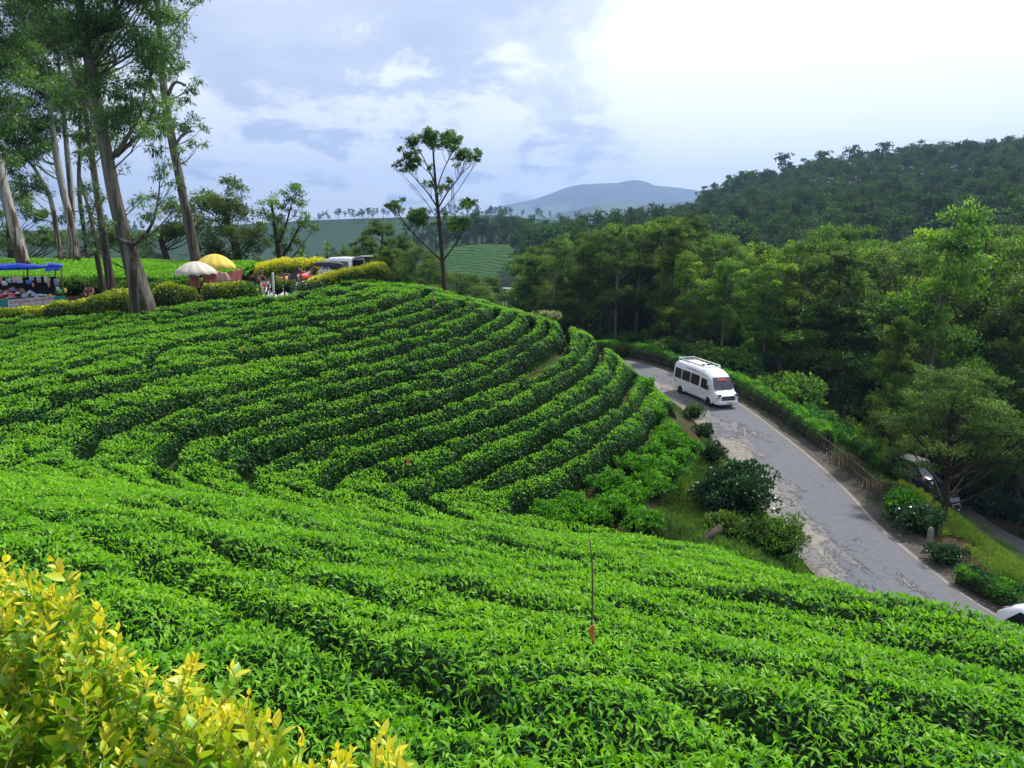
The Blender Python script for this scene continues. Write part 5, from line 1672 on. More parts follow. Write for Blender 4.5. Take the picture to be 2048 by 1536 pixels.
def hedge(name, label, path, half, mat, dens, leaf, cat='hedge', group=None, seed=0, gold=0.0, var0=0.3, core=M_TWIG, stems=None, leaf_from=0.0, lump=0.14):
    """path: (x, y, zbase, height); leaves cover both flanks, the rounded top and the ends"""
    rr = np.random.default_rng(seed + 600)
    pl = smooth_line(np.array(path, float), 8 * len(path)) if len(path) > 2 else resample(path, 0.3)
    o0 = pl[len(pl) // 2, :3].copy()
    root = thing(name, label, cat, tuple(o0), group=group)
    d = np.r_[0, np.cumsum(np.linalg.norm(np.diff(pl[:, :2], axis=0), axis=1))]
    L = d[-1]
    hm = pl[:, 3].mean()
    n = int(dens * L * (2 * hm + 2 * half))
    t = rr.uniform(-0.25 * half, L + 0.25 * half, n)
    tc = np.clip(t, 0, L)
    C = np.stack([np.interp(tc, d, pl[:, k]) for k in range(4)], 1)
    tg = np.gradient(pl[:, :2], axis=0); tg /= np.linalg.norm(tg, axis=1)[:, None] + 1e-9
    T = unit(np.stack([np.interp(tc, d, tg[:, 0]), np.interp(tc, d, tg[:, 1])], 1)); S = np.stack([T[:, 1], -T[:, 0]], 1)
    per = rr.uniform(0, 1, n)
    top_share = half * 2 / (2 * hm + 2 * half)
    a = np.where(per < top_share, rr.uniform(0.30, 0.70, n), np.where(rr.random(n) < 0.5, rr.uniform(0, 0.36, n), rr.uniform(0.64, 1.0, n))) * np.pi
    ca, sa = np.cos(a), np.sin(a)
    sq = lambda q: np.sign(q) * np.abs(q) ** 0.55
    off, up = sq(ca), sq(sa)
    dep = 1 - 0.22 * rr.random(n) ** 2
    wv = 1 + lump * 2 * (vnoise(C[:, 0] * 1.0 + seed, C[:, 1] + C[:, 2], 0.8, seed)) - lump
    end = 1 - 0.35 * np.clip(np.maximum(-t, t - L) / (0.25 * half + 1e-6), 0, 1)
    zrel = leaf_from + (1 - leaf_from) * up * dep
    pos = np.stack([C[:, 0] + S[:, 0] * off * half * dep * wv * end + T[:, 0] * (t - tc), C[:, 1] + S[:, 1] * off * half * dep * wv * end + T[:, 1] * (t - tc),
                    C[:, 2] + C[:, 3] * zrel * wv * end], 1)
    out = unit(np.stack([S[:, 0] * off, S[:, 1] * off, up * 0.9 + 0.1], 1))
    dirs = unit(out * 0.8 + 0.75 * rr.normal(size=(n, 3)) + np.array((0, 0, 0.35)))
    ln = leaf[0] * rr.uniform(0.7, 1.3, n)
    v, f, q = leaf_geo(pos, dirs, unit(out + 0.6 * rr.normal(size=(n, 3))), ln, leaf[1] * ln / leaf[0], 0.15, 0.2, False)
    clump = 0.5 * (vnoise(pos[:, 0] + seed, pos[:, 1] + pos[:, 2], 0.55, 3 + seed) - 0.5)
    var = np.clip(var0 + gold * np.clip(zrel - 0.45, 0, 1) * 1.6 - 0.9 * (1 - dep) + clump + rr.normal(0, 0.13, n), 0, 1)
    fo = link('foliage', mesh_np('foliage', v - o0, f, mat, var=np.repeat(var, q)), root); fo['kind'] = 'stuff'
    mb = MB(); rings = []
    for k in range(0, len(pl), 3):
        tg_ = tg[k]; s_ = np.array((tg_[1], -tg_[0]))
        ring = []
        for aa in np.linspace(0, np.pi, 9):
            ring.append((pl[k, 0] + s_[0] * sq(math.cos(aa)) * half * 0.74 - o0[0], pl[k, 1] + s_[1] * sq(math.cos(aa)) * half * 0.74 - o0[1], pl[k, 2] + (leaf_from + (1 - leaf_from) * sq(math.sin(aa)) * 0.84) * pl[k, 3] - o0[2] - (0.1 if leaf_from == 0 else 0)))
        rings.append(ring)
    mb.loft(rings)
    mb.build('twigs', core, root, smooth=True)
    if stems:
        ms = MB()
        for _ in range(int(L * stems)):
            q_ = rr.uniform(0, L); c = [np.interp(q_, d, pl[:, k]) for k in range(4)]
            s_ = np.array((np.interp(q_, d, tg[:, 1]), -np.interp(q_, d, tg[:, 0]))) * half * rr.choice([-0.75, 0.75, 0.5, -0.5])
            e = rr.normal(0, 0.10, 2)
            ms.tube([(c[0] + s_[0] - o0[0], c[1] + s_[1] - o0[1], c[2] - 0.1 - o0[2]), (c[0] + s_[0] + e[0] - o0[0], c[1] + s_[1] + e[1] - o0[1], c[2] + c[3] * rr.uniform(0.6, 0.95) - o0[2])], [0.022, 0.012], 4, caps=False)
        ms.build('bare_stems', M_STEM, root, kind='stuff')
    return root


def px_hedge(pts):
    """(u, v of the top, v of the foot, distance) -> path"""
    out = []
    for u, vt, vb, y in pts:
        a, b = P(u, vt, y), P(u, vb, y)
        out.append((b[0], y, b[2], a[2] - b[2]))
    return out


gh = 'yellow-green hedges round the stalls'
hedge('golden_hedge', 'yellow-green clipped hedge in front of the blue-roofed stall', px_hedge([(-130, 634, 672, 42.6), (-20, 622, 655, 42.8), (60, 612, 648, 43), (130, 605, 645, 43.2), (190, 594, 640, 43.2), (235, 582, 636, 43.2), (270, 580, 632, 43.3)]), 0.75, LF_GOLD, 260, (0.13, 0.06), group=gh, seed=1, gold=0.45, var0=0.30)
hedge('golden_hedge', 'yellow-topped hedge between the massive gum trunk and the cream umbrella', px_hedge([(312, 574, 622, 44), (340, 566, 620, 44.2), (365, 574, 618, 44.4), (392, 578, 615, 44.6)]), 0.7, LF_GOLD, 260, (0.13, 0.06), group=gh, seed=2, gold=0.50, var0=0.28)
hedge('golden_hedge', 'dark green hedge with yellow tips under the yellow umbrella', px_hedge([(412, 572, 612, 45), (445, 566, 608, 45.2), (480, 562, 605, 45.6), (500, 566, 602, 46)]), 0.65, LF_GOLD, 260, (0.13, 0.06), group=gh, seed=3, gold=0.36, var0=0.26)
hedge('golden_hedge', 'bright yellow hedge standing behind the two horses', px_hedge([(515, 532, 575, 58), (550, 522, 572, 58.5), (590, 518, 568, 59), (630, 517, 564, 59.5), (652, 522, 562, 60)]), 0.8, LF_GOLD, 220, (0.15, 0.07), group=gh, seed=4, gold=0.8, var0=0.36)
hedge('golden_hedge', 'bright yellow hedge sloping down from the crest in front of the minivan', px_hedge([(606, 566, 600, 46.2), (640, 552, 590, 46.6), (680, 541, 577, 47.2), (720, 532, 568, 47.8), (755, 527, 562, 48.4), (768, 530, 558, 48.6)]), 0.8, LF_GOLD, 270, (0.13, 0.06), group=gh, seed=5, gold=0.8, var0=0.32)
shrub('green_shrub', 'dark leafy shrub at the lower end of the bright yellow hedge', 'shrub', P(624, 600, 45.4), (0.95, 0.7, 0.55), LF_GLOSS, 1500, (0.14, 0.065), seed=61, lumps=0.4)
shrub('green_shrub', 'ragged green shrub covering the foot of the white posts', 'shrub', P(502, 606, 45.6), (0.6, 0.5, 0.5), LF_FOREST, 900, (0.14, 0.06), seed=62, lumps=0.5)

# the tea plot behind the stalls: one plucked table
xs_, ys_ = np.arange(-52, -14.5, 0.25), np.arange(52.2, 75, 0.25)
TPX, TPY = np.meshgrid(xs_, ys_)
tp_in = in_poly(TPX, TPY, [(-52, 52.2), (-22.5, 52.4), (-19.5, 54.2), (-19, 58), (-21, 66), (-24, 74), (-52, 74)])
lumpy = 0.10 * fbm(TPX, TPY, 1.3, 3, 4.0) + 0.06 * fbm(TPX, TPY, 0.5, 2, 5.0)
ed = tp_in.astype(float)
for _ in range(3):
    p_ = np.pad(ed, 1, mode='edge'); ed = (p_[:-2, 1:-1] + p_[2:, 1:-1] + p_[1:-1, :-2] + p_[1:-1, 2:] + p_[1:-1, 1:-1]) / 5
TPZ = ground(TPX, TPY) + 1.0 + lumpy - 0.35 * (1 - np.clip((ed - 0.5) * 2, 0, 1))
plot = thing('tea_plot', 'broad tea plot with a bright plucked top and bare stems behind the stalls', 'tea field', (-32, 60, float(ground(-32, 60))))
o0 = np.array(plot.location)
pr_ = np.random.default_rng(12)
J, I = np.nonzero(tp_in)
k = pr_.poisson(np.interp(TPY[J, I], [52, 58, 75], [12, 8, 5]))
J, I = np.repeat(J, k), np.repeat(I, k)
jit = pr_.uniform(-.125, .125, (len(J), 2))
c = np.stack([TPX[J, I] + jit[:, 0], TPY[J, I] + jit[:, 1], TPZ[J, I] - 0.1 * pr_.random(len(J)) ** 2], 1)
fl = pr_.random(len(J)) < 0.16                     # the leafy edge along the front
c[fl, 1] = 52.25 + 0.3 * pr_.random(fl.sum()) + np.clip(c[fl, 0] + 22.5, 0, 3) * 0.6; c[fl, 2] = ground(c[fl, 0], c[fl, 1]) + 0.95 - 0.45 * pr_.random(fl.sum()) ** 1.3
d_ = unit(pr_.normal(size=(len(J), 3)) * np.array((1, 1, 0.4)) + np.array((0, 0, 0.7)))
ln = 0.17 * pr_.uniform(0.7, 1.3, len(J))
v, f, q = leaf_geo(c, d_, unit(pr_.normal(size=(len(J), 3)) * 0.5 + np.array((0, 0, 1))), ln, ln * 0.42, 0.15, 0.2, False)
var = np.clip(0.78 + pr_.normal(0, 0.16, len(J)) - 0.55 * fl * pr_.random(len(J)), 0, 1)
fo = link('foliage', mesh_np('foliage', v - o0, f, M_TEA, var=np.repeat(var, q)), plot); fo['kind'] = 'stuff'
J, I = np.nonzero(tp_in[:-1, :-1] & tp_in[1:, 1:] & tp_in[1:, :-1] & tp_in[:-1, 1:])
nxp = TPX.shape[1]; a = J * nxp + I
F = np.stack([a, a + 1, a + nxp + 1, a + nxp], 1)
used_, inv = np.unique(F, return_inverse=True)
link('twigs', mesh_np('twigs', np.stack([TPX.ravel()[used_], TPY.ravel()[used_], TPZ.ravel()[used_] - 0.14], 1) - o0, inv.reshape(F.shape), M_TEACORE, smooth=True), plot)
ms = MB()
for _ in range(420):
    x = pr_.uniform(-50, -20); y = 52.4 + 0.9 * pr_.random() + max(0, x + 22.5) * 0.6
    z = float(ground(x, y))
    ms.tube([(x - o0[0], y - o0[1], z - 0.1 - o0[2]), (x + pr_.normal(0, 0.12) - o0[0], y - o0[1] + pr_.normal(0, 0.1), z + pr_.uniform(0.6, 0.95) - o0[2])], [0.030, 0.014], 4, caps=False)
ms.build('bare_stems', M_STEM, plot, kind='stuff')
mbk = MB()
mbk.box((-36 - o0[0], 53.9 - o0[1], float(ground(-36, 53.9)) + 0.35 - o0[2]), (32, 0.3, 1.0))
for i, (u, v, y, s) in enumerate([(150, 600, 51, 0.8), (205, 602, 50.6, 0.7), (250, 605, 50.8, 0.6), (330, 596, 51, 0.7), (140, 596, 51.5, 0.6), (365, 596, 50.5, 0.55)]):
    g = P(u, v, y); g[2] = ground(g[0], g[1])
    shrub('green_shrub', ['dark weedy shrub beside the stall end post', 'dark weedy shrub behind the seated man', 'thin weedy shrub next to the massive gum foot', 'weedy shrub under the tea plot between gum and umbrella', 'low weedy shrub in the shade by the stall corner', 'weedy shrub just behind the cream umbrella'][i], 'shrub', g, (1.3 * s, 0.8 * s, 0.8 * s), LF_FOREST, 1100, (0.16, 0.075), seed=70 + i, lumps=0.5, twigs=5)

# --- golden hedge at the photographer's feet ------------------------------------------------
def big_leaf_mesh(name, L, W, mat, bend=0.18, fold=0.16):
    V, F = [], []
    prof = [(0.0, 0.02), (0.18, 0.62), (0.40, 1.0), (0.65, 0.82), (0.86, 0.40), (1.0, 0.0)]
    for t, w in prof:
        z = -bend * L * t * t
        V += [(L * t, -W * 0.5 * w, z + fold * W * w * 0.5), (L * t, 0, z), (L * t, W * 0.5 * w, z + fold * W * w * 0.5)]
    for i in range(len(prof) - 1):
        a = i * 3
        F += [(a, a + 3, a + 4, a + 1), (a + 1, a + 4, a + 5, a + 2)]
    me = bpy.data.meshes.new(name); me.from_pydata(V, [], F); me.materials.append(mat)
    me.polygons.foreach_set('use_smooth', [True] * len(F)); me.update()
    return me


def gold_mat(name, c, d):
    m = NT(name)
    oi = m.N('ShaderNodeObjectInfo')
    n = m.noise(40, 3)
    col = m.mix(oi.outputs['Random'], c, d)
    col = m.mix(m.math('MULTIPLY', n, 0.25), col, tuple(x * 0.6 for x in c))
    m.base(col); m.set(Roughness=0.36, Specular_IOR_Level=0.45)
    t = m.N('ShaderNodeBsdfTranslucent'); m.L(m.mix(1.0, col, (1.2, 1.2, 0.5), 'MULTIPLY'), t.inputs['Color'])
    mx = m.N('ShaderNodeMixShader'); mx.inputs[0].default_value = 0.36
    m.L(m.b.outputs[0], mx.inputs[1]); m.L(t.outputs[0], mx.inputs[2]); m.L(mx.outputs[0], m.out.inputs['Surface'])
    return m.mat


GL = [gold_mat('yellow_leaf', (0.84, 0.70, 0.030), (0.70, 0.66, 0.040)), gold_mat('lime_leaf', (0.56, 0.62, 0.030), (0.42, 0.56, 0.024)), gold_mat('green_leaf', (0.12, 0.32, 0.014), (0.22, 0.44, 0.018))]
leaf_meshes = [big_leaf_mesh('leaf', 1.0, 0.50, m_, b_, f_) for m_ in GL for b_, f_ in ((0.10, 0.22), (0.30, 0.12))]
gold = thing('golden_shrub', 'bright yellow-leaved shrub at the photographer\'s feet, nearest plant of all', 'shrub', (-1.2, 2.2, -1.6))
g0 = np.array(gold.location)
M_SHOOT = plain('yellow_shoot', (0.30, 0.26, 0.05), 0.6, vary=0.3, scale=20)
hg = np.random.default_rng(17)
# where its leafy top runs: outer edge of the shrub as seen over the tea
TOP_U = [-200, 0, 60, 130, 190, 235, 270, 330, 390, 440, 480, 520, 570, 640, 700, 760, 800, 830, 870]
TOP_V = [1090, 1105, 1095, 1120, 1190, 1225, 1310, 1330, 1300, 1300, 1320, 1380, 1440, 1475, 1490, 1440, 1430, 1490, 1560]
shoots = []
for _ in range(6000):
    u, v = hg.uniform(-260, 880), hg.uniform(1080, 1760)
    vt = np.interp(u, TOP_U, TOP_V)
    if v < vt + 10: continue
    y = np.interp(u, [-260, 0, 400, 850], [3.0, 2.65, 2.15, 1.75]) - 0.0011 * (v - vt) + hg.normal(0, 0.08)
    if y < 0.75: continue
    shoots.append((u, v, y, v - vt))
    if len(shoots) >= 620: break
sh_mb = MB()
leaf_specs = []
for (u, v, y, inset) in shoots:
    tip = P(u, v, y)
    L = hg.uniform(0.12, 0.26)
    ax = unit(np.array((hg.normal(0, 0.30), hg.normal(0, 0.30) + 0.12, 1.0)))
    base = tip - ax * L
    curve = hg.normal(0, 0.02, 3)
    sh_mb.tube([base - g0, (base + tip) / 2 + curve - g0, tip - g0], [0.0032, 0.0026, 0.0013], 4, caps=False)
    npair = int(L / 0.026)
    ph = hg.uniform(0, 6.28)
    for k in range(npair):
        t = 1 - k / npair
        p = base * (1 - t) + tip * t + 4 * t * (1 - t) * curve * 0.5
        for s in (0, 1):
            a = ph + k * 1.57 + s * math.pi + hg.normal(0, 0.15)
            e1 = unit(np.cross(ax, (0.3, 0.9, 0.2))); e2 = np.cross(ax, e1)
            rad = e1 * math.cos(a) + e2 * math.sin(a)
            openn = 0.42 + 0.85 * (1 - t) + hg.normal(0, 0.12)
            d = unit(rad * math.sin(openn) + ax * math.cos(openn))
            size = (0.026 + 0.032 * min(1, (1 - t) * 2.2)) * hg.uniform(0.8, 1.25)
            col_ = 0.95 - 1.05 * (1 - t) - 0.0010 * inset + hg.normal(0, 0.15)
            leaf_specs.append((p, d, ax, size, col_, inset + 60 * (1 - t)))
# greener leaves that fill the body of the shrub
for _ in range(9000):
    u, v = hg.uniform(-260, 900), hg.uniform(1120, 1900)
    vt = np.interp(u, TOP_U, TOP_V)
    if v < vt + 70: continue
    y = np.interp(u, [-260, 0, 400, 850], [3.0, 2.65, 2.15, 1.75]) - 0.0011 * (v - vt) + 0.10 + abs(hg.normal(0, 0.12))
    if y < 0.7: continue
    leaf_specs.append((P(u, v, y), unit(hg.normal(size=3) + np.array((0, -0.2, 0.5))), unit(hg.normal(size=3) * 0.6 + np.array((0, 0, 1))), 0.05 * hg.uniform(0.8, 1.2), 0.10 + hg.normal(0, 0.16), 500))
sh_mb.build('shoots', M_SHOOT, gold, kind='stuff')
leaf_specs.sort(key=lambda q: q[5])
vis_l = [q for q in leaf_specs if -30 < pix(q[0])[0] < 2080 and pix(q[0])[1] < 1540]
single = vis_l[:290]
sid = set(id(q) for q in single)
for q in single:
    p, d, ax, size, c_, _ = q
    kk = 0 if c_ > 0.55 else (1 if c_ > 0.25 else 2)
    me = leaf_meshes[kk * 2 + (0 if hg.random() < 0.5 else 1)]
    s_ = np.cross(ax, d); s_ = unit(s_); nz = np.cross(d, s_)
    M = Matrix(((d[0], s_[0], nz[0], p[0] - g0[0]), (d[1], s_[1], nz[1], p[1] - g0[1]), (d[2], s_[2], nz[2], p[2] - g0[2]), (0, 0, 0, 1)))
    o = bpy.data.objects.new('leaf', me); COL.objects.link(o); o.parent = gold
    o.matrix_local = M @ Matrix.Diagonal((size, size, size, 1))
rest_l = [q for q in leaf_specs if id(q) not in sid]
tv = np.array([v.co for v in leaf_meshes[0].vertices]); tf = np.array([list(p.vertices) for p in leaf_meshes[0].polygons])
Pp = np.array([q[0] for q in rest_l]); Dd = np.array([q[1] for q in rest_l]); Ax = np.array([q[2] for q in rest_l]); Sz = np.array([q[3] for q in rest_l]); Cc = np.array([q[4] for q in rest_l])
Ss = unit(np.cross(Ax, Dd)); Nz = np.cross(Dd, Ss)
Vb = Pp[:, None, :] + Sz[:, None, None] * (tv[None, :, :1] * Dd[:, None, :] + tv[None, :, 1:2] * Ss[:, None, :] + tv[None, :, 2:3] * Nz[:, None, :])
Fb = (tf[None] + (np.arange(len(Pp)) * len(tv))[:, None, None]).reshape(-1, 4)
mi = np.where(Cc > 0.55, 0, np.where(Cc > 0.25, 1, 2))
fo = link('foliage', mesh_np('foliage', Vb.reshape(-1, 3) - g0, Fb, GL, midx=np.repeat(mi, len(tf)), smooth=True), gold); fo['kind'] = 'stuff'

# --- fence of stakes and hedge along the road -----------------------------------------------
right = -_left
def beside(i, off, dz=0.0):
    p = edge_r[i].copy(); p[:2] += right[i] * off; p[2] = ground(p[0], p[1]) + dz
    return p


yy_ = edge_r[:, 1]
fi = [i for i in range(len(edge_r)) if 37.5 < yy_[i] < 83.5]
fence_line = np.array([beside(i, 0.95) for i in fi])
fence = thing('stake_fence', 'rough fence of thin upright stakes along the outer edge of the road', 'fence', tuple(fence_line[len(fi) // 2]))
f0 = np.array(fence.location)
fl = resample(fence_line, 0.11)
fr_ = np.random.default_rng(23)
ms = MB()
for p in fl:
    p = p + np.r_[fr_.normal(0, 0.05, 2), 0]
    h = fr_.uniform(0.85, 1.35)
    ms.tube([p - f0 - (0, 0, 0.15), p - f0 + np.r_[fr_.normal(0, 0.07, 2), h]], [0.026, 0.014], 4, caps=False)
ms.build('stakes', plain('weathered_stake', (0.080, 0.064, 0.050), 0.9, vary=0.5, scale=11), fence, kind='stuff')
for h in (0.45, 0.95):
    mb = MB(); mb.tube(resample(fence_line, 1.2) - f0 + np.array((0, 0, h)), 0.018, 5)
    mb.build('rail', M_STEM, fence)
hl = [tuple(beside(i, 1.5)) + (1.38 + 0.1 * math.sin(i),) for i in fi if yy_[i] > 46.5][::3]
hedge('roadside_hedge', 'long flat-topped tea hedge growing behind the stake fence along the road', hl, 0.55, M_TEA, 260, (0.13, 0.05), seed=11, var0=0.36, gold=0.35, leaf_from=0.16, stems=5, lump=0.2)
hl = [tuple(beside(i, 3.6)) + (1.0 + 0.15 * math.sin(i * 2),) for i in fi if 43 < yy_[i] < 58][::3]
hedge('roadside_hedge', 'lower darker hedge on the bank behind the stake fence', hl, 0.7, M_TEA, 170, (0.15, 0.06), seed=12, var0=0.30, gold=0.1, lump=0.3)


def at_ground(u, v, y0=15.0, y1=80.0):
    return on_ground(u, v, 0.0, y0, y1)


# shrubs below the end of the fence
for i, (u, v, rx, ry, rz, mat, n, lf, lab) in enumerate([
    (1800, 1040, 0.95, 0.95, 0.72, M_TEA, 2600, (0.14, 0.06), 'clipped green bush at the lower end of the stake fence'),
    (1838, 1066, 0.95, 0.8, 0.62, LF_GLOSS, 1900, (0.17, 0.09), 'glossy silvery bush beside the concrete marker post'),
    (1890, 1128, 0.75, 0.7, 0.42, LF_GLOSS, 1500, (0.14, 0.06), 'small spotted bush between the marker post and the last clipped hedge'),
    (1462, 1040, 1.50, 1.35, 1.25, LF_GLOSS, 5200, (0.20, 0.10), 'big glossy round bush on the bank at the inner edge of the road'),
    (1540, 1112, 1.35, 1.2, 0.85, LF_FOREST, 4200, (0.15, 0.06), 'dense green bush at the foot of the bank, lapping onto the road'),
    (1500, 1090, 0.9, 0.8, 0.6, LF_FOREST, 1800, (0.16, 0.06), 'shaded bush under the big glossy round bush'),
    (1440, 1080, 1.0, 0.8, 0.5, LF_FOREST, 1700, (0.15, 0.05), 'low tangled bush beside the sawn log'),
    (1388, 838, 0.65, 0.55, 0.55, LF_OLIVE, 1300, (0.15, 0.06), 'ragged olive shrub on the bank at the road edge near the van'),
    (1408, 880, 0.6, 0.55, 0.55, LF_GLOSS, 1100, (0.15, 0.07), 'dark drooping shrub hanging over the road edge'),
    (1424, 925, 0.6, 0.5, 0.5, LF_GLOSS, 1000, (0.15, 0.07), 'small dark shrub on the road edge above the glossy bush'),
    (1246, 716, 0.9, 0.9, 0.8, LF_OLIVE, 1500, (0.18, 0.05), 'pale grassy shrub at the corner where the road vanishes'),
    (1330, 700, 2.0, 1.6, 1.3, LF_GLOSS, 2600, (0.26, 0.12), 'blue-green shrub leaning over the stake fence behind the van')]):
    g = at_ground(u, v, 15, 90) if i != 11 else np.array((17.6, 76.0, float(ground(17.6, 76.0))))
    shrub('roadside_shrub', lab, 'shrub', g, (rx, ry, rz), mat, n, lf, seed=120 + i, lumps=0.45, var0=0.40, twigs=3)
hp = [at_ground(u, v) for u, v in [(1926, 1168), (1975, 1192), (2030, 1215)]]
hedge('roadside_hedge', 'short clipped hedge right above the white car roof', [tuple(p) + (0.85,) for p in hp], 0.55, M_TEA, 330, (0.12, 0.05), seed=13, var0=0.32, gold=0.15, lump=0.22)
g = P(1091, 642, 47.5); g[2] = ground(g[0], g[1])
shrub('flowering_shrub', 'pale flowering shrub peeping over the tea crest', 'shrub', (g[0], g[1], P(1091, 650, 47.5)[2]), (0.85, 0.7, 0.45), LF_PALE, 1600, (0.13, 0.06), seed=140, lumps=0.5, var0=0.45)
mpost = thing('marker_post', 'mossy square concrete marker post beside the glossy silvery bush', 'post', tuple(at_ground(1858, 1100)))
mm = plain('mossy_concrete', (0.20, 0.20, 0.16), 0.9, vary=0.4, scale=7, bump=0.5)
MB().box((0, 0, 0.40), (0.20, 0.20, 1.1), taper=0.92).build('shaft', mm, mpost, bevel=0.015)
MB().box((0, 0, 0.98), (0.16, 0.16, 0.08), taper=0.6).build('cap', mm, mpost, bevel=0.01)
lg = thing('log', 'sawn log end sticking out of the ferns below the glossy bush', 'log', tuple(at_ground(1418, 1092)))
mb = MB(); mb.tube([(-0.55, -0.35, 0.05), (0.0, 0.0, 0.32), (0.42, 0.30, 0.52)], [0.15, 0.13, 0.12], 10)
mb.build('bark', M_BARK_DARK, lg, smooth=True)
mb = MB(); mb.tube([(0.41, 0.295, 0.515), (0.43, 0.308, 0.526)], [0.113, 0.110], 12)
mb.build('cut_end', plain('sawn_wood', (0.42, 0.33, 0.22), 0.8, vary=0.2, scale=30), lg)

# --- grasses and ferns ------------------------------------------------------------------------
LF_GRASS = leaf_mat('grass_blade', [(0, (0.020, 0.040, 0.012)), (0.4, (0.045, 0.105, 0.018)), (0.7, (0.095, 0.185, 0.022)), (1, (0.20, 0.29, 0.035))], 0.6, 0.35, 0.25)


def blades(name, poly_px, dens, ln, wd, var0, seed, spread=0.5, mat=None, y0=10, y1=75, lean=0.6, patchy=0.0):
    r = np.random.default_rng(seed)
    pw = np.array([on_ground(u, v, 0, y0, y1)[:2] for u, v in poly_px])
    lo, hi = pw.min(0), pw.max(0)
    n = int(dens * np.prod(hi - lo))
    x, y = r.uniform(lo[0], hi[0], n), r.uniform(lo[1], hi[1], n)
    m = in_poly(x, y, pw)
    if patchy: m &= vnoise(x, y, 1.1, seed) > patchy
    m &= np.array([True] * n) & (seg_dist(x, y, road_mid[::3]) > ROAD_W / 2 + 0.15)
    x, y = x[m], y[m]
    z = ground(x, y)
    n = len(x)
    d = unit(r.normal(size=(n, 3)) * np.array((lean, lean, 0.3)) + np.array((0.12, 0, 1.0)))
    l = ln * r.uniform(0.5, 1.3, n)
    v, f, q = leaf_geo(np.stack([x, y, z], 1), d, unit(r.normal(size=(n, 3))), l, wd * r.uniform(0.7, 1.3, n), 0.1, 0.35, False)
    var = np.clip(var0 + 0.6 * (vnoise(x, y, 1.4, seed + 3) - 0.5) + r.normal(0, 0.15, n), 0, 1)
    o = link(name, mesh_np(name, v, f, mat or LF_GRASS, var=np.repeat(var, q)))
    return tag(o, kind='stuff')


blades('undergrowth', [(1300, 1075), (1320, 1010), (1370, 950), (1410, 900), (1390, 850), (1345, 815), (1372, 815), (1410, 850), (1440, 905), (1500, 985), (1560, 1060), (1600, 1130), (1640, 1160), (1560, 1140), (1480, 1125), (1400, 1105)], 330, 0.30, 0.035, 0.42, 5, y0=14)
blades('undergrowth', [(1380, 1100), (1440, 1060), (1560, 1060), (1600, 1130), (1600, 1150), (1480, 1130)], 160, 0.34, 0.08, 0.36, 6, mat=LF_FOREST, y0=14)
blades('grass', [(1790, 955), (1830, 960), (1865, 1000), (1850, 1020), (1810, 990)], 260, 0.42, 0.03, 0.78, 7)
blades('grass', [(1860, 1040), (1900, 1025), (1965, 1055), (2000, 1085), (2060, 1130), (2060, 1165), (1985, 1115), (1925, 1080), (1880, 1075)], 330, 0.45, 0.03, 0.80, 8, patchy=0.34)
blades('grass', [(1925, 1100), (1990, 1120), (2060, 1165), (2060, 1195), (1980, 1150)], 260, 0.40, 0.03, 0.74, 9, patchy=0.35)
blades('undergrowth', [(1640, 880), (1700, 880), (1790, 960), (1860, 1030), (1870, 1070), (1800, 1010), (1720, 950)], 60, 0.30, 0.05, 0.30, 10, mat=LF_FOREST, patchy=0.4)
blades('grass', [(1740, 1010), (1775, 1020), (1800, 1060), (1770, 1045)], 120, 0.10, 0.02, 0.55, 11, patchy=0.3)
blades('undergrowth', [(1010, 755), (1040, 742), (1090, 708), (1122, 680), (1132, 690), (1100, 730), (1050, 765)], 130, 0.22, 0.03, 0.4, 13, y0=24)
# weeds along the outer verge
vx, vy = [], []
wr = np.random.default_rng(37)
for i in fi[:-4]:
    for _ in range(9):
        q = beside(i, 0.28 + 0.62 * wr.random() ** 0.6); vx.append(q[0] + wr.normal(0, 0.12)); vy.append(q[1] + wr.normal(0, 0.25))
vx, vy = np.array(vx), np.array(vy)
k_ = vnoise(vx, vy, 1.6, 8.0) > 0.42
vx, vy = np.repeat(vx[k_], 6), np.repeat(vy[k_], 6)
vx = vx + wr.normal(0, 0.07, len(vx)); vy = vy + wr.normal(0, 0.07, len(vy))
v, f, q = leaf_geo(np.stack([vx, vy, ground(vx, vy) + 0.03], 1), unit(wr.normal(size=(len(vx), 3)) * np.array((0.8, 0.8, 0.3)) + np.array((0, 0, 0.8))), unit(wr.normal(size=(len(vx), 3))), 0.17 * wr.uniform(0.5, 1.4, len(vx)), 0.035, 0.1, 0.3, False)
o = link('weeds', mesh_np('weeds', v, f, LF_GRASS, var=np.repeat(np.clip(0.45 + wr.normal(0, 0.2, len(vx)), 0, 1), q))); tag(o, kind='stuff')
# leaf litter on the slope between the fence and the track
lr = np.random.default_rng(31)
pw = np.array([on_ground(u, v, 0, 10, 75)[:2] for u, v in [(1620, 860), (1700, 880), (1800, 960), (1900, 1040), (2060, 1140), (2060, 1230), (1950, 1190), (1850, 1110), (1750, 1000)]])
n = 16000
x, y = lr.uniform(pw[:, 0].min(), pw[:, 0].max(), n), lr.uniform(pw[:, 1].min(), pw[:, 1].max(), n)
m_ = in_poly(x, y, pw); x, y = x[m_], y[m_]; n = len(x)
v, f, q = leaf_geo(np.stack([x, y, ground(x, y) + 0.10 * fbm(x, y, 2.5, 3) + 0.03], 1), unit(lr.normal(size=(n, 3)) * np.array((1, 1, 0.25))), unit(lr.normal(size=(n, 3)) * 0.4 + np.array((0, 0, 1))), 0.16 * lr.uniform(0.6, 1.4, n), 0.06, 0.1, 0.1, False)
o = link('leaf_litter', mesh_np('leaf_litter', v, f, leaf_mat('dry_leaf', [(0, (0.045, 0.022, 0.012)), (0.6, (0.14, 0.07, 0.04)), (1, (0.26, 0.17, 0.09))], 0.8, 0.1, 0.2), var=np.repeat(lr.random(n), q))); tag(o, kind='stuff')

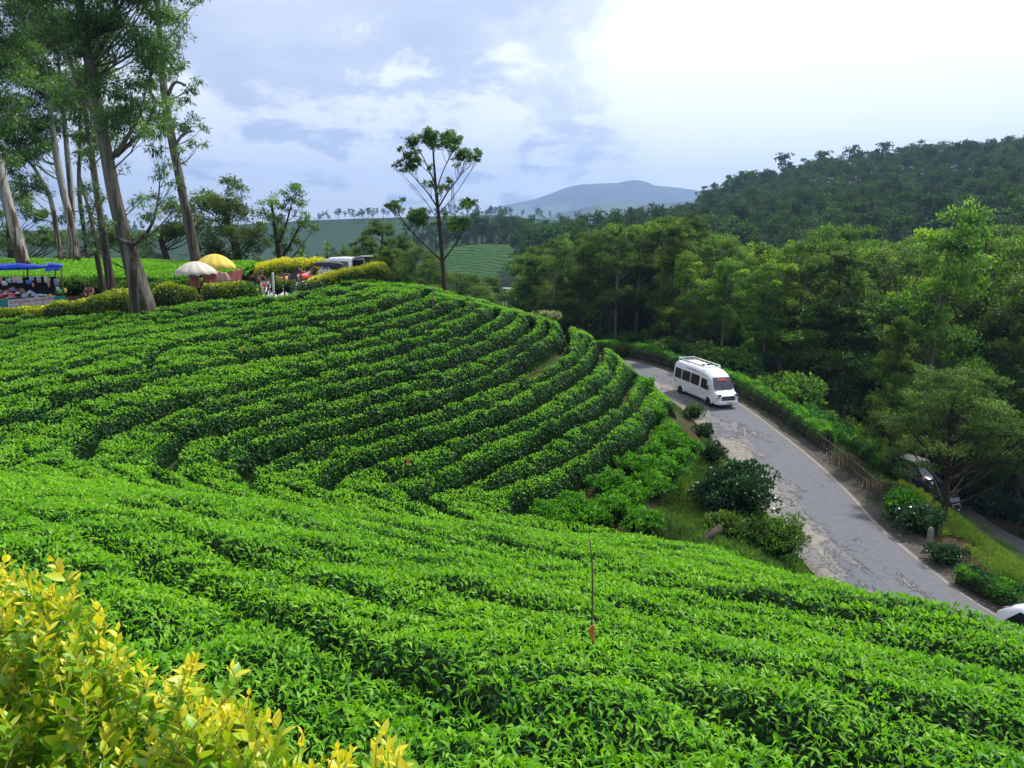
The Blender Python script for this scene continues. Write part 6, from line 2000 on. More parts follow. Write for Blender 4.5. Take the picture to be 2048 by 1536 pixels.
# --- sticks with flags in the tea ---------------------------------------------------------------
M_STICK = plain('cut_stick', (0.085, 0.058, 0.038), 0.85, vary=0.35, scale=16)
M_ORANGE = plain('orange_rag', (0.62, 0.15, 0.055), 0.8, vary=0.2, scale=9)


def flag_stick(label, u0, v0, y0, u1, v1, r, rag):
    """(u0, v0) foot at canopy level, (u1, v1) tip"""
    a, b = P(u0, v0, y0), P(u1, v1, y0 * 1.01)
    gz = ground(a[0], a[1])
    foot = a + (a - b) / max(0.05, b[2] - a[2]) * max(0.05, a[2] - gz)
    st = thing('flag_stick', label, 'marker stick', tuple(foot))
    mb = MB()
    t = np.linspace(0, 1, 9)[:, None]
    pts_ = (b - foot) * t + np.concatenate([0.012 * np.sin(t * 9), 0.010 * np.cos(t * 7), 0 * t], 1)
    mb.tube(pts_, np.linspace(r, r * 0.6, 9), 7)
    mb.build('stick', M_STICK, st, smooth=True)
    if rag:
        c, s = rag[0] - foot, rag[1]
        V, F = [], []
        n = 7
        for i in range(n):
            tt_ = i / (n - 1)
            w = s * (0.55 - 0.25 * tt_ + 0.10 * math.sin(5 * tt_))
            for j in range(4):
                q = j / 3
                V.append((c[0] - w * q * 0.75, c[1] + 0.25 * w * math.sin(3.2 * q + 2 * tt_) - 0.01, c[2] - s * 1.5 * tt_ - 0.12 * s * q))
        for i in range(n - 1):
            for j in range(3):
                F.append((i * 4 + j, i * 4 + j + 1, i * 4 + j + 5, i * 4 + j + 4))
        me = bpy.data.meshes.new('flag'); me.from_pydata(V, [], F); me.materials.append(M_ORANGE)
        me.polygons.foreach_set('use_smooth', [True] * len(F)); me.update()
        o = link('flag', me, st); so = o.modifiers.new('solid', 'SOLIDIFY'); so.thickness = 0.004
    return st


yF = on_ground(1188, 1290, TEA)[1] - 0.12
flag_stick('thin bare stick with an orange rag at its foot, standing in the near tea', 1188, 1292, yF, 1179, 1080, 0.0085, (P(1189, 1250, yF - 0.03), 0.080))
yF = on_ground(822, 960, TEA)[1]
flag_stick('short stick with an orange-brown rag on top, standing in the gully tea', 824, 962, yF, 815, 914, 0.012, (P(819, 915, yF), 0.20))
yF = on_ground(478, 730, TEA)[1]
flag_stick('leaning stick with a pale rag on its tip, among the rows of the far slope', 470, 748, yF, 482, 696, 0.018, (P(484, 694, yF), 0.16))
yF = on_ground(866, 606, TEA)[1]
flag_stick('thin dark stake on the crest left of the lone trunk', 866, 604, yF, 864, 570, 0.03, None)
# ------------------------------------------------------------------ materials of made things
M_WHITE = plain('white_paint', (0.80, 0.81, 0.83), 0.30, vary=0.05, scale=2, spec=0.5, coat=0.3)
M_GLASSD = plain('tinted_glass', (0.012, 0.014, 0.018), 0.08, vary=0.1, spec=0.8)
M_GLASSW = NT('windscreen'); M_GLASSW.base(M_GLASSW.ramp(M_GLASSW.noise(6, 3), [(0.35, (0.012, 0.016, 0.02)), (0.7, (0.07, 0.085, 0.09))])); M_GLASSW.set(Roughness=0.06, Specular_IOR_Level=0.9); M_GLASSW = M_GLASSW.mat
M_RUBBER = plain('tyre_rubber', (0.016, 0.016, 0.017), 0.85, vary=0.3, scale=10)
M_RIM = plain('grey_rim', (0.30, 0.30, 0.32), 0.4, 0.6, vary=0.2)
M_BLACK = plain('black_plastic', (0.018, 0.018, 0.020), 0.5, vary=0.3)
M_CHROME = plain('chrome_trim', (0.62, 0.63, 0.66), 0.18, 0.9, vary=0.05)
M_BLUE = plain('blue_lamp_trim', (0.012, 0.035, 0.30), 0.25, vary=0.2)
M_LAMP = plain('lamp_glass', (0.55, 0.58, 0.62), 0.12, vary=0.15, scale=20)
M_AMBER = plain('amber_lens', (0.70, 0.22, 0.02), 0.25)
M_PLATE = plain('yellow_plate', (0.80, 0.52, 0.02), 0.5, vary=0.05)
M_REDS = plain('red_sticker', (0.62, 0.045, 0.035), 0.5, vary=0.2, scale=14)
M_CREAMR = plain('cream_roof_panel', (0.62, 0.60, 0.55), 0.6, vary=0.15, scale=3)
M_INK = plain('dark_lettering', (0.02, 0.022, 0.035), 0.5)
M_YELLOWP = plain('yellow_paint', (0.62, 0.36, 0.02), 0.45, vary=0.15)
M_NAVY = plain('navy_paint', (0.012, 0.018, 0.060), 0.35, vary=0.25)
M_CANVAS = plain('dark_canvas', (0.022, 0.026, 0.034), 0.65, vary=0.35, scale=5)
M_SILVER = plain('silver_paint', (0.42, 0.44, 0.47), 0.3, 0.4, vary=0.08, coat=0.3)
M_INSIDE = plain('dark_interior', (0.010, 0.010, 0.012), 0.9)
M_WOOD = plain('weathered_wood', (0.105, 0.075, 0.048), 0.85, vary=0.4, scale=9)
M_SKIN = plain('brown_skin', (0.19, 0.095, 0.055), 0.6, vary=0.1)
M_HAIR = plain('black_hair', (0.010, 0.009, 0.008), 0.6)


def edge_split(o, deg=34):
    m = o.modifiers.new('edges', 'EDGE_SPLIT'); m.split_angle = R(deg)
    return o


def body_loft(st, name, mat, parent):
    """st: (x, z bottom, z belt, z top, half width bottom, belt, shoulder, roof inset)"""
    rings = []
    for x, zb, zl, zt, wb, wl, ws, wr in st:
        h = [(wb * 0.93, zb), (wb, zb + 0.08), (wl, zl), (ws, zt - 0.16 * (zt - zl) - 0.02), (0.5 * (ws + wr), zt - 0.05 * (zt - zl) - 0.005), (wr, zt), (wr * 0.4, zt + 0.02)]
        rings.append([(x, -w, z) for w, z in h] + [(x, w, z) for w, z in h[::-1]])
    mb = MB(); mb.loft(rings)
    return edge_split(mb.build(name, mat, parent, smooth=True))


def wheel(parent, x, y, r, w, out, name='wheel'):
    wb = MB(); 
    prof = [(r * 0.62, -w / 2), (r * 0.93, -w / 2), (r, -w * 0.3), (r, w * 0.3), (r * 0.93, w / 2), (r * 0.62, w / 2)]
    n = 20; rings = []
    for k in range(n):
        a = 2 * math.pi * k / n
        rings.append([(x + q * math.cos(a), y + t, r + q * math.sin(a)) for q, t in prof])
    rings.append(rings[0])
    wb.loft(rings, caps=False, closed=True)
    t = wb.build(name, M_RUBBER, parent, smooth=False); edge_split(t, 40)
    rb = MB()
    s = out
    rb.tube([(x, y + s * w * 0.30, r), (x, y + s * w * 0.36, r)], [r * 0.64, r * 0.60], 16)
    rb.tube([(x, y + s * w * 0.36, r), (x, y + s * w * 0.52, r)], [r * 0.22, r * 0.16], 10)
    for k in range(6):
        a = k * math.pi / 3
        rb.box((x + r * 0.40 * math.cos(a), y + s * w * 0.38, r + r * 0.40 * math.sin(a)), (r * 0.30, w * 0.10, r * 0.12), ry=-a)
    rb.build('rim', M_RIM, t)
    return t


def quad_panel(name, pts, mat, parent, th=0.02, n=None):
    """a thin panel on the given outline, thickened inwards"""
    p = np.array(pts, float)
    nr = np.cross(p[1] - p[0], p[2] - p[0]); nr /= np.linalg.norm(nr)
    if n is not None and nr @ np.asarray(n, float) < 0:
        p = p[::-1]; nr = -nr
    k = len(p)
    V = np.vstack([p, p - nr * th])
    f = [tuple(range(k)), tuple(range(2 * k - 1, k - 1, -1))] + [(i, i + k, (i + 1) % k + k, (i + 1) % k) for i in range(k)]
    return MB().add(V, f).build(name, mat, parent)


def round_rect(cx, cz, w, h, r, n=3):
    out = []
    for sx, sz, a0 in ((1, 1, 0), (-1, 1, 90), (-1, -1, 180), (1, -1, 270)):
        for k in range(n + 1):
            a = R(a0 + 90 * k / n)
            out.append((cx + sx * (w / 2 - r) + r * math.cos(a), cz + sz * (h / 2 - r) + r * math.sin(a)))
    return out


# ------------------------------------------------------------------ the white van
rear_w, front_w = on_road(1359, 789), on_road(1417, 814)
hd = front_w[:2] - rear_w[:2]; WB = np.linalg.norm(hd); hd = hd / WB
hd = unit(hd + unit(np.array((0.30, -0.95))) * 1.0)
rz = math.atan2(hd[1], hd[0])
left_v = np.array((-hd[1], hd[0]))
vc = (rear_w[:2] + front_w[:2]) / 2 + left_v * 0.92
van = thing('white_van', 'white high-roofed passenger van with roof rails coming down the broken road', 'van', (vc[0], vc[1], float(road_z(vc[1])) + 0.03), rz)
van.rotation_euler = (0, math.atan2(float(rear_w[2] - front_w[2]), WB) , rz)
st = [(-3.30, .50, 1.15, 2.30, .84, .90, .80, .55), (-3.24, .40, 1.20, 2.52, .92, .97, .86, .60), (-3.0, .36, 1.22, 2.64, .94, .99, .88, .60), (-1.0, .36, 1.22, 2.70, .95, 1.0, .89, .60), (0.9, .36, 1.22, 2.70, .95, 1.0, .89, .60), (1.55, .36, 1.22, 2.62, .95, 1.0, .88, .58),
      (1.95, .36, 1.22, 2.40, .95, 1.0, .86, .56), (2.12, .36, 1.20, 2.24, .95, .99, .84, .55), (2.40, .36, 1.16, 1.80, .94, .98, .86, .62), (2.68, .38, 1.10, 1.36, .93, .97, .88, .70), (2.95, .40, 1.02, 1.22, .92, .95, .86, .70), (3.20, .44, .92, 1.10, .88, .91, .82, .68), (3.30, .50, .80, .98, .82, .84, .74, .60)]
body_loft(st, 'body', M_WHITE, van)
hw = lambda z: 1.0 - 0.088 * (z - 1.22) if z > 1.22 else 1.0


def side_panel(name, outl, s, mat, parent, lift=0.012):
    pts = [(x, s * (hw(z) + lift), z) for x, z in outl]
    return quad_panel(name, pts, mat, parent, 0.03, n=(0, s, 0))


for s in (-1, 1):
    for x0, x1 in ((-2.98, -1.98), (-1.86, -0.66), (-0.54, 0.70)):
        side_panel('side_window', round_rect((x0 + x1) / 2, 1.70, x1 - x0, 0.80, 0.08), s, M_GLASSD, van)
    dr = side_panel('door', [(0.86, 0.52), (1.90, 0.52), (2.02, 1.30), (1.98, 1.55), (1.80, 2.10), (0.86, 2.10)], s, M_WHITE, van, 0.008)
    side_panel('window', [(0.96, 1.30), (1.92, 1.24), (1.88, 1.48), (1.72, 2.02), (0.96, 2.02)], s, M_GLASSD, dr, 0.016)
    MB().box((0.98, s * 1.02, 1.12), (0.16, 0.03, 0.045)).build('handle', M_BLACK, dr)
    mb = MB(); mb.tube([(2.05, s * 0.98, 1.42), (2.15, s * 1.10, 1.50)], 0.02, 5); mb.box((2.17, s * 1.16, 1.52), (0.09, 0.17, 0.34), rz=s * 0.25)
    mb.build('mirror', M_BLACK, van, bevel=0.02)
    mb = MB()
    for z, wd_ in ((0.86, .012), (0.62, .010)):
        mb.box((-0.7, s * 1.003, z), (4.6, 0.012, wd_))
    mb.build('side_moulding', plain('grey_moulding', (0.45, 0.46, 0.48), 0.5), van)
    mb = MB()                                  # dark script high on the side, under the roof rail
    lx = -1.35
    vr_ = np.random.default_rng(4)
    for k in range(17):
        w_ = vr_.uniform(0.05, 0.11); h_ = vr_.choice([0.08, 0.08, 0.13]); 
        if k in (8,): lx += 0.07
        z = 2.33
        mb.box((lx + w_ / 2, s * (0.905), z + h_ / 2), (w_ * 0.35, 0.012, h_), rx=s * -0.09); mb.box((lx + w_ / 2 + 0.02, s * 0.905, z + 0.02), (w_ * 0.7, 0.012, 0.022), rx=s * -0.09)
        lx += w_ + 0.02
    mb.build('lettering', M_INK, van, kind='stuff')
    mb = MB()
    for k, (dx, h_) in enumerate(((0, .14), (.09, .09), (.17, .09))):
        mb.tube([(1.35 + dx, s * 1.022, 0.86), (1.39 + dx, s * 1.022, 0.86 + h_)], 0.012, 4)
    mb.build('door_lettering', M_INK, van, kind='stuff')
    for x in (-1.95, 2.12):
        w_ = wheel(van, x, s * 0.86, 0.37, 0.24, s)
        mb = MB(); rings = []
        for k in range(11):
            a = math.pi * k / 10
            rings.append([(x + q * math.cos(a), s * yy, 0.37 + q * math.sin(a)) for q, yy in ((0.405, 0.90), (0.50, 0.90), (0.50, 1.012), (0.405, 1.018))])
        mb.loft(rings); mb.build('wheel_arch', M_WHITE, van)
        mb = MB(); mb.tube([(x, s * 0.955, 0.37), (x, s * 1.004, 0.37)], 0.43, 18); mb.build('wheel_well', M_INSIDE, van)
    mb = MB(); mb.loft([[(x, s * w1, z) for x, z in round_rect(3.18, 0.98, 0.20, 0.36, 0.06)] for w1 in (0.60, 0.87)])
    hl_ = mb.build('headlight', M_LAMP, van, smooth=True); edge_split(hl_)
    mb = MB(); mb.box((3.27, s * 0.73, 1.10), (0.06, 0.24, 0.13)); mb.box((3.27, s * 0.80, 0.93), (0.05, 0.07, 0.17)); mb.build('blue_trim', M_BLUE, hl_)
    MB().box((3.24, s * 0.885, 0.90), (0.12, 0.03, 0.10)).build('indicator', M_AMBER, van)
    mb = MB(); mb.box((-3.27, s * 0.80, 1.05), (0.06, 0.12, 0.34)); mb.build('tail_light', M_REDS, van)
    MB().box((-2.92, s * 1.0, 1.02), (0.12, 0.03, 0.12)).build('fuel_flap', M_BLACK, van)
# windscreen with a red sticker band, wipers
ws = quad_panel('windscreen', [(2.12, -0.76, 2.20), (2.12, 0.76, 2.20), (2.66, 0.86, 1.40), (2.66, -0.86, 1.40)], M_GLASSW, van, 0.02, n=(1, 0, 0.6))
ws.location = (0.075, 0, 0.045)
st_ = quad_panel('sticker', [(2.21, -0.42, 2.12), (2.21, 0.30, 2.12), (2.30, 0.34, 1.98), (2.30, -0.46, 1.98)], M_REDS, ws, 0.008, n=(1, 0, 0.6)); st_.location = (0.012, 0, 0.008)
mb = MB()
for y0 in (-0.3, 0.35):
    mb.tube([(2.72, y0, 1.40), (2.50, y0 + 0.30, 1.76)], 0.012, 4)
wp = mb.build('wiper', M_BLACK, ws); wp['kind'] = 'stuff'
# grille, bumper, plate
gr_ = MB(); gr_.box((3.29, 0, 0.86), (0.06, 1.10, 0.34)); gr_o = gr_.build('grille', M_BLACK, van, bevel=0.02)
for z in (0.75, 0.86, 0.97):
    MB().box((3.325, 0, z), (0.03, 1.16, 0.045)).build('grille_slat', M_CHROME, gr_o)
mb = MB(); mb.tube([(3.335, 0, 0.90), (3.355, 0, 0.90)], 0.085, 14); mb.build('emblem', M_CHROME, gr_o)
mb = MB(); mb.loft([[(x + dx, y, z) for x, z in round_rect(3.22, 0.52, 0.34, 0.28, 0.08)] for y, dx in ((-0.93, -0.22), (-0.75, 0.02), (0, 0.08), (0.75, 0.02), (0.93, -0.22))])
bp = mb.build('bumper', M_WHITE, van, smooth=True); edge_split(bp)
pl_ = MB().box((3.455, 0.05, 0.54), (0.02, 0.52, 0.13)).build('number_plate', M_PLATE, van)
mb = MB()
for k in range(8):
    mb.box((3.468, 0.05 - 0.20 + 0.056 * k, 0.54), (0.008, 0.030 if k % 3 else 0.018, 0.07))
mb.build('plate_lettering', M_INK, pl_)
for s in (-1, 1):
    mb = MB(); mb.tube([(3.36, s * 0.66, 0.52), (3.40, s * 0.66, 0.52)], 0.055, 10); mb.build('fog_lamp', M_LAMP, bp)
# roof carrier and what is on the roof
rail_z = 2.86
mb = MB()
loop = [(-3.0, -.70, rail_z), (-3.0, .70, rail_z), (0.7, .74, rail_z), (1.05, .60, rail_z - 0.06), (1.05, -.60, rail_z - 0.06), (0.7, -.74, rail_z), (-3.0, -.70, rail_z)]
for a, b_ in zip(loop[:-1], loop[1:]):
    mb.tube([a, b_], 0.035, 6)
for x in np.linspace(-2.9, 0.7, 6):
    for s in (-1, 1):
        mb.tube([(x, s * 0.70, 2.60), (x, s * 0.72, rail_z)], 0.022, 5)
mb.build('roof_rail', M_WHITE, van)
MB().box((-0.9, 0, 2.735), (2.9, 1.04, 0.05)).build('roof_panel', M_CREAMR, van, bevel=0.02)
for x in np.linspace(-2.1, 0.2, 5):
    MB().box((x, 0, 2.77), (0.03, 1.02, 0.03)).build('roof_batten', M_WHITE, van)
for x, y in ((-0.05, -0.22), (-0.05, 0.24)):
    mb = MB(); mb.tube([(x, y, 2.75), (x, y, 2.83)], [0.17, 0.13], 14); mb.build('roof_vent', M_BLACK, van)
MB().box((-2.62, 0.12, 2.76), (0.55, 1.0, 0.10)).build('roof_hatch', M_BLACK, van, bevel=0.03)
mb = MB()
for k in range(9):
    mb.box((0.78 + 0.02 * (k % 2), -0.34 + 0.085 * k, 2.725), (0.16 if k % 3 else 0.12, 0.045, 0.012), ry=0.08)
mb.build('roof_lettering', M_INK, van)
for k in range(6):
    MB().box((1.62 + 0.012 * (k % 2), -0.30 + 0.12 * k, 2.588), (0.05, 0.08, 0.012), ry=0.32).build('front_mark', M_INK, van)
mb = MB()
for k in range(4): mb.box((1.90, -0.14 + 0.09 * k, 2.462), (0.10, 0.03, 0.012), ry=0.52)
mb.build('front_lettering', plain('grey_lettering', (0.30, 0.32, 0.40), 0.5), van)
for z in (2.40, 2.46, 2.52):                       # the ribbed roof edge
    for s in (-1, 1):
        MB().box((-1.0, s * (0.865 - 0.55 * (z - 2.40)), z + 0.03), (4.0, 0.02, 0.022)).build('roof_rib', M_WHITE, van)


# ------------------------------------------------------------------ auto rickshaws
def rickshaw(label, loc, rz, body, canopy, front, sheet=None):
    t = thing('auto_rickshaw', label, 'auto rickshaw', tuple(loc), rz, 'three-wheeled auto rickshaws')
    body_loft([(-1.30, .38, .70, .98, .55, .62, .60, .50), (-1.2, .26, .70, 1.02, .60, .66, .64, .55), (-0.35, .24, .66, .96, .62, .66, .64, .55), (-0.25, .22, .40, .52, .62, .64, .62, .5), (0.35, .22, .36, .44, .60, .62, .58, .5), (0.5, .24, .60, .92, .56, .60, .55, .42), (0.95, .30, .62, .98, .42, .46, .42, .30), (1.25, .40, .60, .86, .24, .28, .24, .16)], 'body', body, t)
    cn = body_loft([(-1.28, 1.0, 1.35, 1.66, .56, .58, .54, .40), (-1.1, .98, 1.40, 1.76, .62, .64, .60, .45), (-0.4, 1.42, 1.55, 1.80, .64, .64, .61, .45), (0.3, 1.50, 1.60, 1.79, .62, .62, .60, .44), (0.62, 1.54, 1.60, 1.72, .56, .57, .54, .40)], 'canopy', canopy, t)
    for s in (-1, 1):
        mb = MB(); mb.tube([(0.98, s * 0.44, 0.92), (0.62, s * 0.54, 1.58)], 0.025, 6); mb.build('windscreen_post', M_BLACK, t)
        mb = MB(); mb.tube([(-0.32, s * 0.62, 0.9), (-0.34, s * 0.62, 1.5)], 0.025, 6); mb.build('door_post', M_BLACK, t)
        quad_panel('side_panel', [(-1.22, s * 0.655, 0.72), (-0.38, s * 0.672, 0.72), (-0.40, s * 0.65, 1.0), (-1.2, s * 0.645, 1.0)], front, t, 0.015, n=(0, s, 0))
    quad_panel('windscreen', [(0.96, -0.41, 0.96), (0.96, 0.41, 0.96), (0.66, 0.50, 1.54), (0.66, -0.50, 1.54)], M_GLASSW, t, 0.015, n=(1, 0, 0.4))
    quad_panel('front_band', [(1.10, -0.375, 0.80), (1.10, 0.375, 0.80), (0.995, 0.42, 0.955), (0.995, -0.42, 0.955)], front, t, 0.015, n=(1, 0, 0.4))
    mb = MB(); mb.tube([(1.22, 0, 0.66), (1.31, 0, 0.66)], [0.10, 0.085], 12); mb.build('headlight', M_LAMP, t)
    MB().box((-0.75, 0, 0.78), (0.6, 1.1, 0.16)).build('seat', M_BLACK, t, bevel=0.03)
    MB().box((0.20, 0, 0.66), (0.35, 0.55, 0.12)).build('driver_seat', M_BLACK, t, bevel=0.03)
    for x, y, s in ((1.05, 0, 1), (-0.75, -0.54, -1), (-0.75, 0.54, 1)):
        wheel(t, x, y, 0.22, 0.12, s)
    mb = MB(); rings = []
    for k in range(8):
        a = math.pi * (0.05 + 0.9 * k / 7)
        rings.append([(1.05 + q * math.cos(a), yy, 0.22 + q * math.sin(a)) for q, yy in ((0.25, -0.09), (0.29, -0.09), (0.29, 0.09), (0.25, 0.09))])
    mb.loft(rings); mb.build('mudguard', front, t)
    return t


def on_track(u, v):
    return at_ground(u, v, 25, 88)


p1 = on_track(1824, 980); p2 = on_track(1893, 1028)
rickshaw('blue-black auto rickshaw half hidden under the trees, upper one on the track', p1 + (0, 0, 0.12), math.atan2(-0.95, 0.35), M_NAVY, M_CANVAS, M_YELLOWP)
rickshaw('black auto rickshaw with a pale windscreen behind a tree trunk, lower one on the track', p2 + (0, 0, 0.12), math.atan2(-0.97, 0.22), M_BLACK, M_CANVAS, M_YELLOWP)

# ------------------------------------------------------------------ white car low at the frame edge
cp = on_road(2040, 1290)
car_y = 25.2
cd = unit(edge_r[np.argmin(abs(edge_r[:, 1] - 22)), :2] - edge_r[np.argmin(abs(edge_r[:, 1] - 29)), :2])
cm_ = 0.20 * edge_l[np.argmin(abs(edge_r[:, 1] - 23.4))] + 0.80 * edge_r[np.argmin(abs(edge_r[:, 1] - 23.4))] + np.array((0.42, 0, 0))
car = thing('white_car', 'white hatchback of which only the rounded roof shows over the tea', 'car', (cm_[0], cm_[1], cm_[2] + 0.05), math.atan2(cd[1], cd[0]))
body_loft([(-2.0, .42, .72, 1.02, .70, .76, .70, .55), (-1.9, .30, .76, 1.10, .80, .84, .80, .62), (-1.55, .24, .84, 1.42, .82, .87, .68, .50), (-1.1, .22, .86, 1.58, .83, .88, .66, .48), (-0.3, .22, .86, 1.66, .83, .88, .66, .48), (0.35, .22, .86, 1.60, .83, .88, .66, .48), (0.75, .22, .86, 1.40, .83, .87, .68, .5), (1.1, .24, .86, 1.06, .82, .86, .78, .64), (1.6, .28, .76, .94, .80, .82, .76, .62), (1.95, .36, .66, .80, .70, .72, .66, .5)], 'body', M_WHITE, car)
for s in (-1, 1):
    for o_ in ([(-1.45, .95), (-0.35, .95), (-0.38, 1.44), (-1.05, 1.40)], [(-0.27, .95), (0.92, .95), (0.45, 1.40), (-0.25, 1.45)]):
        quad_panel('side_window', [(x, s * (0.885 - 0.36 * (z - 0.95)), z) for x, z in o_], M_GLASSD, car, 0.02, n=(0, s, 0.3))
    for x in (-1.25, 1.2): wheel(car, x, s * 0.78, 0.30, 0.18, s)
    MB().box((1.90, s * 0.58, .72), (.10, .22, .12)).build('headlight', M_LAMP, car, bevel=0.02)
    MB().box((-1.98, s * 0.62, .86), (.08, .16, .22)).build('tail_light', M_REDS, car, bevel=0.02)
    mb = MB(); mb.box((0.78, s * 0.98, 1.02), (0.10, 0.16, 0.12)); mb.build('mirror', M_WHITE, car, bevel=0.03)
quad_panel('windscreen', [(0.50, -0.58, 1.545), (0.50, 0.58, 1.545), (1.08, 0.70, 1.10), (1.08, -0.70, 1.10)], M_GLASSW, car, 0.02, n=(1, 0, 1)).location = (0.03, 0, 0.03)
quad_panel('rear_window', [(-1.50, -0.58, 1.44), (-1.50, 0.58, 1.44), (-1.88, 0.68, 1.14), (-1.88, -0.68, 1.14)], M_GLASSD, car, 0.02, n=(-1, 0, 1)).location = (-0.03, 0, 0.03)
MB().box((1.985, 0, .62), (.03, .7, .16)).build('grille', M_BLACK, car)

# ------------------------------------------------------------------ the road by the stalls
pv = [P(u, v, y) for u, v, y in [(470, 604, 47.6), (556, 600, 46.4), (612, 596, 46.4), (640, 578, 50), (648, 566, 55), (560, 566, 56), (490, 578, 53)]]
c0 = np.mean(pv, 0)
fanc = MB()
ring_v = [(p[0], p[1], float(ground(p[0], p[1])) + 0.16) for p in pv] + [(c0[0], c0[1], float(ground(c0[0], c0[1])) + 0.16)]
fanc.add(ring_v, [(i, (i + 1) % len(pv), len(pv)) for i in range(len(pv))])
o = fanc.build('pavement', plain('pale_concrete', (0.42, 0.41, 0.40), 0.85, vary=0.15, scale=2)); tag(o, kind='structure')

# minivan with its tailgate up
mv_p = P(683, 556, 58.0)
mv_p[2] = P(683, 566, 58)[2]
mrz = math.atan2(0.55, -0.84)
mini = thing('minivan', 'white minivan parked on the crest with its tailgate raised', 'van', tuple(mv_p), mrz)
body_loft([(-1.75, .40, .95, 1.80, .68, .72, .66, .50), (-1.65, .26, .95, 1.88, .72, .75, .68, .50), (-0.5, .24, .95, 1.92, .74, .76, .69, .50), (0.6, .24, .95, 1.88, .74, .76, .69, .50), (1.0, .24, .92, 1.70, .74, .76, .69, .5), (1.5, .26, .86, 1.06, .73, .74, .68, .56), (1.8, .34, .74, .92, .66, .68, .62, .5)], 'body', M_WHITE, mini)
quad_panel('rear_opening', [(-1.772, -0.62, 0.62), (-1.772, 0.62, 0.62), (-1.772, 0.58, 1.70), (-1.772, -0.58, 1.70)], M_INSIDE, mini, 0.02, n=(-1, 0, 0))
tg_ = quad_panel('tailgate', [(-1.74, -0.62, 1.86), (-1.74, 0.62, 1.86), (-2.65, 0.60, 2.02), (-2.65, -0.60, 2.02)], M_WHITE, mini, 0.05, n=(0, 0, 1))
quad_panel('tailgate_window', [(-2.0, -0.50, 1.84), (-2.0, 0.50, 1.84), (-2.5, 0.48, 1.925), (-2.5, -0.48, 1.925)], M_GLASSD, tg_, 0.01, n=(0, 0, -1))
for s in (-1, 1):
    for o_ in ([(-1.5, 1.05), (-0.55, 1.05), (-0.55, 1.62), (-1.45, 1.60)], [(-0.45, 1.05), (0.5, 1.05), (0.5, 1.62), (-0.45, 1.62)], [(0.6, 1.05), (1.25, 1.02), (0.98, 1.56), (0.6, 1.60)]):
        quad_panel('side_window', [(x, s * (0.765 - 0.105 * (z - 1.05)), z) for x, z in o_], M_GLASSW, mini, 0.02, n=(0, s, 0.1))
    for x in (-1.1, 1.15): wheel(mini, x, s * 0.66, 0.27, 0.16, s)
    MB().box((-1.76, s * 0.66, 1.0), (.08, .10, .34)).build('tail_light', M_REDS, mini)
    mb = MB(); mb.tube([(-1.76, s * 0.5, 1.6), (-2.2, s * 0.5, 1.92)], 0.015, 5); mb.build('gas_strut', M_BLACK, mini)
quad_panel('windscreen', [(1.02, -0.56, 1.66), (1.02, 0.56, 1.66), (1.48, 0.64, 1.10), (1.48, -0.64, 1.10)], M_GLASSW, mini, 0.02, n=(1, 0, .6)).location = (0.03, 0, 0.02)
for k, (y, z, c_) in enumerate(((-0.3, 0.80, (0.5, 0.05, 0.04)), (0.1, 0.78, (0.35, 0.33, 0.30)), (0.38, 0.84, (0.05, 0.08, 0.25)))):
    bg_ = thing('bag', ['red bag in the open boot of the minivan', 'grey bag in the open boot of the minivan', 'blue bag in the open boot of the minivan'][k], 'bag', tuple(mv_p + np.array(Matrix.Rotation(mrz, 3, 'Z') @ Vector((-1.86, y, z - 0.14)))), mrz)
    mb = MB(); mb.ball((0, 0, 0.14), (0.09, 0.15, 0.15)); mb.build('sack', plain('bag_cloth_%d' % k, c_, 0.8), bg_, smooth=True)
    mb = MB(); mb.tube([(0, -0.07, 0.26), (0, 0, 0.34), (0, 0.07, 0.26)], 0.012, 5); mb.build('strap', M_BLACK, bg_)
rk = P(648, 575, 53.5)
rickshaw('brown-sided auto rickshaw parked beside the minivan, facing the horses', rk + (0, 0, -0.05), math.atan2(-0.35, -0.94), plain('brown_paint', (0.10, 0.055, 0.03), 0.5), M_CANVAS, plain('tan_paint', (0.22, 0.14, 0.07), 0.5))


# ------------------------------------------------------------------ figures
def skin_fig(name, joints, bones, mat, parent, sub=2, root=0):
    """joints: (x, y, z, r); one continuous surface grown round the bones"""
    me = bpy.data.meshes.new(name)
    me.from_pydata([j[:3] for j in joints], bones, [])
    me.materials.append(mat)
    o = link(name, me, parent)
    m = o.modifiers.new('skin', 'SKIN'); m.use_smooth_shade = True
    for i, j in enumerate(joints):
        sv = me.skin_vertices[0].data[i]
        r = j[3] if len(j) == 4 else j[3:5]
        sv.radius = (r, r) if np.isscalar(r) else r
        sv.use_root = (i == root)
    s = o.modifiers.new('sub', 'SUBSURF'); s.levels = sub; s.render_levels = sub
    return o


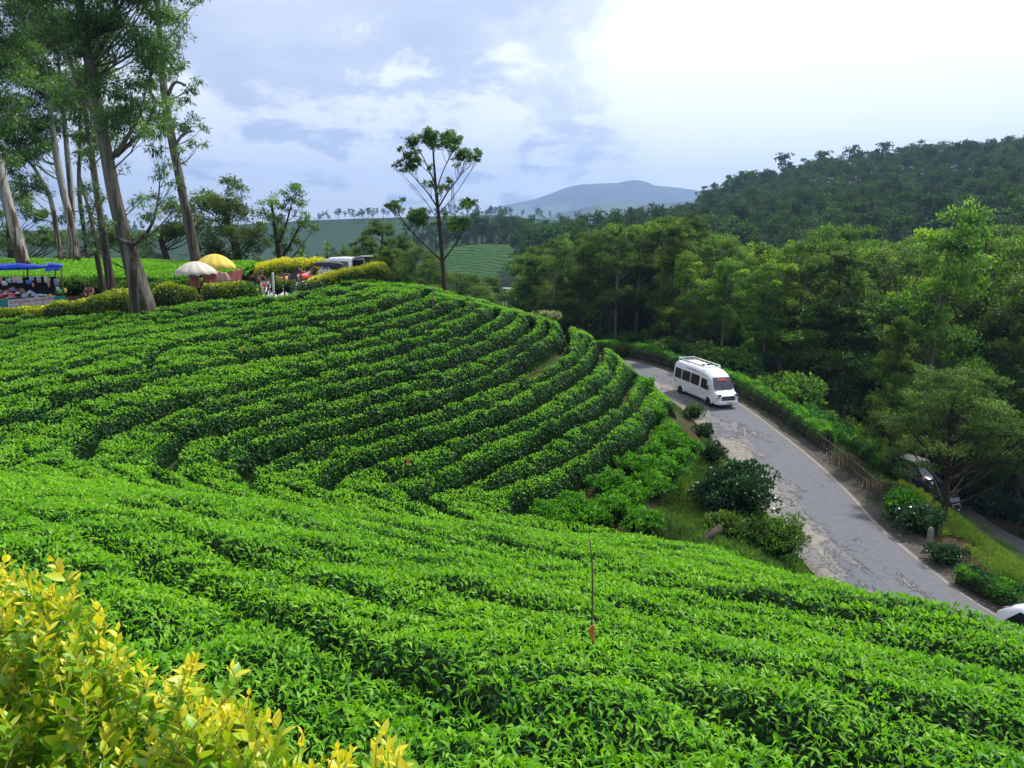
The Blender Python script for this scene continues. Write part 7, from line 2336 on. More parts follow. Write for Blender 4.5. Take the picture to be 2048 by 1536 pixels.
def person(label, loc, rz, J, jacket, trousers, cap=None, cap_mat=None, shoes=None):
    """J: joint positions: pelvis, waist, chest, neck, head, then l/r shoulder, elbow, wrist, hip, knee, ankle, toe"""
    p = thing('person', label, 'person', tuple(loc), rz)
    N_ = ['pelvis', 'waist', 'chest', 'neck', 'head', 'crown', 'ls', 'le', 'lw', 'lh', 'rs', 're', 'rw', 'rh', 'lhip', 'lk', 'la', 'lt', 'rhip', 'rk', 'ra', 'rt']
    rad = dict(pelvis=.125, waist=.115, chest=.13, neck=.055, head=.088, crown=.070, ls=.062, le=.042, lw=.030, lh=.034, rs=.062, re=.042, rw=.030, rh=.034, lhip=.085, lk=.058, la=.038, lt=.034, rhip=.085, rk=.058, ra=.038, rt=.034)
    idx = {n: i for i, n in enumerate(N_)}
    B = [('pelvis', 'waist'), ('waist', 'chest'), ('chest', 'neck'), ('neck', 'head'), ('head', 'crown'), ('chest', 'ls'), ('ls', 'le'), ('le', 'lw'), ('lw', 'lh'), ('chest', 'rs'), ('rs', 're'), ('re', 'rw'), ('rw', 'rh'), ('pelvis', 'lhip'), ('lhip', 'lk'), ('lk', 'la'), ('la', 'lt'), ('pelvis', 'rhip'), ('rhip', 'rk'), ('rk', 'ra'), ('ra', 'rt')]
    js = [tuple(J[n]) + (rad[n] * 0.86,) for n in N_]
    # fingers and nose grow from the same surface
    bones = [(idx[a], idx[b_]) for a, b_ in B]
    for side in 'lr':
        h, w = np.array(J[side + 'h'], float), np.array(J[side + 'w'], float)
        d = unit(h - w); s = unit(np.cross(d, (0.2, 0.3, 1)))
        for k, (off, ln) in enumerate(((-1.5, .060), (-0.5, .078), (0.5, .072), (1.5, .056))):
            js.append(tuple(h + s * off * 0.017 + d * ln) + (.0085,)); bones.append((idx[side + 'h'], len(js) - 1))
        js.append(tuple(h - s * 0.055 + d * 0.01) + (.010,)); bones.append((idx[side + 'w'], len(js) - 1))
    hd_, fw = np.array(J['head'], float), unit(np.array(J['face'], float))
    js.append(tuple(hd_ + fw * 0.108 - np.array((0, 0, 0.005))) + (.014,)); bones.append((idx['head'], len(js) - 1))
    skin_fig('body', js, bones, M_SKIN, p, 1)
    sub = lambda names, grow, ends=None: [tuple(J[n]) + (rad[n] * grow,) for n in names]
    tn = ['pelvis', 'waist', 'chest', 'ls', 'le', 'lw', 'rs', 're', 'rw']
    skin_fig('jacket', sub(tn, 1.18), [(0, 1), (1, 2), (2, 3), (3, 4), (4, 5), (2, 6), (6, 7), (7, 8)], jacket, p, 2)
    ln = ['pelvis', 'lhip', 'lk', 'la', 'rhip', 'rk', 'ra']
    skin_fig('trousers', sub(ln, 1.12), [(0, 1), (1, 2), (2, 3), (0, 4), (4, 5), (5, 6)], trousers, p, 2)
    for s in 'lr':
        a, t_ = np.array(J[s + 'a'], float), np.array(J[s + 't'], float)
        mb = MB(); mb.loft([[(q[0] + dx, q[1] + dy, q[2] + dz) for dx, dy, dz in ((.045, .03, -.04), (.045, -.03, .03), (-.045, -.03, .03), (-.045, .03, -.04))] for q in (a - unit(t_ - a) * .05, a, t_, t_ + unit(t_ - a) * .05)])
        mb.build('shoe', M_BLACK, p)
    e1 = unit(np.cross(fw, (0, 0, 1)))
    for s in (-1, 1):
        mb = MB(); mb.ball(hd_ + fw * 0.079 + e1 * s * 0.032 + np.array((0, 0, 0.018)), 0.012, nu=6, nv=4); mb.build('eye', M_HAIR, p)
    c = (hd_ + np.array(J['crown'], float)) / 2 + np.array((0, 0, 0.025)) - fw * 0.012
    mb = MB(); mb.ball(c, (0.092, 0.092, 0.090), nu=12, nv=7)
    if cap == 'cap':
        mb.box(c + fw * 0.12 - np.array((0, 0, 0.02)), (0.10, 0.13, 0.014), rz=math.atan2(fw[1], fw[0]))
    mb.build({'cap': 'cap', 'helmet': 'helmet'}.get(cap, 'hair'), cap_mat or M_HAIR, p, smooth=True)
    return p


# seated man in a brown shirt, by the plot behind the stall
g = P(182, 606, 46.6); g[2] = P(182, 609, 46.6)[2]
J = dict(pelvis=(0, 0, .50), waist=(.02, 0, .66), chest=(.08, 0, .88), neck=(.12, 0, 1.04), head=(.17, 0, 1.14), crown=(.18, 0, 1.24), face=(1, 0.1, -.35),
         ls=(.08, .19, .96), le=(.22, .25, .72), lw=(.42, .14, .62), lh=(.50, .10, .60), rs=(.08, -.19, .96), re=(.22, -.25, .72), rw=(.42, -.12, .60), rh=(.50, -.07, .58),
         lhip=(.06, .10, .48), lk=(.46, .16, .52), la=(.42, .14, .10), lt=(.56, .15, .05), rhip=(.06, -.10, .48), rk=(.46, -.16, .52), ra=(.40, -.14, .10), rt=(.54, -.15, .05))
person('person in a brown shirt and dark cap sitting bent forward beside the market stall', g, R(-78), J, plain('brown_shirt', (0.20, 0.105, 0.070), 0.85, vary=0.2, scale=14), plain('dark_trousers', (0.020, 0.020, 0.024), 0.9), 'cap', M_BLACK)
stl = thing('stone_block', 'low stone block that the seated person rests on', 'stone', tuple(g))
mb = MB(); mb.box((-0.05, 0, 0.19), (0.50, 0.55, 0.44), taper=0.88); mb.build('block', plain('grey_stone', (0.16, 0.15, 0.13), 0.9, vary=0.3, scale=5), stl, bevel=0.04)

# rider leaning on a parked motorbike
g = P(524, 588, 48.6); g[2] = P(524, 596, 48.6)[2]
bk_rz = R(-25)
bike = thing('motorbike', 'dark motorbike parked by the white posts under the leaning rider', 'motorbike', tuple(g), bk_rz)
for x in (-.62, .66):
    w_ = MB(); n = 18; rings = []
    for k in range(n + 1):
        a = 2 * math.pi * k / n
        rings.append([(x + q * math.cos(a), y, .30 + q * math.sin(a)) for q, y in ((.24, -.045), (.30, -.035), (.30, .035), (.24, .045))])
    w_.loft(rings, caps=False); wt = w_.build('wheel', M_RUBBER, bike)
    mb = MB(); mb.tube([(x, -.05, .30), (x, .05, .30)], .05, 8)
    for k in range(6): mb.tube([(x, 0, .30), (x + .24 * math.cos(k * 1.05), 0, .30 + .24 * math.sin(k * 1.05))], .008, 4)
    mb.build('rim', M_CHROME, wt)
mb = MB(); mb.tube([(.66, 0, .30), (.46, 0, .86), (.40, 0, 1.0)], .03, 6); mb.tube([(-.62, .08, .30), (-.1, .08, .42)], .03, 6); mb.tube([(.42, 0, .80), (0, 0, .48), (-.5, 0, .70)], .03, 6); mb.build('frame', M_BLACK, bike)
mb = MB(); mb.ball((.16, 0, .80), (.27, .14, .13)); mb.build('fuel_tank', M_REDS, bike, smooth=True)
mb = MB(); mb.ball((-.34, 0, .80), (.38, .13, .07)); mb.build('seat', M_BLACK, bike, smooth=True)
mb = MB(); mb.tube([(.34, -.36, 1.02), (.42, -.1, 1.0), (.42, .1, 1.0), (.34, .36, 1.02)], .016, 6); mb.build('handlebar', M_CHROME, bike)
mb = MB(); mb.ball((.54, 0, .90), (.08, .09, .09)); mb.build('headlight', M_LAMP, bike, smooth=True)
mb = MB(); mb.ball((.05, 0, .42), (.18, .13, .14)); mb.build('engine', M_RIM, bike, smooth=True)
mb = MB(); mb.tube([(-.1, -.14, .32), (-.7, -.15, .40)], [.03, .045], 8); mb.build('exhaust', M_CHROME, bike)
mb = MB(); mb.tube([(-.05, .12, .34), (-.05, .30, .02)], .012, 5); mb.build('side_stand', M_BLACK, bike)
J = dict(pelvis=(-.35, 0, .92), waist=(-.28, 0, 1.08), chest=(-.10, 0, 1.30), neck=(.0, 0, 1.46), head=(.06, 0, 1.56), crown=(.07, 0, 1.66), face=(1, .1, -.25),
         ls=(-.07, .20, 1.38), le=(.10, .30, 1.16), lw=(.30, .33, 1.05), lh=(.36, .33, 1.03), rs=(-.07, -.20, 1.38), re=(.10, -.30, 1.16), rw=(.30, -.33, 1.05), rh=(.36, -.33, 1.03),
         lhip=(-.30, .11, .89), lk=(.08, .22, .66), la=(-.08, .24, .24), lt=(.06, .25, .20), rhip=(-.30, -.11, .89), rk=(.08, -.22, .66), ra=(-.08, -.24, .24), rt=(.06, -.25, .20))
person('person in a brown jacket and grey helmet astride the motorbike', g, bk_rz, J, plain('brown_jacket', (0.155, 0.075, 0.060), 0.8, vary=0.2, scale=14), plain('dark_jeans', (0.020, 0.024, 0.036), 0.9), 'helmet', plain('grey_helmet', (0.07, 0.08, 0.10), 0.35))


def horse(label, loc, rz, coat, mane, saddle, cloth):
    h = thing('horse', label, 'horse', tuple(loc), rz, 'saddled horses waiting on the stall road')
    J = [(-.62, 0, 1.16, .20, .25), (-.30, 0, 1.10, .23, .28), (.12, 0, 1.07, .23, .29), (.50, 0, 1.12, .20, .28), (.74, 0, 1.36, .11, .18), (.92, 0, 1.62, .085, .13), (1.02, 0, 1.78, .08, .105), (1.22, 0, 1.66, .065, .08), (1.40, 0, 1.52, .052, .058),     # 0-8 trunk, neck, head
         (-.70, 0, 1.22, .10), (-.86, 0, 1.0, .045), (-.88, 0, .62, .05)]                                                       # tail
    B = [(0, 1), (1, 2), (2, 3), (3, 4), (4, 5), (5, 6), (6, 7), (7, 8), (0, 9), (9, 10), (10, 11)]
    def add(par, pts):
        last = par
        for q in pts:
            J.append(q); B.append((last, len(J) - 1)); last = len(J) - 1
    for s in (-1, 1):
        add(3, [(.54, s * .15, .92, .10), (.52, s * .16, .56, .058), (.53, s * .16, .48, .052), (.53, s * .16, .16, .036), (.56, s * .16, .07, .045), (.58, s * .16, .03, .055)])
        add(0, [(-.60, s * .16, .98, .145), (-.46, s * .17, .74, .085), (-.74, s * .17, .50, .052), (-.70, s * .17, .16, .038), (-.66, s * .17, .07, .046), (-.63, s * .17, .03, .056)])
        add(6, [(1.0, s * .07, 1.90, .022)])
    skin_fig('body', [tuple(j[:3]) + ((j[3:5],) if len(j) == 5 else (j[3],)) for j in J], B, coat, h, 2, root=2)
    mb = MB()
    for k in range(9):
        t = k / 8; c = np.array((.62, 0, 1.46)) * (1 - t) + np.array((1.0, 0, 1.92)) * t
        mb.box(c - np.array((.03, 0, .05)), (.10, .035, .17), ry=0.6)
    mb.build('mane', mane, h)
    mb = MB(); mb.tube([(-.82, 0, 1.08), (-.94, 0, .80), (-.92, 0, .45)], [.05, .085, .03], 7); mb.build('tail_hair', mane, h, smooth=True)
    mb = MB(); rings = []
    for x in (-.36, -.1, .20, .38):
        rings.append([(x, .275 * math.cos(a), 1.08 + .315 * math.sin(a)) for a in np.linspace(-0.2, math.pi + .2, 11)])
    mb.loft(rings, closed=False, caps=False)
    c_ = mb.build('saddle_cloth', cloth, h, smooth=True); so = c_.modifiers.new('solid', 'SOLIDIFY'); so.thickness = .025
    mb = MB(); mb.loft([[(x, w * math.cos(a), z + .07 * math.sin(a)) for a in np.linspace(0, 2 * math.pi, 10, endpoint=False)] for x, w, z in ((-.26, .15, 1.46), (-.10, .19, 1.40), (.10, .16, 1.41), (.22, .10, 1.49))])
    mb.build('saddle', saddle, h, smooth=True)
    mb = MB()
    for s in (-1, 1): mb.tube([(1.40, s * .06, 1.54), (1.10, s * .085, 1.76)], .012, 4)
    mb.tube([(1.36, .06, 1.54), (.60, .16, 1.44), (.2, 0, 1.5)], .010, 4)
    mb.build('bridle', M_REDS, h)
    return h


hp_ = P(566, 588, 50.5); hp_[2] = P(566, 594, 50.5)[2]
horse('dark horse with a yellow and white saddle cloth, its head raised towards the road', hp_, R(12), plain('dark_bay_coat', (0.022, 0.017, 0.016), 0.5, vary=0.3), M_HAIR, M_BLACK, plain('yellow_cloth', (0.50, 0.30, 0.06), 0.8, vary=0.5, scale=7))
hp_ = P(606, 580, 51.5); hp_[2] = P(606, 588, 51.5)[2]
horse('brown horse seen from behind with a red saddle cloth', hp_, R(62), plain('brown_coat', (0.070, 0.034, 0.022), 0.5, vary=0.25), M_HAIR, M_BLACK, M_REDS)

# ------------------------------------------------------------------ white posts of the barrier
M_POST = plain('chipped_white_paint', (0.62, 0.60, 0.57), 0.8, vary=0.25, scale=6)
for i, (u, v0, v1, y, w, lab) in enumerate([(548, 590, 546, 46.0, .11, 'tallest white concrete post in front of the dark horse'), (524, 594, 566, 46.2, .10, 'short pale post below the motorbike'), (586, 588, 566, 46.6, .12, 'white post between the two horses'), (606, 586, 568, 46.8, .10, 'slim white post beside the bright yellow hedge'), (570, 588, 552, 46.8, .10, 'creeper-covered dark post between the white posts')]):
    a, b_ = P(u, v0 + 8, y), P(u, v1, y)
    t = thing('barrier_post', lab, 'post', tuple(a), group='posts along the stall road')
    H = b_[2] - a[2]
    mat = M_POST if i < 4 else M_WOOD
    MB().box((0, 0, H / 2), (w, w, H)).build('shaft', mat, t, bevel=0.01)
    MB().box((0, 0, H + w * 0.18), (w * 0.9, w * 0.9, w * 0.36), taper=0.5).build('cap', mat, t)
for i, (u0, v0, u1, v1, y) in enumerate([(528, 598, 540, 560, 45.8), (534, 596, 524, 562, 45.9), (575, 592, 592, 556, 46.3), (596, 590, 584, 560, 46.4)]):
    a, b_ = P(u0, v0 + 4, y), P(u1, v1, y)
    t = thing('crossed_stake', ['thin slanting stake left of the tallest white post', 'thin stake crossing the slanting one by the tallest white post', 'slanting stake under the brown horse', 'thin stake crossing in front of the brown horse'][i], 'stake', tuple(a))
    mb = MB(); mb.tube([(0, 0, 0), tuple((b_ - a) * 0.5 + np.array((.03, 0, 0))), tuple(b_ - a)], [.03, .026, .02], 6); mb.build('stick', M_WOOD, t, smooth=True)
for i, (u, v, s) in enumerate([(556, 580, .5), (580, 578, .42)]):
    g = P(u, v + 10, 46.5)
    shrub('creeper', ['straggling creeper over the posts before the dark horse', 'straggling creeper on the posts before the brown horse'][i], 'climbing plant', g, (s, s * .6, s), LF_FOREST, 420, (.14, .06), seed=160 + i, lumps=.6, twigs=5)

# ------------------------------------------------------------------ umbrellas and pink sheets
def umbrella(label, u, v_rim, v_top, y, wpx, v_foot, cloth, n=12, tilt=(0, 0)):
    top, rim = P(u, v_top, y), P(u, v_rim, y)
    foot = P(u, v_foot, y)
    rad = wpx / FPX * y / 2
    t = thing('umbrella', label, 'umbrella', tuple(foot), 0.2, 'vendor umbrellas')
    t.rotation_euler = (tilt[0], tilt[1], 0.2)
    zr, zt = rim[2] - foot[2], top[2] - foot[2]
    rise = zt - zr
    V, F = [], []
    m = 8
    for i in range(m + 1):
        q = i / m
        for k in range(n * 4):
            a = 2 * math.pi * k / (n * 4)
            seam = abs(math.cos(a * n / 2))                       # 1 on a rib
            r = rad * q * (1 - 0.045 * (1 - seam) * q)
            z = zr + rise * math.cos(q * math.pi / 2 * 0.98) ** 0.85 - 0.11 * rise * (1 - seam) * q - (0.0 if i < m else 0.10 * rise + 0.05 * rise * (1 - seam))
            if i == m: r = rad * 0.992
            V.append((r * math.cos(a), r * math.sin(a), z))
    nn = n * 4
    for i in range(m):
        for k in range(nn):
            F.append((i * nn + k, i * nn + (k + 1) % nn, (i + 1) * nn + (k + 1) % nn, (i + 1) * nn + k))
    me = bpy.data.meshes.new('canopy'); me.from_pydata(V, [], F); me.materials.append(cloth); me.polygons.foreach_set('use_smooth', [True] * len(F)); me.update()
    o = link('canopy', me, t); so = o.modifiers.new('solid', 'SOLIDIFY'); so.thickness = 0.012
    mb = MB(); mb.tube([(0, 0, -0.3), (0, 0, zt + 0.04)], 0.024, 8); mb.build('pole', M_WOOD, t)
    mb = MB(); mb.tube([(0, 0, zt), (0, 0, zt + 0.10)], [0.03, 0.008], 6); mb.build('finial', M_WOOD, t)
    for k in range(n):
        a = 2 * math.pi * k / n
        mb = MB(); mb.tube([(rad * q * math.cos(a) * 0.985, rad * q * math.sin(a) * 0.985, zr + rise * math.cos(q * math.pi / 2 * 0.98) ** 0.85 - 0.03) for q in np.linspace(0.02, 0.97, 6)], 0.010, 4)
        mb.build('rib', M_BLACK, t)
    return t


def umb_mat(name, a, b_):
    m = NT(name)
    m.base(m.ramp(m.noise(2.2, 4), [(0.3, a), (0.7, b_)])); m.set(Roughness=0.75)
    t = m.N('ShaderNodeBsdfTranslucent'); t.inputs['Color'].default_value = (*b_, 1)
    mx = m.N('ShaderNodeMixShader'); mx.inputs[0].default_value = 0.25
    m.L(m.b.outputs[0], mx.inputs[1]); m.L(t.outputs[0], mx.inputs[2]); m.L(mx.outputs[0], m.out.inputs['Surface'])
    return m.mat


umbrella('faded cream umbrella shading the pink sheets, in front of the yellow one', 398, 546, 523, 46.0, 84, 612, umb_mat('cream_cloth', (0.58, 0.54, 0.45), (0.72, 0.68, 0.60)), 12, (0.02, -0.03))
umbrella('yellow umbrella standing behind the cream one', 433, 533, 508, 48.5, 80, 604, umb_mat('yellow_cloth', (0.74, 0.52, 0.06), (0.82, 0.66, 0.16)), 12, (0.0, 0.03))
M_PINK = umb_mat('pink_sheet', (0.60, 0.17, 0.16), (0.72, 0.30, 0.28))
M_PINKP = umb_mat('pale_pink_plastic', (0.62, 0.33, 0.30), (0.74, 0.52, 0.48))


def sheet(name, label, quad, mat, y_n=12, z_n=8, ruffle=0.05, seed=0, cat='sheet', group=None):
    """quad: four points top-left, top-right, bottom-right, bottom-left"""
    q = np.array(quad, float); o0 = q.mean(0)
    V, F = [], []
    for j in range(z_n + 1):
        for i in range(y_n + 1):
            s, t = i / y_n, j / z_n
            p = (q[0] * (1 - s) + q[1] * s) * (1 - t) + (q[3] * (1 - s) + q[2] * s) * t
            p = p + np.array((0, ruffle * (math.sin(s * 17 + seed + 2 * t) + 0.5 * math.sin(s * 31 + seed)) * (0.3 + t), -ruffle * 1.2 * math.sin(s * math.pi * 3) ** 2 * (1 - t)))
            V.append(p - o0)
    for j in range(z_n):
        for i in range(y_n):
            a = j * (y_n + 1) + i
            F.append((a, a + 1, a + y_n + 2, a + y_n + 1))
    me = bpy.data.meshes.new(name); me.from_pydata([tuple(v) for v in V], [], F); me.materials.append(mat); me.polygons.foreach_set('use_smooth', [True] * len(F)); me.update()
    o = link(name, me, loc=tuple(o0)); so = o.modifiers.new('solid', 'SOLIDIFY'); so.thickness = 0.006
    return tag(o, label, cat, group)


gp = 'pink sheets hung round the umbrellas'
sheet('pink_sheet', 'pink sheet hanging left of the cream umbrella pole', [P(378, 541, 46.6), P(399, 543, 46.5), P(400, 576, 46.5), P(380, 575, 46.6)], M_PINK, seed=1, group=gp)
sheet('pink_sheet', 'pink sheet hanging right of the cream umbrella pole', [P(405, 543, 46.7), P(436, 541, 46.9), P(434, 570, 46.9), P(407, 573, 46.7)], M_PINK, seed=2, group=gp)
sheet('pink_sheet', 'pale translucent pink plastic draped between the two umbrellas', [P(434, 541, 47.0), P(452, 545, 47.2), P(464, 561, 47.2), P(432, 564, 47.0)], M_PINKP, seed=3, group=gp)
sheet('pink_sheet', 'bright pink sheet stretched under the yellow umbrella, its corner pointing up', [P(452, 545, 48.2), P(485, 536, 48.6), P(484, 562, 48.6), P(458, 562, 48.2)], M_PINK, seed=4, group=gp)
for i, (u, vt, vb, y) in enumerate([(379, 538, 608, 46.7), (485, 534, 600, 48.7), (436, 538, 606, 47.0)]):
    a, b_ = P(u, vb, y), P(u, vt, y)
    t = thing('tent_pole', ['stake holding up the outer pink sheet by the yellow-topped hedge', 'stake at the raised corner of the bright pink sheet', 'stake where two pink sheets meet under the cream umbrella'][i], 'pole', tuple(a))
    mb = MB(); mb.tube([(0, 0, 0), (0.02, 0, (b_[2] - a[2]) * .5), (0, 0, b_[2] - a[2])], .022, 6); mb.build('stick', M_WOOD, t)
# red plastic stool at the umbrella foot
g = P(391, 602, 45.6)
stool = thing('plastic_stool', 'red plastic stool at the foot of the cream umbrella', 'stool', tuple(P(391, 607, 45.6)))
MB().box((0, 0, .42), (.34, .34, .04)).build('seat', M_REDS, stool, bevel=.015)
for sx in (-1, 1):
    for sy in (-1, 1):
        mb = MB(); mb.tube([(sx * .17, sy * .17, 0), (sx * .13, sy * .13, .42)], [.025, .03], 6); mb.build('leg', M_REDS, stool)

# ------------------------------------------------------------------ the blue-roofed stall
SY = 46.0
sp = lambda u, v, dy=0.0: P(u, v, SY + dy)
M_TARP = plain('blue_tarpaulin', (0.012, 0.065, 0.60), 0.45, vary=0.25, scale=1.6, spec=0.4)
s0 = sp(60, 622)
stall = thing('market_stall', 'souvenir stall under a blue tarpaulin with teal skirts', 'stall', tuple(s0))
rows_ = []
for v_off, dy, sag in ((0.0, 2.3, 0), (-6, 1.2, .03), (6, 0.0, 0.0), (14, -0.25, 0)):
    pass
V, F = [], []
nu = 26
edge_v = lambda u: np.interp(u, [-140, -40, 0, 35, 60, 85, 96, 118, 126], [534, 532, 530, 527, 530, 532, 527, 529, 531])
low_v = lambda u: np.interp(u, [-140, -40, 0, 35, 60, 85, 96, 118, 126], [544, 543, 541, 540, 539.5, 537, 535, 534, 534])
for j in range(7):
    t = j / 6
    for i in range(nu + 1):
        u = -140 + 266 * i / nu
        if t < 0.8:
            q = t / 0.8
            p = P(u, edge_v(u) - 1.5 * (1 - q), SY + 2.6 * (1 - q) - 0.3)
            p[2] += -0.10 * math.sin(q * math.pi) * (0.6 + 0.4 * math.sin(u * .07)) + 0.02 * math.sin(u * .3)
        else:
            q = (t - 0.8) / 0.2
            p = P(u, edge_v(u) * (1 - q) + low_v(u) * q, SY - 0.32)
            p[1] += 0.03 * math.sin(u * .35)
        V.append(p - s0)
for j in range(6):
    for i in range(nu):
        a = j * (nu + 1) + i; F.append((a, a + 1, a + nu + 2, a + nu + 1))
me = bpy.data.meshes.new('tarpaulin'); me.from_pydata([tuple(v) for v in V], [], F); me.materials.append(M_TARP); me.polygons.foreach_set('use_smooth', [True] * len(F)); me.update()
o = link('tarpaulin', me, stall); so = o.modifiers.new('solid', 'SOLIDIFY'); so.thickness = .012
# the folded end that hangs down, with its pale reverse side showing
V = [sp(90, 536, -.36) - s0, sp(119, 533, -.36) - s0, sp(119, 542, -.36) - s0, sp(106, 540.5, -.42) - s0, sp(91, 543.5, -.36) - s0]
quad_panel('tarpaulin_flap', V, M_TARP, stall, .012, n=(0, -1, 0))
quad_panel('tarpaulin_fold', [sp(89, 531.5, -.45) - s0, sp(95, 525.5, -.45) - s0, sp(98, 525.5, -.45) - s0, sp(93, 533, -.45) - s0], plain('tarpaulin_reverse', (0.45, 0.52, 0.75), .5), stall, .012, n=(0, -1, 0))
for i, (u, dy, vt) in enumerate([(126, -.1, 532), (110, 1.9, 534), (-20, -.1, 534), (-60, 2.0, 535), (55, 2.0, 535)]):
    a, b_ = sp(u + (2 if i == 0 else 0), 618, dy) - s0, sp(u - (4 if i == 0 else 0), vt, dy) - s0
    mb = MB(); mb.tube([a, (a + b_) / 2 + np.array((.02, 0, 0)), b_], [.05, .045, .04], 7); mb.build('post', M_WOOD, stall, smooth=True)
mb = MB(); mb.tube([sp(-40, 554, .1) - s0, sp(30, 552.5, .1) - s0, sp(80, 550, .1) - s0, sp(108, 550, .1) - s0, sp(114, 556, .1) - s0], .018, 6); mb.build('hanging_rail', M_STEM, stall)
mb = MB()
tq = [sp(-60, 599, -.15) - s0, sp(120, 594, -.15) - s0, sp(108, 590, 1.3) - s0, sp(-40, 592, 1.3) - s0]
quad_panel('table_top', tq, M_WOOD, stall, .05, n=(0, 0, 1))
M_TEAL = plain('teal_cloth', (0.012, 0.20, 0.20), .8, vary=.2, scale=4)
def skirt(u0, u1, nm, mat, dv=0.0, dy=0.0):
    vt = lambda u: np.interp(u, [-60, 17, 62, 107, 130], [603, 602, 598, 593, 591.5]) + dv
    q = [sp(u0, vt(u0), -.2 + dy) - s0, sp(u1, vt(u1), -.2 + dy) - s0, sp(u1, vt(u1) + 17, -.2 + dy) - s0, sp(u0, vt(u0) + 17, -.2 + dy) - s0]
    return quad_panel(nm, q, mat, stall, .015, n=(0, -1, 0)), vt
skirt(-60, 130, 'skirt', M_TEAL)
M_BANNER = NT('printed_banner')
_n = M_BANNER.noise(9, 6, .7)
M_BANNER.base(M_BANNER.ramp(_n, [(.36, (0.10, 0.045, 0.04)), (.46, (0.36, 0.20, 0.20)), (.55, (0.50, 0.40, 0.40)), (.66, (0.16, 0.12, 0.16))])); M_BANNER.set(Roughness=.5); M_BANNER = M_BANNER.mat
M_BEDGE = plain('white_banner_edge', (0.66, 0.66, 0.68), .6)
M_TXT = plain('pale_print', (0.80, 0.80, 0.84), .6)
for u0, u1, txt in ((18, 61.5, 'HOME MADE'), (64.5, 106, 'HOME MADE')):
    skirt(u0 - 1.5, u1 + 1.5, 'banner_border', M_BEDGE, -1.2, -.02)
    b_, vt = skirt(u0, u1, 'banner', M_BANNER, 0, -.045)
    c = bpy.data.curves.new('lettering', 'FONT'); c.body = txt; c.align_x = 'CENTER'; c.align_y = 'CENTER'; c.size = .24; c.extrude = .004; c.space_character = 1.0
    c.materials.append(M_TXT)
    tmp = bpy.data.objects.new('lettering', c); COL.objects.link(tmp); bpy.context.view_layer.update()
    tme = bpy.data.meshes.new_from_object(tmp.evaluated_get(bpy.context.evaluated_depsgraph_get())); bpy.data.objects.remove(tmp)
    to = bpy.data.objects.new('lettering', tme); COL.objects.link(to); to.parent = b_; to['kind'] = 'stuff'
    mid = sp((u0 + u1) / 2, vt((u0 + u1) / 2) + 10.5, -.265) - s0
    a1, a2 = sp(u0, vt(u0), -.2), sp(u1, vt(u1), -.2)
    to.location = tuple(mid); to.rotation_euler = (R(90), -math.atan2(a2[2] - a1[2], a2[0] - a1[0]), 0); to.scale = (0.88, 1.25, 1)
# hats heaped on the table: each one a thing
hat_cols = [('pink', (0.62, 0.22, 0.30)), ('lilac', (0.50, 0.36, 0.62)), ('yellow', (0.70, 0.58, 0.16)), ('white', (0.70, 0.70, 0.72)), ('straw', (0.55, 0.42, 0.26)), ('rose', (0.60, 0.12, 0.20)), ('pale blue', (0.40, 0.48, 0.68)), ('peach', (0.66, 0.40, 0.30))]
hmats = {n: plain(n.replace(' ', '_') + '_hat', c, .85, vary=.15, scale=14) for n, c in hat_cols}
hats = [(26, 577, 'lilac', 1.2, 'topmost of the heap'), (17, 581, 'pink', 1.0, 'left of the topmost lilac hat'), (11, 585, 'yellow', .95, 'in front of the pink ones'), (3, 582, 'straw', .9, 'at the back of the heap by the frame edge'), (4, 593, 'pink', 1.2, 'at the front of the table by the frame edge'), (3, 588, 'rose', 1.0, 'behind the front pink hat'),
        (16, 597, 'straw', 1.1, 'on the front edge over the first banner'), (26, 592, 'rose', 1.25, 'with a broad brim over the first banner'), (36, 586, 'white', 1.2, 'right of the rose broad-brimmed hat'), (45, 581, 'straw', 1.0, 'with a dark band at the middle of the table'), (42, 577, 'peach', .8, 'at the back beside the lilac hat'),
        (60, 583, 'white', 1.05, 'standing alone at the middle of the table'), (68, 588, 'pale blue', 1.1, 'flat beside the lone white hat'), (50, 588, 'pale blue', 1.0, 'half under the middle straw hat'), (22, 587, 'peach', 1.0, 'between the yellow and the rose hats'), (10, 599, 'peach', 1.1, 'flat at the very front by the first banner'),
        (90, 591, 'white', 1.0, 'near the right end of the table'), (100, 589, 'straw', .7, 'small, by the end post'), (-6, 590, 'lilac', 1.1, 'just cut by the frame edge')]
for i, (u, v, cn, s, where) in enumerate(hats):
    dy = float(np.interp(v, [577, 600], [1.1, -.05]))
    p = sp(u, v + 2, dy)
    ht = thing('sun_hat', f'{cn} sun hat {where}', 'hat', tuple(p), i * 1.3, 'hats for sale on the stall')
    ht.rotation_euler = (0.35 * math.sin(i * 2.1) + .25, .25 * math.cos(i * 1.7), i)
    mb = MB(); rings = []
    for r_, z in ((.21, .0), (.205, .012), (.12, .02), (.105, .06), (.092, .105), (.05, .125), (.004, .128)):
        rings.append([(r_ * s * math.cos(a), r_ * s * math.sin(a), z * s + (.02 * math.sin(3 * a + i) if r_ > .2 else 0)) for a in np.linspace(0, 2 * math.pi, 14, endpoint=False)])
    mb.loft(rings); mb.build('straw', hmats[cn], ht, smooth=True)
    mb = MB(); mb.loft([[(r_ * s * math.cos(a), r_ * s * math.sin(a), z * s) for a in np.linspace(0, 2 * math.pi, 14, endpoint=False)] for r_, z in ((.116, .025), (.109, .052))], caps=False); mb.build('band', M_BLACK if i % 3 == 0 else hmats['white'], ht)
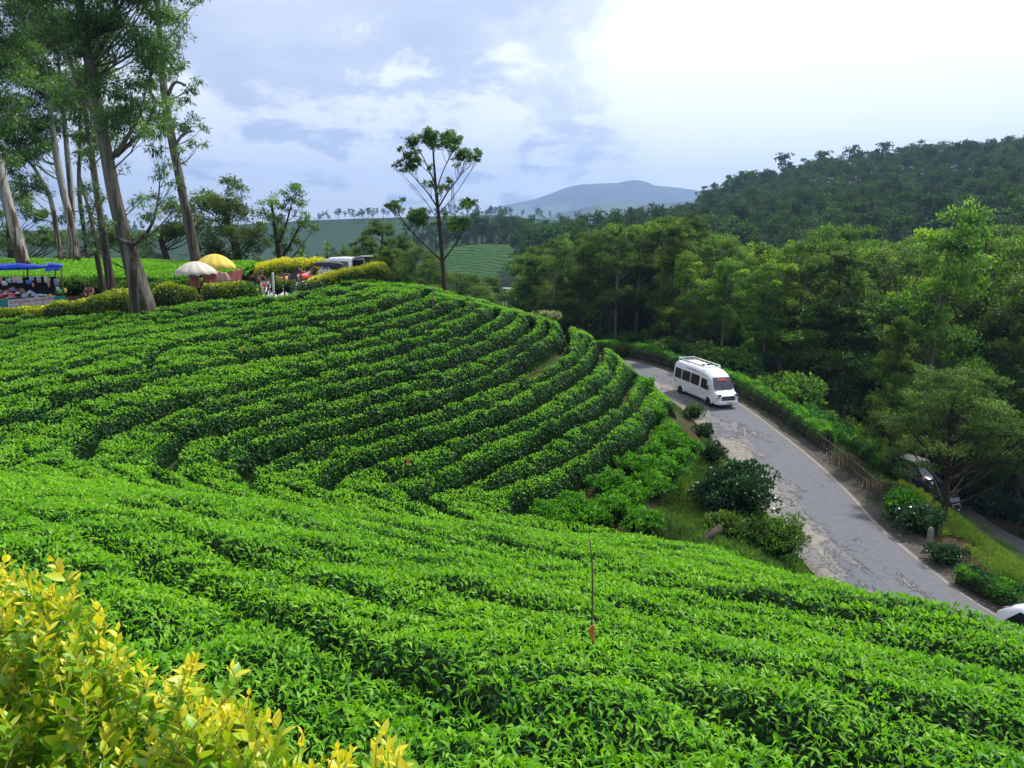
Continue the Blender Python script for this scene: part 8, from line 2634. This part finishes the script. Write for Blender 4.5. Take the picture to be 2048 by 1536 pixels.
for i, (u, v, w, c_, lab) in enumerate([(80, 590, .36, (0.42, 0.46, 0.60), 'folded grey-blue cloth lying at the right of the table'), (74, 594, .30, (0.50, 0.48, 0.54), 'folded pale scarf on the front edge over the second banner'), (38, 597, .40, (0.03, 0.05, 0.12), 'folded navy cloth on the front edge between the banners'), (50, 596, .34, (0.40, 0.16, 0.09), 'folded rust-coloured cloth next to the navy one'), (58, 596, .28, (0.36, 0.20, 0.12), 'small brown bundle beside the rust-coloured cloth')]):
    p = sp(u, v + 2, .15)
    t = thing('folded_cloth', lab, 'cloth', tuple(p), .2 * i)
    mb = MB(); mb.box((0, 0, .04), (w, .26, .07), taper=.85); mb.build('lower_fold', plain('cloth_%d' % i, c_, .9, vary=.3, scale=12), t, bevel=.02)
    mb = MB(); mb.box((.02, 0, .095), (w * .85, .22, .05), taper=.8, rz=.1); mb.build('upper_fold', plain('cloth_top_%d' % i, tuple(x * 1.2 for x in c_), .9, vary=.3, scale=12), t, bevel=.02)
# packets hanging from the rail
packs = [(2, 554, 567, 5, (0.50, 0.20, 0.22), 'pink printed packet hanging by the frame edge'), (9, 562, 571, 9, (0.55, 0.62, 0.70), 'crumpled clear bag hanging low'), (14, 557, 566, 6, (0.10, 0.42, 0.20), 'green packet hanging among the clear bags'), (19, 556, 566, 6, (0.40, 0.45, 0.60), 'pale blue packet next to the green one'), (29, 553, 565, 9, (0.45, 0.42, 0.50), 'printed card of trinkets, first of two side by side'),
         (39, 554, 566, 11, (0.52, 0.44, 0.48), 'white-framed printed card of trinkets'), (57, 560, 568, 12, (0.04, 0.12, 0.50), 'wide blue packet hanging low'), (63, 553, 561, 8, (0.20, 0.40, 0.70), 'blue toy packet above the wide blue one'), (77, 553, 565, 8, (0.35, 0.30, 0.45), 'violet printed packet hanging at mid rail'), (91, 553, 565, 6, (0.62, 0.58, 0.50), 'pale doll packet hanging right of the violet one'), (97, 555, 563, 6, (0.45, 0.28, 0.26), 'small reddish packet beside the doll packet'),
         (111, 557, 571, 6, (0.28, 0.22, 0.48), 'purple packet hanging alone near the end post'), (97, 563, 574, 3, (0.42, 0.32, 0.16), 'thin golden trinket dangling below the doll packet'), (66, 566, 574, 3, (0.60, 0.20, 0.12), 'small red charm dangling under the blue packets'), (115, 574, 581, 5, (0.45, 0.52, 0.65), 'pale cap hung on the end post'), (119, 578, 587, 7, (0.06, 0.52, 0.08), 'bright green toy hung on the end post'), (130, 576, 586, 4, (0.62, 0.50, 0.06), 'yellow toy hung outside the end post')]
for i, (u, vt, vb, w, c_, lab) in enumerate(packs):
    y = SY + (.05 if vb < 572 else -.1)
    a, b_ = P(u, vt, y), P(u, vb, y)
    W = w / FPX * y; H = a[2] - b_[2]
    t = thing('hanging_packet', lab, 'packet', tuple(a), .2 * math.sin(i * 2), 'packets hanging in the stall')
    m_ = NT('packet_print_%d' % i)
    m_.base(m_.ramp(m_.noise(9, 5, .7), [(.35, tuple(x * .45 for x in c_)), (.5, c_), (.68, tuple(min(1, x * 1.5 + .06) for x in c_))])); m_.set(Roughness=.3)
    mb = MB(); mb.loft([[(-W / 2 * k, -.01 - d, -H * z) , (W / 2 * k, -.01 - d, -H * z), (W / 2 * k, .01 + d, -H * z), (-W / 2 * k, .01 + d, -H * z)] for z, k, d in ((0, .9, 0), (.15, 1, .02), (.6, 1, .035), (1, .92, .004))]); mb.build('packet', m_.mat, t)
    mb = MB(); mb.tube([(0, 0, 0), (0, .01, .05)], .006, 4); mb.build('hook', M_BLACK, t)
# dark inner back cloth of the stall
quad_panel('back_cloth', [sp(-60, 556, 1.8) - s0, sp(112, 553, 1.8) - s0, sp(108, 592, 1.8) - s0, sp(-60, 594, 1.8) - s0], plain('dark_net', (0.012, 0.013, 0.014), .9), stall, .02, n=(0, -1, 0))

# ------------------------------------------------------------------ far structures
pb = np.array(P(1022, 604, 205))
pav = thing('pavilion', 'small white open-framed pavilion down in the valley', 'pavilion', tuple(pb), .3)
Wp = 3.4
for x in (-Wp / 2, 0, Wp / 2):
    for y in (-1.2, 1.2):
        MB().box((x, y, 1.3), (.22, .22, 4.4)).build('post', M_WHITE, pav)
for z in (1.9, 3.3):
    for y in (-1.2, 1.2): MB().box((0, y, z), (Wp + .3, .18, .24)).build('beam', M_WHITE, pav)
MB().box((0, 0, 3.62), (Wp + .6, 3.0, .14)).build('roof', M_WHITE, pav)
tb = np.array(P(906, 440, 1120)); tt_ = np.array(P(901, 361, 1120))
H = tt_[2] - tb[2]
tow = thing('lattice_mast', 'tall thin lattice mast on the far ridge behind the lone tree', 'mast', tuple(tb))
M_STEEL = plain('grey_steel', (0.16, 0.17, 0.19), .6, .3)
hwid = lambda t: 3.2 * (1 - t) ** 1.2 + .7
for sx in (-1, 1):
    for sy in (-1, 1):
        mb = MB(); mb.tube([(sx * hwid(t), sy * hwid(t), H * t) for t in np.linspace(0, 1, 8)], .34, 5); mb.build('leg', M_STEEL, tow)
mb = MB()
for k in range(12):
    t0, t1 = k / 12, (k + 1) / 12
    for a, b_ in (((-1, -1), (1, -1)), ((1, -1), (1, 1)), ((1, 1), (-1, 1)), ((-1, 1), (-1, -1))):
        mb.tube([(a[0] * hwid(t0), a[1] * hwid(t0), H * t0), (b_[0] * hwid(t1), b_[1] * hwid(t1), H * t1)], .2, 4, caps=False)
        mb.tube([(b_[0] * hwid(t0), b_[1] * hwid(t0), H * t0), (a[0] * hwid(t1), a[1] * hwid(t1), H * t1)], .2, 4, caps=False)
mb.build('bracing', M_STEEL, tow)
mb = MB(); mb.tube([(0, 0, H), (0, 0, H + 5)], .25, 5); mb.build('antenna', M_STEEL, tow)
for k, (z, a) in enumerate(((.86, .3), (.80, 2.4), (.92, 4.2))):
    mb = MB(); mb.tube([(1.4 * math.cos(a), 1.4 * math.sin(a), H * z), (2.0 * math.cos(a), 2.0 * math.sin(a), H * z)], [.3, 1.3], 10); mb.build('dish', M_WHITE, tow)
